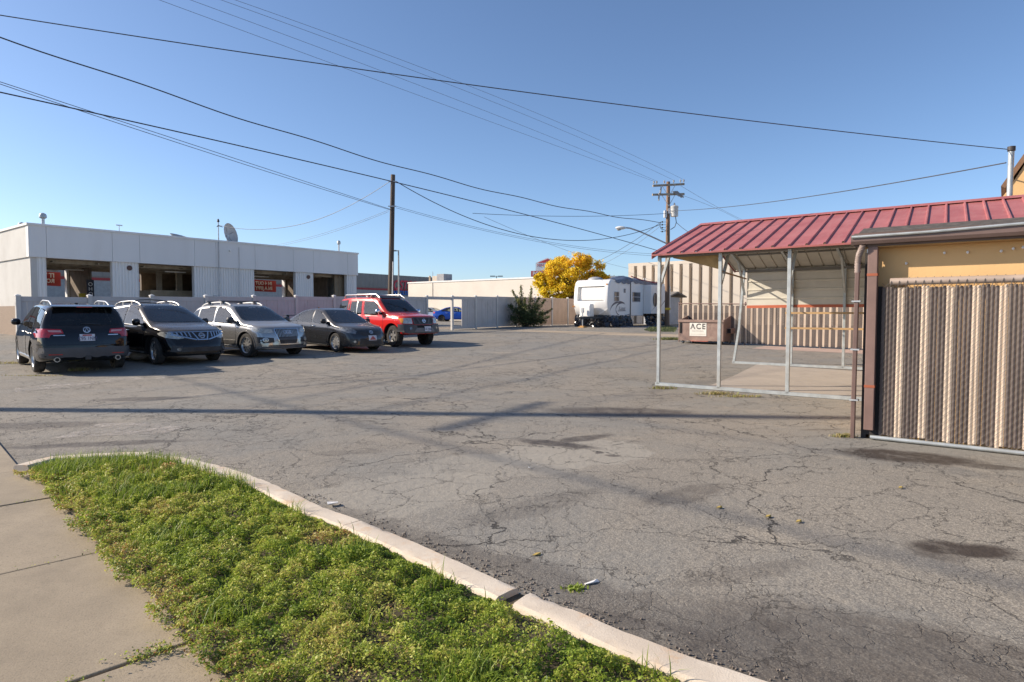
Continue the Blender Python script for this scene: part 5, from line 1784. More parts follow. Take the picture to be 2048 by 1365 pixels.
c.seams([[(-.43, 1.08), (-.42, .6), (-.40, .33)], [(-1.46, 1.1), (-1.5, .95), (-1.30, .80), (-.95, .55), (-.93, .33)], [(.98, 1.05), (1.0, .6), (.92, .33)]], 0, 0)
c.decal('sill_trim', 'L', [[(-.92, .36), (.9, .36), (.9, .28), (-.92, .28)]], .02, satin, both=True)
c.decal('rear_corner_trim', 'L', [[(-2.36, .66), (-2.0, .62), (-1.95, .50), (-2.36, .54)]], .014, blk, both=True)
mb = MB(); mb.box(-2.40, -2.35, .62, .80, 1.165, 1.17)
c.decal('headlight', 'F', [[(.45, .86), (.85, .90), (.86, .76), (.5, .74)]], .01, lamp_m)
c.decal('headlight', 'F', [my([(.45, .86), (.85, .90), (.86, .76), (.5, .74)])], .01, lamp_m)
c.decal('antenna_base', 'T', [rect(-1.25, -1.12, -.03, .03)], .03, blk)

# --- dark crossover with chrome grille
mur = dict(wb=2.825, R=.375, tumble=.42, bow_f=.42, bow_r=.22, lean_f=.25,
           top=[(-2.40, .70), (-2.38, .92), (-2.30, 1.05), (-2.18, 1.14), (-1.95, 1.36), (-1.72, 1.54), (-1.4, 1.605), (-.6, 1.655), (-.05, 1.65), (.22, 1.59), (1.10, 1.16), (1.22, 1.10), (1.75, 1.02), (2.05, .94), (2.22, .84), (2.33, .66), (2.37, .5)],
           belt=[(-2.4, .90), (-2.2, 1.04), (-1.7, 1.10), (-.6, 1.055), (.6, 1.0), (1.1, .98), (1.8, .90), (2.1, .82), (2.37, .45)],
           bot=[(-2.4, .40), (-2.1, .28), (1.9, .22), (2.2, .24), (2.37, .30)],
           wid=[(-2.4, .80), (-2.1, .90), (-1.4, .945), (0, .92), (1.41, .945), (1.9, .91), (2.2, .84), (2.37, .70)])
charc = paint('charcoal_car_paint', (0.008, 0.008, 0.009), .3, .45, .10)
root = car_root('parked_crossover', 'black rounded crossover with slatted chrome grille parked beside the rear-facing black SUV', 'suv', (-9.30, 17.97), -34, 2.825)
c = Car(root, mur, charc)
c.cabin(.78, .98, .70)
c.wheels(5, 'split', -9)
c.window('windscreen', 'F', [(-.56, 1.60), (.56, 1.60), (.66, 1.45), (.78, 1.20), (.72, 1.155), (0, 1.135), (-.72, 1.155), (-.78, 1.20), (-.66, 1.45)], .006, screen_glass)
for poly in ([(-1.93, 1.28), (-1.62, 1.44), (-1.38, 1.50), (-1.30, 1.13), (-1.72, 1.15), (-1.95, 1.22)], [(-1.32, 1.515), (-.42, 1.565), (-.36, 1.08), (-1.25, 1.125)], [(-.34, 1.565), (.06, 1.53), (.42, 1.36), (.78, 1.14), (.80, 1.04), (-.28, 1.08)]):
    c.window('side_window', 'R', poly, .006, side_glass, both=True)
c.decal('window_trim', 'R', [[(-1.98, 1.215), (-1.70, 1.135), (-.36, 1.065), (-.36, 1.085), (-1.70, 1.155), (-1.96, 1.23)], [(-.36, 1.065), (.82, 1.022), (.82, 1.04), (-.36, 1.085)], [(-1.98, 1.21), (-1.95, 1.21), (-1.64, 1.445), (-1.64, 1.475)], [(-1.64, 1.445), (-.4, 1.57), (-.4, 1.60), (-1.64, 1.475)]], .009, satin, both=True)
c.decal('grille', 'F', [[(-.72, .875), (.72, .875), (.74, .82), (.40, .735), (.20, .675), (-.20, .675), (-.40, .735), (-.74, .82)]], .006, plastic)
bars = [[(-.76, .89), (.76, .89), (.77, .872), (-.77, .872)], [(-.24, .87), (-.20, .87), (-.10, .675), (-.14, .675)], [(.24, .87), (.20, .87), (.10, .675), (.14, .675)], [(-.16, .69), (.16, .69), (.15, .66), (-.15, .66)], [(-.72, .83), (-.16, .685), (-.18, .66), (-.74, .80)], [(.72, .83), (.16, .685), (.18, .66), (.74, .80)]]
for k in range(5):
    x = .30 + .095 * k
    for q in (1, -1):
        bars.append([(q * x, .87), (q * (x + .035), .87), (q * (x + .015), .74 + .022 * k), (q * (x - .02), .735 + .02 * k)])
c.decal('grille_bars', 'F', bars, .022, chrome)
c.badge('emblem', 'F', 0, .78, ring(.05, .072, 20, 1.15) + [rect(-.10, .10, -.014, .014)], .03)
for sgn in (1, -1):
    S = (lambda p: p) if sgn > 0 else my
    c.decal('headlight', 'F', [S([(.56, .80), (.70, .865), (.86, .90), (.90, .83), (.84, .74), (.62, .70), (.46, .72)])], .008, lamp_m)
    c.decal('fog_light', 'F', [S(ring(.0, .045, 12, 1.0, (.62, .43))[i]) for i in range(12)], .02, lamp_dark)
c.decal('lower_grille', 'F', [[(-.70, .48), (.70, .48), (.62, .36), (-.62, .36)]], .006, plastic)
c.decal('side_air_intake', 'F', [[(.54, .52), (.74, .54), (.78, .36), (.56, .36)]], .006, plastic)
c.decal('side_air_intake', 'F', [my([(.54, .52), (.74, .54), (.78, .36), (.56, .36)])], .006, plastic)
c.decal('torn_bumper_corner', 'F', [[(.52, .34), (.80, .34), (.82, .245), (.62, .235)]], .02, plastic_grey)
c.decal('headlight_side', 'R', [[(1.70, .80), (1.62, .86), (1.86, .86), (2.0, .80), (1.95, .74)]], .006, lamp_m, both=True)
c.rails(-1.5, .05, .56, satin, .085)
mb = MB(); mb.tube([(-.55, -.6, 1.70), (-.58, -.3, 1.76), (-.6, 0, 1.775), (-.58, .3, 1.76), (-.55, .6, 1.70)], .014, 8); mb.build('roof_crossbar', plastic, root)
mb = MB(); mb.tube([(-1.25, -.6, 1.66), (-1.28, 0, 1.70), (-1.25, .6, 1.66)], .014, 8); mb.build('roof_crossbar', plastic, root)
c.mirrors(.66, 1.08, charc, .11, (.09, .17, .13))
c.handles((-.95, -.02), .90, chrome)
c.seams([[(-.33, 1.05), (-.33, .6), (-.30, .3)], [(-1.28, 1.1), (-1.30, .92), (-1.12, .78), (-.90, .5), (-.88, .3)], [(.86, 1.02), (.92, .6), (.82, .3)]], 0, 0)
c.decal('sill_trim', 'R', [[(-.92, .345), (.88, .325), (.88, .30), (-.92, .315)]], .016, satin, both=True)
mb = MB(); mb.tube([(1.95, 0, 1.02), (1.95, 0, 1.021)], .01)
c.decal('tail_light', 'R', [[(-2.28, 1.02), (-2.0, 1.06), (-2.05, .93), (-2.3, .88)]], .008, tail_m, both=True)

# --- silver-grey crossover with wide radiator frame
q5 = dict(wb=2.81, R=.368, tumble=.40, bow_f=.30, bow_r=.18, lean_f=.08,
          top=[(-2.33, .70), (-2.32, .92), (-2.26, 1.04), (-2.14, 1.12), (-1.92, 1.34), (-1.72, 1.50), (-1.5, 1.565), (-.7, 1.62), (-.1, 1.62), (.25, 1.55), (1.12, 1.10), (1.25, 1.06), (1.75, 1.0), (2.05, .945), (2.20, .88), (2.27, .74), (2.28, .55)],
          belt=[(-2.33, .88), (-2.2, 1.0), (-1.7, 1.045), (0, 1.01), (1.1, .97), (1.8, .92), (2.1, .85), (2.28, .5)],
          bot=[(-2.33, .38), (-2.1, .28), (1.9, .22), (2.28, .27)],
          wid=[(-2.33, .82), (-2.1, .91), (-1.4, .945), (0, .935), (1.4, .95), (1.85, .925), (2.15, .87), (2.28, .80)])
silv = paint('silver_grey_car_paint', (0.40, 0.395, 0.385), .75, .42, .2)
root = car_root('parked_crossover', 'silver-grey crossover with wide framed grille and roof bars parked in the middle of the row', 'suv', (-7.64, 20.05), -35, 2.81)
c = Car(root, q5, silv)
c.cabin(.80, .96, .68)
c.wheels(10, 'thin')
c.window('windscreen', 'F', [(-.56, 1.55), (.56, 1.55), (.66, 1.40), (.77, 1.15), (.72, 1.11), (0, 1.095), (-.72, 1.11), (-.77, 1.15), (-.66, 1.40)], .006, screen_glass)
for poly in ([(-1.98, 1.17), (-1.70, 1.36), (-1.46, 1.44), (-1.40, 1.08), (-1.90, 1.10)], [(-1.40, 1.45), (-.52, 1.51), (-.46, 1.045), (-1.33, 1.075)], [(-.45, 1.51), (0.0, 1.48), (.35, 1.33), (.80, 1.09), (.82, 1.0), (-.39, 1.04)]):
    c.window('side_window', 'R', poly, .006, side_glass, both=True)
c.decal('grille_frame', 'F', [[(-.40, .88), (.40, .88), (.43, .84), (.41, .74), (.30, .395), (-.30, .395), (-.41, .74), (-.43, .84)]], .012, chrome)
c.decal('grille', 'F', [[(-.375, .858), (.375, .858), (.40, .83), (.385, .74), (.28, .42), (-.28, .42), (-.385, .74), (-.40, .83)]], .017, plastic)
c.decal('grille_bars', 'F', [rect(-.36 + .045 * k, -.348 + .045 * k, .62, .855) for k in range(17)], .026, satin)
c.decal('number_plate_holder', 'F', [[(-.33, .60), (.33, .60), (.31, .53), (-.31, .53)]], .03, plastic_grey)
c.decal('lower_grille_bars', 'F', [rect(-.29 + .05 * k, -.27 + .05 * k, .425, .50) for k in range(12)], .024, plastic_grey)
c.badge('emblem', 'F', 0, .765, ring(.036, .052, 16, 1, (-.105, 0)) + ring(.036, .052, 16, 1, (-.035, 0)) + ring(.036, .052, 16, 1, (.035, 0)) + ring(.036, .052, 16, 1, (.105, 0)), .036, badge_m)
for sgn in (1, -1):
    S = (lambda p: p) if sgn > 0 else my
    c.decal('headlight', 'F', [S([(.50, .86), (.90, .90), (.885, .80), (.80, .745), (.46, .755)])], .008, lamp_m)
    c.decal('fog_light_housing', 'F', [S([(.48, .60), (.87, .63), (.86, .47), (.76, .44), (.47, .46)])], .006, plastic)
    c.decal('fog_light', 'F', [S(p) for p in ring(.045, .065, 16, 1.15, (.70, .54))], .016, satin)
    c.decal('fog_lens', 'F', [S(p) for p in ring(0, .035, 12, 1.15, (.70, .54))], .014, lamp_m)
c.decal('front_skid_trim', 'F', [[(-.60, .38), (.60, .38), (.62, .345), (-.62, .345)]], .012, plastic)
c.decal('front_lip', 'F', [[(-.80, .34), (.80, .34), (.76, .28), (-.76, .28)]], .01, plastic_grey)
c.rails(-1.65, .05, .565, white_trim, .06, .024)
for x in (-1.15, -.35):
    zz = c.cast('T', x, 0)[0].z
    mb = MB(); mb.box(x - .035, x + .035, -.70, .70, zz + .075, zz + .105)
    for q in (-.56, .56): mb.box(x - .05, x + .05, q - .07, q + .07, zz + .0, zz + .08)
    mb.build('roof_crossbar', plastic_grey, root, bevel=.008)
c.mirrors(.72, 1.06, plastic_grey, .11, (.1, .18, .13))
c.handles((-1.0, -.05), .90, plastic)
c.seams([[(-.42, 1.02), (-.42, .6), (-.38, .3)], [(-1.36, 1.05), (-1.38, .92), (-1.2, .78), (-.95, .5), (-.93, .3)], [(.86, .99), (.92, .6), (.84, .3)]], 0, 0)
c.decal('door_cladding', 'R', [[(-.93, .50), (.90, .50), (.86, .36), (-.93, .36)]], .014, plastic, both=True)
c.decal('sill_trim', 'R', [[(-.94, .335), (.9, .325), (.9, .295), (-.94, .305)]], .018, chrome, both=True)
c.decal('arch_trim', 'R', arc_band(1.405, .368, .415, .455, -10, 190), .008, plastic_grey, both=True)
c.decal('arch_trim', 'R', arc_band(-1.405, .368, .415, .455, -10, 190), .008, plastic_grey, both=True)
c.decal('tail_light', 'R', [[(-2.2, 1.0), (-1.95, 1.02), (-2.0, .90), (-2.22, .86)]], .008, tail_m, both=True)

# --- dark grey sedan
cor = dict(wb=2.60, R=.318, tumble=.42, bow_f=.36, bow_r=.2, lean_f=.12, crown=.06,
           top=[(-2.32, .70), (-2.31, .88), (-2.24, 1.02), (-2.1, 1.045), (-1.72, 1.06), (-1.55, 1.12), (-.95, 1.375), (-.6, 1.435), (-.1, 1.455), (.25, 1.40), (1.12, .985), (1.25, .93), (1.75, .865), (2.0, .80), (2.15, .72), (2.22, .58), (2.23, .45)],
           belt=[(-2.32, .80), (-2.1, .92), (-1.6, .945), (-.5, .915), (1.0, .86), (1.8, .77), (2.05, .70), (2.23, .4)],
           bot=[(-2.32, .34), (-2.1, .24), (-1.6, .19), (1.7, .17), (2.23, .19)],
           wid=[(-2.32, .74), (-2.0, .83), (-1.3, .88), (0, .865), (1.3, .88), (1.8, .845), (2.1, .78), (2.23, .66)])
grey = paint('graphite_car_paint', (0.048, 0.050, 0.055), .6, .38, .16)
root = car_root('parked_sedan', 'dark grey four-door sedan with rear spoiler parked between silver crossover and red SUV', 'sedan', (-5.42, 21.85), -40, 2.60)
c = Car(root, cor, grey)
c.cabin(.78, .84, .52)
c.wheels(10, 'blade', 0, .205, .68)
c.window('windscreen', 'F', [(-.52, 1.385), (.52, 1.385), (.60, 1.26), (.72, 1.02), (.66, .98), (0, .965), (-.66, .98), (-.72, 1.02), (-.60, 1.26)], .006, screen_glass)
for poly in ([(-1.42, 1.02), (-1.02, 1.24), (-.98, 1.0), (-1.2, .975)], [(-1.0, 1.255), (-.68, 1.345), (-.22, 1.375), (-.18, .95), (-.95, .975)], [(-.14, 1.375), (.12, 1.345), (.45, 1.20), (.82, .98), (.84, .91), (-.10, .945)]):
    c.window('side_window', 'R', poly, .006, side_glass, both=True)
c.window('rear_window', 'B', [(-.52, 1.36), (.52, 1.36), (.62, 1.14), (-.62, 1.14)], .006, dark_glass)
c.decal('grille', 'F', [[(-.46, .70), (.46, .70), (.42, .59), (.30, .55), (-.30, .55), (-.42, .59)]], .006, plastic)
c.decal('lower_grille', 'F', [[(-.42, .42), (.42, .42), (.46, .27), (-.46, .27)]], .006, plastic)
c.badge('emblem', 'F', 0, .665, ring(.040, .055, 18, 1.4) + ring(.018, .03, 12, 1.2, (0, .008)) + ring(.03, .04, 12, .5, (0, -.005)), .016)
for sgn in (1, -1):
    S = (lambda p: p) if sgn > 0 else my
    c.decal('headlight', 'F', [S([(.50, .70), (.62, .80), (.80, .84), (.81, .74), (.74, .65), (.56, .61)])], .008, lamp_dark)
    c.decal('fog_light', 'F', [S(p) for p in ring(0, .04, 12, 1, (.60, .36))], .014, lamp_m)
    c.decal('fog_light_surround', 'F', [S([(.50, .44), (.72, .46), (.70, .29), (.52, .28)])], .005, plastic)
c.decal('headlight_side', 'R', [[(1.55, .75), (1.50, .80), (1.80, .77), (1.95, .70), (1.85, .66)]], .006, lamp_dark, both=True)
plate(c, 'F', .02, .475, .155, .08, red='arch', words='')
c.decal('front_lip', 'F', [[(-.72, .25), (.72, .25), (.70, .20), (-.70, .20)]], .02, grey)
mb = MB(); mb.box(-2.34, -2.12, -.62, .62, 1.145, 1.17)
for q in (-.5, .5): mb.box(-2.25, -2.15, q - .03, q + .03, 1.02, 1.15)
mb.build('rear_spoiler', grey, root, bevel=.008)
c.decal('tail_light', 'R', [[(-2.22, .93), (-2.02, .96), (-2.04, .86), (-2.24, .80)]], .008, tail_m, both=True)
c.mirrors(.72, .95, plastic, .09, (.08, .16, .11))
c.handles((-.78, .02), .83, chrome)
c.seams([[(-.16, .92), (-.17, .55), (-.12, .25)], [(-1.02, .96), (-1.02, .82), (-.85, .65), (-.72, .4), (-.70, .25)], [(.86, .88), (.90, .5), (.80, .25)]], 0, 0)
c.decal('sill_skirt', 'R', [[(-.85, .24), (.85, .22), (.85, .175), (-.85, .19)]], .018, grey, both=True)

# --- red boxy off-roader
xt = dict(wb=2.70, R=.395, tumble=.20, bow_f=.20, bow_r=.10, lean_f=.06, arch=1.17, crown=.085, soft=1,
          top=[(-2.28, .80), (-2.27, 1.15), (-2.22, 1.45), (-2.14, 1.70), (-2.02, 1.79), (-1.5, 1.83), (-.5, 1.84), (.10, 1.82), (.30, 1.76), (.98, 1.27), (1.08, 1.22), (1.6, 1.19), (1.95, 1.15), (2.08, 1.08), (2.13, .9), (2.15, .6)],
          belt=[(-2.28, 1.10), (-1.5, 1.16), (0, 1.14), (1.0, 1.12), (1.8, 1.07), (2.0, 1.0), (2.15, .55)],
          bot=[(-2.28, .55), (-2.0, .45), (1.8, .42), (2.15, .48)],
          wid=[(-2.28, .84), (-2.1, .895), (-1.35, .925), (0, .90), (1.35, .925), (1.8, .905), (2.15, .85)])
redp = paint('red_car_paint', (0.58, 0.024, 0.022), .0, .22, .16)
root = car_root('parked_suv', 'red boxy off-road SUV with roof rack and grey bumper at the end of the row', 'suv', (-3.88, 24.10), -40, 2.70)
c = Car(root, xt, redp)
c.cabin(.66, 1.12, .84)
c.wheels(5, 'wide', -6, .27, .56, None, True)
c.window('windscreen', 'F', [(-.60, 1.755), (.60, 1.755), (.66, 1.60), (.74, 1.33), (.70, 1.285), (-.70, 1.285), (-.74, 1.33), (-.66, 1.60)], .006, dark_glass)
for poly in ([(-2.06, 1.60), (-1.98, 1.68), (-1.50, 1.70), (-1.48, 1.27), (-1.95, 1.26), (-2.10, 1.33)], [(-1.28, 1.66), (-.62, 1.68), (-.56, 1.18), (-1.06, 1.18), (-1.30, 1.33)], [(-.46, 1.68), (.12, 1.66), (.30, 1.55), (.74, 1.22), (.74, 1.16), (-.40, 1.17)]):
    c.window('side_window', 'R', poly, .006, dark_glass if poly[0][0] < -2 else side_glass, both=True)
c.decal('window_divider', 'R', [[(-.90, 1.67), (-.86, 1.67), (-.84, 1.185), (-.88, 1.185)]], .012, satin, both=True)
c.decal('front_bumper', 'F', [[(-.90, .83), (-.52, .83), (-.46, .80), (.46, .80), (.52, .83), (.90, .83), (.90, .56), (.70, .50), (-.70, .50), (-.90, .56)]], .05, plastic_grey)
c.decal('bumper_skid', 'F', [[(-.38, .69), (.38, .69), (.50, .55), (-.50, .55)]], .06, mat('grey_skid', (.16, .16, .165), .5))
c.decal('bumper_opening', 'F', [[(-.36, .79), (.36, .79), (.34, .70), (-.34, .70)]], .055, well_m)
c.decal('grille', 'F', [[(-.48, 1.07), (.48, 1.07), (.44, .84), (-.44, .84)]], .008, plastic)
c.decal('grille_bars', 'F', [[(-.50, 1.08), (.50, 1.08), (.50, 1.055), (-.50, 1.055)], [(-.34, 1.06), (-.26, 1.06), (-.14, .83), (-.22, .83)], [(.34, 1.06), (.26, 1.06), (.14, .83), (.22, .83)], [(-.50, 1.07), (-.44, 1.07), (-.40, .83), (-.46, .83)], [(.50, 1.07), (.44, 1.07), (.40, .83), (.46, .83)], [(-.45, .855), (.45, .855), (.44, .825), (-.44, .825)]], .022, plastic_grey)
c.badge('emblem', 'F', 0, .955, ring(.048, .07, 20, 1.1) + [rect(-.095, .095, -.016, .016)], .03)
for sgn in (1, -1):
    S = (lambda p: p) if sgn > 0 else my
    c.decal('headlight', 'F', [S([(.53, 1.06), (.80, 1.06), (.84, 1.03), (.83, .86), (.52, .86)])], .012, lamp_m)
    c.decal('turn_signal', 'F', [S([(.80, 1.06), (.87, 1.05), (.87, .88), (.83, .87)])], .014, amber_m)
    c.decal('fog_light', 'F', [S(p) for p in ring(0, .048, 12, 1, (.62, .68))], .058, lamp_dark)
plate(c, 'F', .12, .66, .155, .085, red=False, words='F46 2MK', off=.07)
c.decal('front_fender_trim', 'R', [[(1.76, .82), (2.06, .83), (2.06, .52), (1.80, .52)]], .02, plastic_grey, both=True)
c.decal('arch_flare', 'R', arc_band(1.35, .395, .475, .56, 0, 180), .03, redp, both=True)
c.decal('arch_flare', 'R', arc_band(-1.35, .395, .475, .56, 0, 180), .03, redp, both=True)
c.decal('side_step', 'R', [[(-.85, .50), (.85, .50), (.85, .44), (-.85, .44)]], .06, plastic_grey, both=True)
for sy in (1, -1):
    mb = MB()
    mb.tube([(-2.0, sy * .60, 1.80), (-1.9, sy * .60, 1.91), (-.35, sy * .60, 1.94), (.02, sy * .60, 1.95), (.30, sy * .62, 1.80)], .026, 8)
    mb.tube([(-.32, sy * .60, 1.84), (-.22, sy * .60, 1.93)], .022, 8); mb.tube([(-1.25, sy * .60, 1.83), (-1.25, sy * .60, 1.93)], .024, 8)
    mb.build('roof_rack_rail', satin, root, smooth=50)
mb = MB(); mb.prism([(.24, 1.80), (.10, 1.885), (-.55, 1.90), (-.55, 1.84)], -.55, .55, 'xz'); mb.build('roof_rack_basket', plastic_grey, root, bevel=.02)
for x in (-1.7, -1.1, -.5):
    mb = MB(); mb.tube([(x, -.6, 1.92), (x, .6, 1.92)], .016, 8); mb.build('roof_crossbar', satin, root)
mb = MB(); mb.tube([(-1.5, -.35, 1.95), (-.6, -.2, 1.955)], .035, 8); mb.build('roof_cargo_bar', plastic_grey, root)
c.mirrors(.62, 1.22, chrome, .12, (.09, .17, .15))
c.handles((-.16,), 1.05, chrome)
c.decal('rear_door_handle', 'R', [rect(-1.44, -1.36, 1.36, 1.56)], .012, plastic, both=True)
c.seams([[(-.48, 1.68), (-.46, 1.1), (-.46, .45)], [(-1.34, 1.68), (-1.36, 1.2), (-1.1, .95), (-.9, .6), (-.88, .45)], [(.78, 1.15), (.84, .8), (.78, .45)]], 0, 0)
c.decal('tail_light', 'R', [[(-2.2, 1.2), (-2.05, 1.22), (-2.05, .95), (-2.22, .92)]], .008, tail_m, both=True)

# --- two cars beyond the open fence panels
cpe = dict(cor); cpe.update(wb=2.75, R=.34)
def far_car(name, lab, cat, pos, deg, paintm, sc):
    t = thing(name, lab, cat, (pos[0], pos[1], gz(*pos)), deg)
    t.scale = sc
    c = Car(t, cor, paintm)
    c.cabin(.78, .84, .52)
    c.wheels(5, 'wide', 0, .21, .7, rim_dark if 'blue' in lab else rim_m)
    for poly in ([(-1.42, 1.02), (-1.02, 1.24), (-.98, 1.0), (-1.2, .975)], [(-1.0, 1.255), (-.68, 1.345), (-.22, 1.375), (-.18, .95), (-.95, .975)], [(-.14, 1.375), (.12, 1.345), (.45, 1.20), (.82, .98), (.84, .91), (-.10, .945)]):
        c.window('side_window', 'R', poly, .006, side_glass, both=True)
    c.window('windscreen', 'F', [(-.52, 1.385), (.52, 1.385), (.72, 1.02), (-.72, 1.02)], .006, screen_glass)
    c.window('rear_window', 'B', [(-.52, 1.36), (.52, 1.36), (.62, 1.14), (-.62, 1.14)], .006, dark_glass)
    c.decal('tail_light', 'R', [[(-2.26, .93), (-1.95, .96), (-1.98, .80), (-2.28, .76)]], .012, tail_m, both=True)
    c.decal('tail_light', 'B', [[(.40, .95), (.72, .95), (.72, .78), (.42, .80)]], .012, tail_m); c.decal('tail_light', 'B', [my([(.40, .95), (.72, .95), (.72, .78), (.42, .80)])], .012, tail_m)
    c.mirrors(.72, .95, paintm, .09, (.08, .16, .11))
    c.handles((-.78, .02), .83, chrome)
    return c
bp = at(902, 640, 62)
far_car('parked_sedan', 'bright blue sedan parked beyond the open fence panels', 'sedan', (bp.x + .65, 62), -12, paint('blue_car_paint', (.012, .07, .38), .2, .08, .12), (1.04, 1.05, 1.0))
sp2 = at(868, 640, 65)
far_car('parked_coupe', 'silver coupe parked behind the blue sedan beyond the open fence panels', 'coupe', (sp2.x - .3, 65.5), -20, paint('pale_silver_paint', (.5, .52, .55), .5, .1, .15), (1.05, 1.06, .98))
# ------------------------------------------------------------------ travel trailer
rv_white = mat('trailer_white_gelcoat', (0.80, 0.79, 0.77), 0.35, var=.03, scale=.8, streak=True, dirt=(.62, .60, .56), dirt_amt=.35)
rv_grey = mat('trailer_grey_stripe', (0.10, 0.095, 0.12), .5)
tarp_m = mat('black_plastic_sheet', (0.016, 0.017, 0.022), .22, var=.3, scale=5)
tarp_blue = mat('blue_grey_roof_tarp', (0.075, 0.09, 0.13), .35, var=.4, scale=2.5)
rvp = (5.75, 38.0)
rvz = gz(*rvp)
rv = thing('travel_trailer', 'large white travel trailer with slide-outs, black plastic skirt and roof tarp', 'trailer', (rvp[0], rvp[1], rvz), ANG_U)
WD, LB, RT, RB = 2.46, 8.0, 2.92, .70
nose = [(.42, RB), (.24, .86), (.08, 1.15), (.0, 1.5), (.03, 1.9), (.09, 2.4), (.16, 2.68), (.27, 2.83), (.46, RT), (LB, RT), (LB, RB)]
mb = MB()
n = len(nose)
ysec = [(0, .10), (.05, .03), (.14, 0), (WD - .14, 0), (WD - .05, .03), (WD, .10)]
vs = [(x + (o if i < 9 else 0) * (1 if i < 8 else .3), y, z - (o * .4 if 6 <= i <= 9 else 0)) for y, o in ysec for i, (x, z) in enumerate(nose)]
fs = []
for j in range(len(ysec) - 1):
    for i in range(n):
        fs.append((j * n + i, j * n + (i + 1) % n, (j + 1) * n + (i + 1) % n, (j + 1) * n + i))
fs.append(tuple(range(n))); fs.append(tuple(reversed(range((len(ysec) - 1) * n, len(ysec) * n))))
mb.add(vs, fs)
cut = MB(); cut.box(-.6, .30, .26, WD - .30, 1.62, 2.52)
co = cut.build('cutter', rv_white, rv, bevel=.05)
rvb = mb.build('body', rv_white, rv)
md = rvb.modifiers.new('b', 'BOOLEAN'); md.operation = 'DIFFERENCE'; md.object = co; md.solver = 'EXACT'
dg = bpy.context.evaluated_depsgraph_get(); dg.update()
m2 = bpy.data.meshes.new_from_object(rvb.evaluated_get(dg)); rvb.modifiers.clear(); rvb.data = m2; m2.name = 'body'
bpy.data.objects.remove(co); smooth_by_angle(m2, 28)
mb = MB(); mb.prism([(.12, 1.70), (.10, 2.0), (.17, 2.40), (.24, 2.47), (.30, 2.47), (.30, 1.66), (.20, 1.66)], .32, WD - .55, 'xz'); mb.build('front_window_cover', rv_white, rv, smooth=50)
# slide-out, recessed wall and trims on the door side (local -y looks into the lot)
mb = MB(); mb.box(4.75, LB - .2, -.55, .0, .82, 2.72); mb.build('slide_out', rv_white, rv, bevel=.03)
mb = MB(); mb.box(2.86, 2.93, -.03, .0, RB, 2.9); mb.build('awning_arm', mat('black_awning_arm', (.02, .02, .022), .5), rv)
mb = MB()
mb.box(.30, 2.86, -.012, -.001, RB, RB + .05); mb.box(2.93, 4.75, -.012, -.001, RB, RB + .05); mb.box(4.75, LB - .2, -.565, -.551, .82, .87)
mb.build('lower_trim', mat('trailer_trim_grey', (.45, .45, .47), .4), rv)
gl = glass('trailer_window', (.09, .09, .10))
def rv_win(x0, x1, z0, z1, y=0.0):
    f = MB(); f.box(x0 - .04, x1 + .04, y - .02, y - .001, z0 - .04, z1 + .04); fo = f.build('window', mat('window_frame_grey', (.5, .5, .52), .4), rv, bevel=.01)
    g = MB(); g.box(x0, x1, y - .026, y - .021, z0, (z0 + z1) / 2 - .02); g.build('pane', gl, fo); g = MB(); g.box(x0, x1, y - .026, y - .021, (z0 + z1) / 2 + .02, z1); g.build('pane', gl, fo)
rv_win(.80, 1.38, 1.62, 2.16); rv_win(3.2, 4.25, 1.62, 2.20)
mb = MB()
P = [(5.35 + .33 * math.cos(a), 1.75 + .46 * math.sin(a)) for a in [2 * math.pi * k / 20 for k in range(20)]]
mb.prism(P, -.575, -.551, 'xz'); mb.build('door_window', gl, rv)
mb = MB(); mb.box(2.02, 2.22, -.03, -.001, 2.15, 2.40); mb.build('furnace_vent', mat('vent_grey', (.2, .2, .22), .5), rv)
def swoosh(mb, cx, cz, rx, rz, a0, a1, wid, y):
    n = 16
    for k in range(n):
        t0, t1 = k / n, (k + 1) / n
        w0, w1 = wid * math.sin(math.pi * t0) + .004, wid * math.sin(math.pi * t1) + .004
        q = []
        for t, w in ((t0, w0), (t1, w1)):
            a = R(a0 + (a1 - a0) * t)
            q.append(((cx + (rx + w) * math.cos(a), y, cz + (rz + w) * math.sin(a)), (cx + (rx - w) * math.cos(a), y, cz + (rz - w) * math.sin(a))))
        mb.quad(q[0][0], q[0][1], q[1][1], q[1][0])
mb = MB()
swoosh(mb, 1.55, .95, 1.25, .62, 175, 60, .06, -.006)
swoosh(mb, 1.75, 1.05, .75, .46, 190, 50, .045, -.006); swoosh(mb, 1.75, 1.15, .75, .45, 170, 270, .03, -.006); swoosh(mb, 2.4, .95, .6, .2, 250, 330, .025, -.006)
for k in range(9):                                     # small script and skyline mark
    mb.quad((1.35 + k * .1, -.006, 1.02), (1.40 + k * .1, -.006, 1.02), (1.41 + k * .1, -.006, 1.08 + .2 * abs(math.sin(k * 1.7))), (1.36 + k * .1, -.006, 1.08 + .2 * abs(math.sin(k * 1.7))))
mb.quad((1.25, -.006, .98), (2.3, -.006, 1.0), (2.3, -.006, 1.03), (1.25, -.006, 1.0))
for a, b in (((4.85, 1.0), (6.2, 1.75)), ((5.5, .92), (6.0, 1.5)), ((5.75, 1.0), (6.9, 1.7))):
    d = Vector((b[0] - a[0], 0, b[1] - a[1])).normalized(); nn = Vector((-d.z, 0, d.x)) * .05
    mb.quad(Vector((a[0], -.556, a[1])), Vector((a[0], -.556, a[1])) + nn * .3, Vector((b[0], -.556, b[1])) + nn, Vector((b[0], -.556, b[1])))
mb.build('side_graphics', rv_grey, rv)
mb = MB()
for y, z in ((.14, 2.62), (WD - .16, 2.62), (WD / 2, 1.02), (WD - .02, 1.3)):
    xx = float(np.interp(z, [p[1] for p in nose[:9]], [p[0] for p in nose[:9]]))
    mb.box(xx - .03, xx + .02, y - .07, y + .07, z - .025, z + .025)
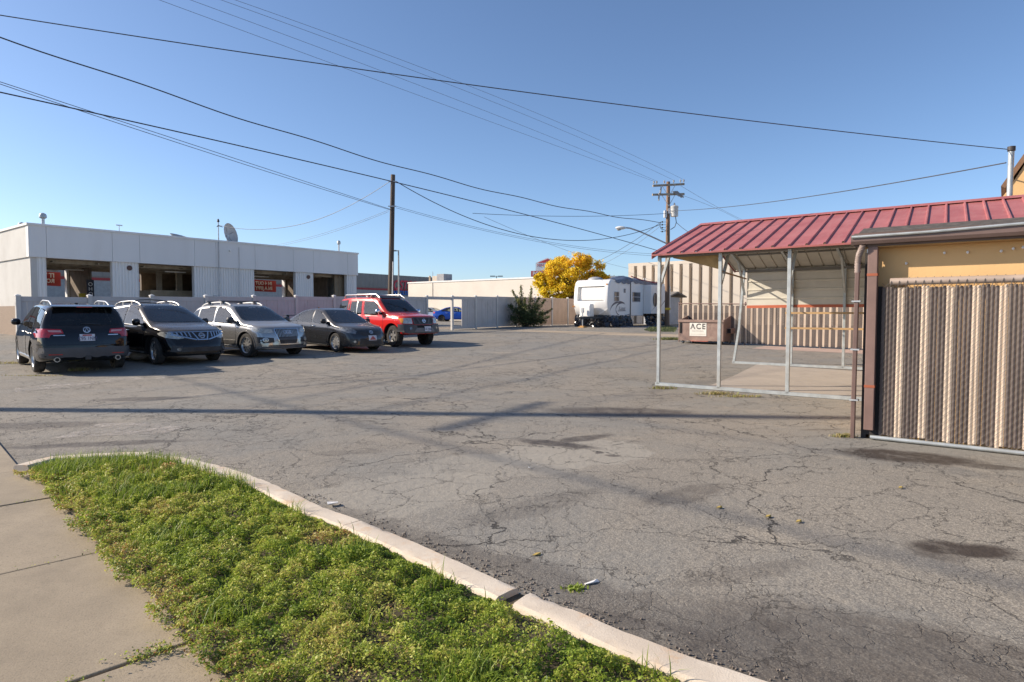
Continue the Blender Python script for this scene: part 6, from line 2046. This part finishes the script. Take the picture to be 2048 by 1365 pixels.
mb.build('marker_lamp', amber_m, rv)
def crumple(name, pts_top, pts_bot, m, parent, nv=14, amp=.07, freq=2.3, seed=0.0, out=(0, -1, 0)):
    """a crumpled plastic sheet hanging between two lines"""
    vs, fs = [], []
    nu = len(pts_top)
    o = Vector(out)
    for j in range(nv + 1):
        t = j / nv
        for a, b in zip(pts_top, pts_bot):
            p = Vector(a).lerp(Vector(b), t)
            f = p * freq
            w = noise.noise(Vector((f.x * 2.2 + seed, f.y * 2.2, t * 1.3))) + .6 * noise.noise(Vector((f.x * 5 + seed, f.y * 5, t * 3.5 + 4))) + .35 * noise.noise(Vector((f.x * 12 + seed, f.y * 12, t * 9)))
            vs.append(p + o * (amp * w * min(1, .25 + 1.5 * t)) + Vector((.04 * noise.noise(f * 2), 0, .03 * noise.noise(f * 3) * t)))
    for j in range(nv):
        for i in range(nu - 1):
            fs.append((j * nu + i, j * nu + i + 1, (j + 1) * nu + i + 1, (j + 1) * nu + i))
    return MB().add(vs, fs).build(name, m, parent, smooth=25)
L = lambda a, b, n: [Vector(a).lerp(Vector(b), i / n) for i in range(n + 1)]
crumple('plastic_skirt', L((.35, -.01, .74), (2.9, -.01, .74), 48), L((.2, -.22, .02), (2.9, -.22, .02), 48), tarp_m, rv, 16, .17)
crumple('plastic_skirt', L((4.7, -.03, .86), (LB, -.03, .86), 40), L((4.7, -.35, .02), (LB, -.35, .02), 40), tarp_m, rv, 14, .16, seed=9)
crumple('plastic_skirt', L((.30, WD, .78), (.30, .02, .74), 36), L((.02, WD - .1, .02), (.12, -.18, .02), 36), tarp_m, rv, 14, .16, seed=4, out=(-1, 0, 0))
crumple('plastic_skirt', L((3.0, .9, .72), (4.7, .9, .72), 12), L((3.0, .7, .02), (4.7, .7, .02), 12), tarp_m, rv, 8, .1, seed=2)
crumple('loose_plastic', L((.4, -.25, .05), (4.7, -.25, .05), 50), L((.3, -.8, .015), (4.6, -.7, .015), 50), mat('grey_plastic_sheet', (.10, .11, .14), .3, var=.4, scale=4), rv, 6, .06, out=(0, 0, 1))
# tarp thrown over the roof
vs, fs = [], []
nx_, ny_ = 46, 18
for j in range(ny_ + 1):
    for i in range(nx_ + 1):
        x = .9 + 6.6 * i / nx_; y = -.10 + (WD * .8) * j / ny_
        hump = .30 * math.exp(-((x - 2.9) / .9) ** 2 - ((y - .7) / .7) ** 2) + .16 * math.exp(-((x - 4.3) / .8) ** 2 - ((y - .5) / .5) ** 2)
        z = RT + .03 + hump + .06 * abs(noise.noise(Vector((x * 2.2, y * 2.6, 0)))) + .03 * noise.noise(Vector((x * 6, y * 6, 2)))
        if j == 0: z -= .25 + .22 * noise.noise(Vector((x * 1.7, 3, 0)))
        if j == 1: z -= .02
        vs.append((x, y if j else -.04, z))
for j in range(ny_):
    for i in range(nx_):
        fs.append((j * (nx_ + 1) + i, j * (nx_ + 1) + i + 1, (j + 1) * (nx_ + 1) + i + 1, (j + 1) * (nx_ + 1) + i))
MB().add(vs, fs).build('roof_tarp', [tarp_blue], rv, smooth=30)
mb = MB(); mb.tube([(3.2, .1, RT + .30), (4.6, .05, RT + .12), (6.4, -.05, RT + .02), (7.6, -.05, RT + .03)], .035, 6); mb.build('red_strap', mat('red_strap', (.32, .04, .06), .6), rv)
mb = MB(); mb.sphere((1.1, 1.5, RT + .02), .5, 8, (1, 1, .42)); mb.build('roof_dome', mat('grey_dome', (.33, .34, .36), .5), rv, smooth=60)
mb = MB()
for x in (5.6, 5.9): mb.tube([(x, .4, RT), (x, .4, RT + .32)], .03, 6)
mb.build('roof_vent_pipe', white_m, rv)
# drawbar, gas-bottle cover, jack
mb = MB(); mb.beam((.5, .35, .62), (-1.05, WD / 2, .58), .07, .12); mb.beam((.5, WD - .35, .62), (-1.05, WD / 2, .58), .07, .12); mb.box(-1.2, -1.0, WD / 2 - .06, WD / 2 + .06, .54, .66); mb.build('drawbar', plastic, rv)
mb = MB(); mb.prism([(-.62, .66), (-.10, .66), (-.10, 1.36), (-.18, 1.44), (-.52, 1.44), (-.62, 1.34)], WD / 2 - .36, WD / 2 + .36, 'xz'); mb.build('gas_bottle_cover', rv_white, rv, bevel=.04)
mb = MB(); mb.tube([(-.85, WD / 2, .08), (-.85, WD / 2, .9)], .035, 8); mb.box(-.93, -.77, WD / 2 - .06, WD / 2 + .06, .9, 1.18); mb.build('tongue_jack', galv2, rv)
mb = MB(); mb.box(-1.05, -.65, WD / 2 - .2, WD / 2 + .2, 0, .06); mb.box(-.98, -.72, WD / 2 - .12, WD / 2 + .12, .06, .11); mb.build('wood_block', mat('yellow_wood_block', (.45, .25, .08), .8), rv)
mb = MB(); mb.beam((.10, .62, 1.40), (.35, .40, .75), .05, .03); mb.beam((.06, 1.75, 1.40), (.10, .62, 1.42), .04, .03); mb.beam((.12, .05, 1.15), (.0, .6, .8), .03, .03); mb.build('front_strap', white_m, rv)

# ------------------------------------------------------------------ dumpster
dpp = gnd(1358, 687)
dump_m = mat('brown_dumpster_paint', (0.235, 0.155, 0.125), .55, var=.2, scale=3, dirt=(.38, .28, .22), dirt_amt=.7, dirt_scale=2.5, bump=.1)
dump = thing('dumpster', 'brown steel dumpster on casters with a white ACE sign', 'dumpster', (dpp.x, dpp.y, gz(dpp.x, dpp.y)), ANG_A)
DW, DD, z0_, zf_, zb_ = 1.78, 1.25, .12, .93, 1.20
def wallp(mb, a, b, za, zb2, t=.03, zlow=z0_, flip=1):
    a, b = Vector((a[0], a[1], 0)), Vector((b[0], b[1], 0))
    d = (b - a).normalized(); nn = Vector((-d.y, d.x, 0)) * t * flip
    vs = [Vector((p.x, p.y, z)) for p, zt in ((a, za), (b, zb2)) for z in (zlow, zt)]
    vs += [v + nn for v in vs]
    mb.add(vs, [(0, 2, 3, 1), (4, 5, 7, 6), (0, 1, 5, 4), (2, 6, 7, 3), (1, 3, 7, 5), (0, 4, 6, 2)])
mb = MB()
wallp(mb, (0, 0), (DW, 0), zf_, zf_); wallp(mb, (0, DD), (DW, DD), zb_, zb_, flip=-1)
wallp(mb, (0.0, .031), (0, DD - .031), zf_, zb_, flip=-1); wallp(mb, (DW, .031), (DW, DD - .031), zf_, zb_)
mb.box(.03, DW - .03, .03, DD - .03, z0_, z0_ + .03)
mb.build('bin_body', dump_m, dump)
mb = MB(); mb.box(-.04, DW + .04, -.045, -.001, zf_ - .08, zf_ + .02); mb.box(-.04, DW + .04, DD + .001, DD + .04, zb_ - .07, zb_ + .02)
mb.build('rim', dump_m, dump, bevel=.008)
mb = MB()
mb.box(DW + .001, DW + .17, .35, .95, .42, .62)
mb.box(-.17, -.001, .35, .95, .42, .62)
mb.build('fork_sleeve', dump_m, dump, bevel=.01)
mb = MB(); mb.box(.03, .10, -.03, -.001, .42, .82); mb.box(DW + .03, DW + .171, .345, .349, .44, .60); mb.build('fork_slot', well_m, dump)
mb = MB(); mb.add([(.02, .05, zf_ + .01), (.02, DD - .04, zb_ + .0), (.5, DD - .02, zb_ + .34), (.62, .12, zf_ + .05)], [(0, 1, 2), (0, 2, 3)])
sg = MB(); sg.box(.44, 1.12, -.012, -.001, .31, .83)
sgo = sg.build('sign', mat('white_sign_plate', (.72, .69, .62), .5, var=.06), dump)
text('lettering', 'ACE', sgo, (.78, -.014, .585), FACE, .30, letter_black, .001, 'CENTER', .95, bold=.006, space=1.25)
# stencil bridges across the big letters
mb = MB(); mb.box(.50, 1.08, -.019, -.016, .655, .667); mb.build('stencil_gap', sgo.data.materials[0], sgo)
text('lettering', 'RECYCLING', sgo, (.78, -.014, .475), FACE, .085, mat('grey_sign_lettering', (.42, .40, .36), .6), .001, 'CENTER', 1.0)
mb = MB()
for k in range(14): mb.box(.49 + k * .043, .516 + k * .043, -.0145, -.0125, .36, .395)
mb.build('small_print', mat('grey_small_print', (.55, .52, .45), .6), sgo)
for x, y in ((.12, .12), (.45, .2), (DW - .12, .12), (.12, DD - .15), (DW - .12, DD - .15)):
    w_ = MB(); M = Matrix.Translation((x, y, .062)) @ Matrix.Rotation(R(90), 4, 'X')
    w_.lathe([(0, -.022), (.05, -.022), (.06, -.014), (.06, .014), (.05, .022), (0, .022)], 18, M); co_ = w_.build('caster', black_m, dump, smooth=40)
    h_ = MB(); h_.lathe([(0, -.024), (.025, -.024), (.025, .024), (0, .024)], 12, M); h_.beam((x - .0, y - .03, .06), (x + .03, y - .03, .135), .03, .006); h_.build('hub', galv2, co_)
mb = MB(); mb.box(.5, 1.2, -.06, -.02, .1, .125); mb.build('front_skid', mat('red_skid', (.42, .12, .08), .6), dump)
mb = MB(); mb.box(.03, DW - .03, .3, DD - .031, .4, .48); mb.build('rubbish_level', dark_in, dump)

# ------------------------------------------------------------------ vegetation
yl = leaf_mat('yellow_autumn_leaf', [(0, (.42, .38, .03)), (.3, (.84, .66, .05)), (.6, (.92, .64, .07)), (.85, (.88, .47, .07)), (1.0, (.6, .28, .06))], .6)
bark = mat('tree_bark', (.10, .075, .055), .9, var=.3, scale=10, bump=.5)
def tree(name, lab, cat, pos, blobs, trunk_h, trunk_r, nleaf, lsize, m, hue0, limbs=9, seed=1, grp=None):
    rg = np.random.default_rng(seed); rd = random.Random(seed)
    t = thing(name, lab, cat, pos, 0, grp)
    br = MB()
    br.tube([(0, 0, -.05), (.03, 0, trunk_h * .5), (.0, .02, trunk_h)], [trunk_r, trunk_r * .8, trunk_r * .65], 10)
    tips = []
    for bx_, by_, bz_, br_ in blobs:
        e = Vector((bx_, by_, bz_))
        s_ = Vector((0, 0, trunk_h * rd.uniform(.7, 1)))
        m1 = s_.lerp(e, .5) + Vector((rd.uniform(-.2, .2), rd.uniform(-.2, .2), .15))
        br.tube([s_, m1, e], [trunk_r * .5, trunk_r * .3, trunk_r * .12], 6)
        for k in range(limbs):
            d = Vector((rd.gauss(0, 1), rd.gauss(0, 1), rd.gauss(.15, .8))).normalized()
            tip = e + d * br_ * rd.uniform(.55, 1.0)
            br.tube([m1.lerp(e, .8), e.lerp(tip, .5) + Vector((0, 0, .05)), tip], [trunk_r * .16, trunk_r * .09, .006], 4, False)
            tips.append((tip, br_))
    tips = tips * 1
    br.build('trunk', bark, t, smooth=50)
    # leaves gather in sprays round the twig ends
    C, Hh = [], []
    per = max(1, nleaf // len(tips))
    for tip, br_ in tips:
        c = np.array(tip) + rg.normal(size=(per, 3)) * br_ * np.array([.20, .20, .15])
        C.append(c)
        Hh.append(np.full(per, hue0(tip)) + rg.normal(0, .10, per) + rd.gauss(0, .07))
    C = np.concatenate(C); Hh = np.clip(np.concatenate(Hh), 0, 1)
    leaf_mesh('crown', C, rg.uniform(lsize * .6, lsize * 1.25, len(C)), m, Hh, flat=.7, parent=t, up=-.2)
    return t
TY = 53
c0_ = at(1142, 560, TY)
px_ = lambda v: v * TY / FPX
def B(px, py, r, dy=0):
    p = at(px, py, TY)
    return (p.x - c0_.x, dy, p.z - CB, r)
blobs = [B(1150, 537, 1.05), B(1110, 548, 1.0, -.5), B(1185, 545, .95, .4), B(1090, 570, .85, .3), B(1135, 565, 1.1, -.9), B(1175, 568, .95, -.6), B(1100, 588, .8, -.7), B(1150, 590, .95, .8), B(1198, 575, .75, .5),
         B(1120, 530, .75, .5), B(1168, 526, .65, -.2), B(1130, 600, .7, -.9), B(1080, 560, .5, -.2), B(1205, 556, .45, -.3)]
tree('autumn_tree', 'bright yellow autumn tree behind the tan fence and trailer', 'tree', (c0_.x, TY, CB), blobs, 1.9, .17, 26000, .22, yl,
     lambda p: min(.75, max(.18, .30 + .075 * (p.z - 2.4) + .03 * p.x)), 16, 3)
gl_ = leaf_mat('grey_green_leaf', [(0, (.05, .07, .03)), (.5, (.125, .16, .065)), (.8, (.26, .27, .10)), (1, (.42, .36, .13))], .35)
dk = at(1220, 557, 75)
tree('distant_tree', 'small dark green tree top showing behind the trailer roof', 'tree', (dk.x, 75, CB), [(0, 0, dk.z - CB - .5, .9), (-.5, 0, dk.z - CB - 1.0, .8)], 2.4, .15, 2600, .18, gl_, lambda p: .25, 14, 8)
# bush with upright shoots
bp_ = gnd(1052, 656)
bush = thing('roadside_bush', 'dark green bush with tall upright shoots growing before the tan fence', 'bush', (bp_.x, bp_.y, bp_.z - .01), 0)
st_ = MB(); C = []; Hh = []
rd = random.Random(5)
sc_ = bp_.y / FPX
shoots = [(1025, 582, .22), (1042, 573, .2), (1063, 578, .2), (1078, 596, .25), (1090, 600, .25), (1020, 612, .4), (1034, 620, .45), (1052, 612, .45), (1070, 622, .45), (1086, 625, .4), (1024, 636, .45), (1045, 640, .5), (1066, 642, .5), (1088, 642, .4), (1098, 634, .22), (1012, 630, .25), (1055, 630, .5), (1104, 618, .12), (1076, 610, .3), (1036, 600, .25), (1050, 596, .2)]
for px, py, rr in shoots:
    e = at(px, py, bp_.y + rd.uniform(-.7, .5)) - Vector((bp_.x, bp_.y, bp_.z))
    b0 = Vector((rd.uniform(-.15, .15), rd.uniform(-.15, .15), 0))
    mid = b0.lerp(e, .5) + Vector((rd.uniform(-.1, .1), 0, .1))
    st_.tube([b0, mid, e], [.03, .018, .006], 5, False)
    for k in range(int(1000 * (rr + .15))):
        t = rd.uniform(.45, 1.02)
        p = (b0.lerp(mid, t * 2) if t < .5 else mid.lerp(e, t * 2 - 1))
        s = rr * (.9 if t < .85 else .45)
        C.append((p.x + rd.gauss(0, s * .42), p.y + rd.gauss(0, s * .42), max(.03, p.z + rd.gauss(0, s * .42))))
        Hh.append(.38 + .3 * (py < 605) * t + rd.gauss(0, .18))
st_.build('stem', bark, bush)
leaf_mesh('foliage', np.array(C), np.random.default_rng(4).uniform(.06, .13, len(C)), gl_, np.clip(np.array(Hh), 0, 1), flat=.7, parent=bush, up=0)

def weed(lab, pos, n, spread, h, m, hue, cat='weed', wid=.006, name='weed_tuft', grp=None):
    rg = np.random.default_rng(abs(hash(lab)) % 99991 if False else len(lab) * 131 + n)
    t = thing(name, lab, cat, pos, 0, grp)
    x = rg.normal(0, spread[0], n); y = rg.normal(0, spread[1], n)
    blades('blades', x, y, np.zeros(n), rg.uniform(h * .5, h, n), m, np.clip(rg.normal(hue, .15, n), 0, 1), 1.2, wid, t)
    return t
def gp(px, py):
    p = gnd(px, py); return (p.x, p.y, p.z)
weed('dry straw weed tuft at the base of the second carport post', gp(1432, 789), 220, (.16, .05), .08, bl_m, 1.0, grp='dry weeds along the carport rail')
weed('dry straw weed tuft at the foot of the corner carport post', gp(1325, 778), 160, (.12, .05), .08, bl_m, .95, grp='dry weeds along the carport rail')
weed('straw-coloured weed strip between second and third carport posts', gp(1480, 794), 200, (.22, .04), .06, bl_m, 1.0, grp='dry weeds along the carport rail')
weed('pale yellow weed clump at the foot of the downspout', gp(1688, 874), 200, (.07, .03), .06, bl_m, 1.0)
weed('green grass mound left of the dumpster', gp(1340, 680), 700, (.28, .12), .16, gl_, .7, wid=.012)
weed('grey dry weed under the rear of the black SUV', gp(160, 742), 160, (.15, .08), .12, bl_m, 1.0)
weed('dry grass patch beside the front wheel of the black SUV', gp(33, 727), 260, (.3, .14), .08, bl_m, 1.0)
weed('dead grass strip on the asphalt near the left rear wheel of the black SUV', gp(75, 752), 160, (.35, .05), .04, bl_m, 1.0)
weed('small green weed in the gravel past the kerb gap', gp(1150, 1180), 90, (.03, .02), .03, bl_m, .55)
gg = [gnd(*p) for p in ((1288, 661), (1300, 664), (1350, 665), (1354, 658), (1335, 655), (1300, 657))]
n = 7000
gx, gy = rng.uniform(3, 14, n * 8), rng.uniform(25, 45, n * 8)
ok = in_poly(gx, gy, [(p.x, p.y) for p in gg]); gx, gy = gx[ok][:n], gy[ok][:n]
tg = blades('grass', gx, gy, np.array([gz(a, b) for a, b in zip(gx, gy)]), rng.uniform(.04, .12, len(gx)), gl_, np.clip(rng.normal(.25, .3, len(gx)), 0, 1), .8, .014)  # darker leaf colour than the lawn grass, painting in the shade lying here
tag(tg, 'patchy grass beside the travel trailer', kind='stuff')
# loose stones along the kerb and gap
sm = MB()
for k in range(1500):
    t = rng.random() * (len(kerb_px) - 1.001); i = int(t); a, b = kerb[i], kerb[i + 1]
    p = a.lerp(b, t - i); d = (b - a).normalized(); nn = Vector((d.y, -d.x, 0)); nn = nn if nn.x > 0 else -nn
    q = p + nn * (abs(rng.normal(0, .11)) + .01); s = rng.uniform(.003, .009)
    if q.y > 5.2: continue
    sm.sphere((q.x, q.y, gz(q.x, q.y) + s * .4 + .006), s, 3, (1, rng.uniform(.6, 1.2), rng.uniform(.5, .9)))
tag(sm.build('gravel', mat('kerb_gravel', (.2, .17, .145), .9, var=.5, scale=60)), 'loose grit along the kerb', kind='stuff')

# litter
paper_m = mat('white_paper', (.75, .74, .72), .7)
def litter(lab, px, py, pts, h=.012, name='paper_scrap', hh=0.0, m=None):
    p = gnd(px, py)
    t = thing(name, lab, 'litter', (p.x, p.y, p.z + hh), 30)
    k = len(pts)
    MB().add([(a, b, h + .006 * math.sin(i * 2.3)) for i, (a, b) in enumerate(pts)] + [(a, b, h - .004 + .006 * math.sin(i * 2.3)) for i, (a, b) in enumerate(pts)],
             [tuple(range(k)), tuple(reversed(range(k, 2 * k)))] + [(i, (i + 1) % k, k + (i + 1) % k, k + i) for i in range(k)]).build('scrap', m or paper_m, t)
litter('white paper scrap on the asphalt against the kerb', 664, 1013, [(-.04, -.025), (.04, -.03), (.05, .02), (-.03, .03)], .03)
litter('crumpled white wrapper strip in the gravel by the kerb gap', 1183, 1169, [(-.045, -.008), (.0, -.014), (.05, -.006), (.045, .01), (0, .006), (-.04, .012)], .014)
litter('tiny white speck of litter in the middle of the lot', 1059, 937, [(-.012, -.01), (.012, -.01), (.01, .012), (-.01, .01)], .012)
yleaf = mat('fallen_leaf', (.45, .32, .08), .7)
for px, py, lab in ((1438, 1018, 'fallen yellow leaf lying beyond the round dark stains'), (1536, 1036, 'fallen yellow leaf right of its neighbour in the middle of the lot'), (1597, 1046, 'fallen tan leaf at the dark shadow line near the centre right'),
                    (1801, 978, 'small yellow leaf below the oil stain by the slatted fence'), (1073, 1113, 'small pale leaf on the asphalt near the kerb gap')):
    litter(lab, px, py, [(-.03, 0), (-.01, -.015), (.025, -.01), (.035, .005), (.01, .018)], .014, 'fallen_leaf', 0, yleaf)
sp_ = gnd(277, 719)
t = thing('white_sack', 'pale stuffed sack lying under the black crossover behind its front wheel', 'sack', sp_, -30)
mb = MB(); mb.sphere((0, 0, .12), .2, 9, (1.7, 1.0, .62)); so_ = mb.build('sack_body', mat('pale_sack_cloth', (.5, .5, .52), .7), t, smooth=60)
for v in so_.data.vertices:
    v.co += v.co.normalized() * .03 * noise.noise(v.co * 7)
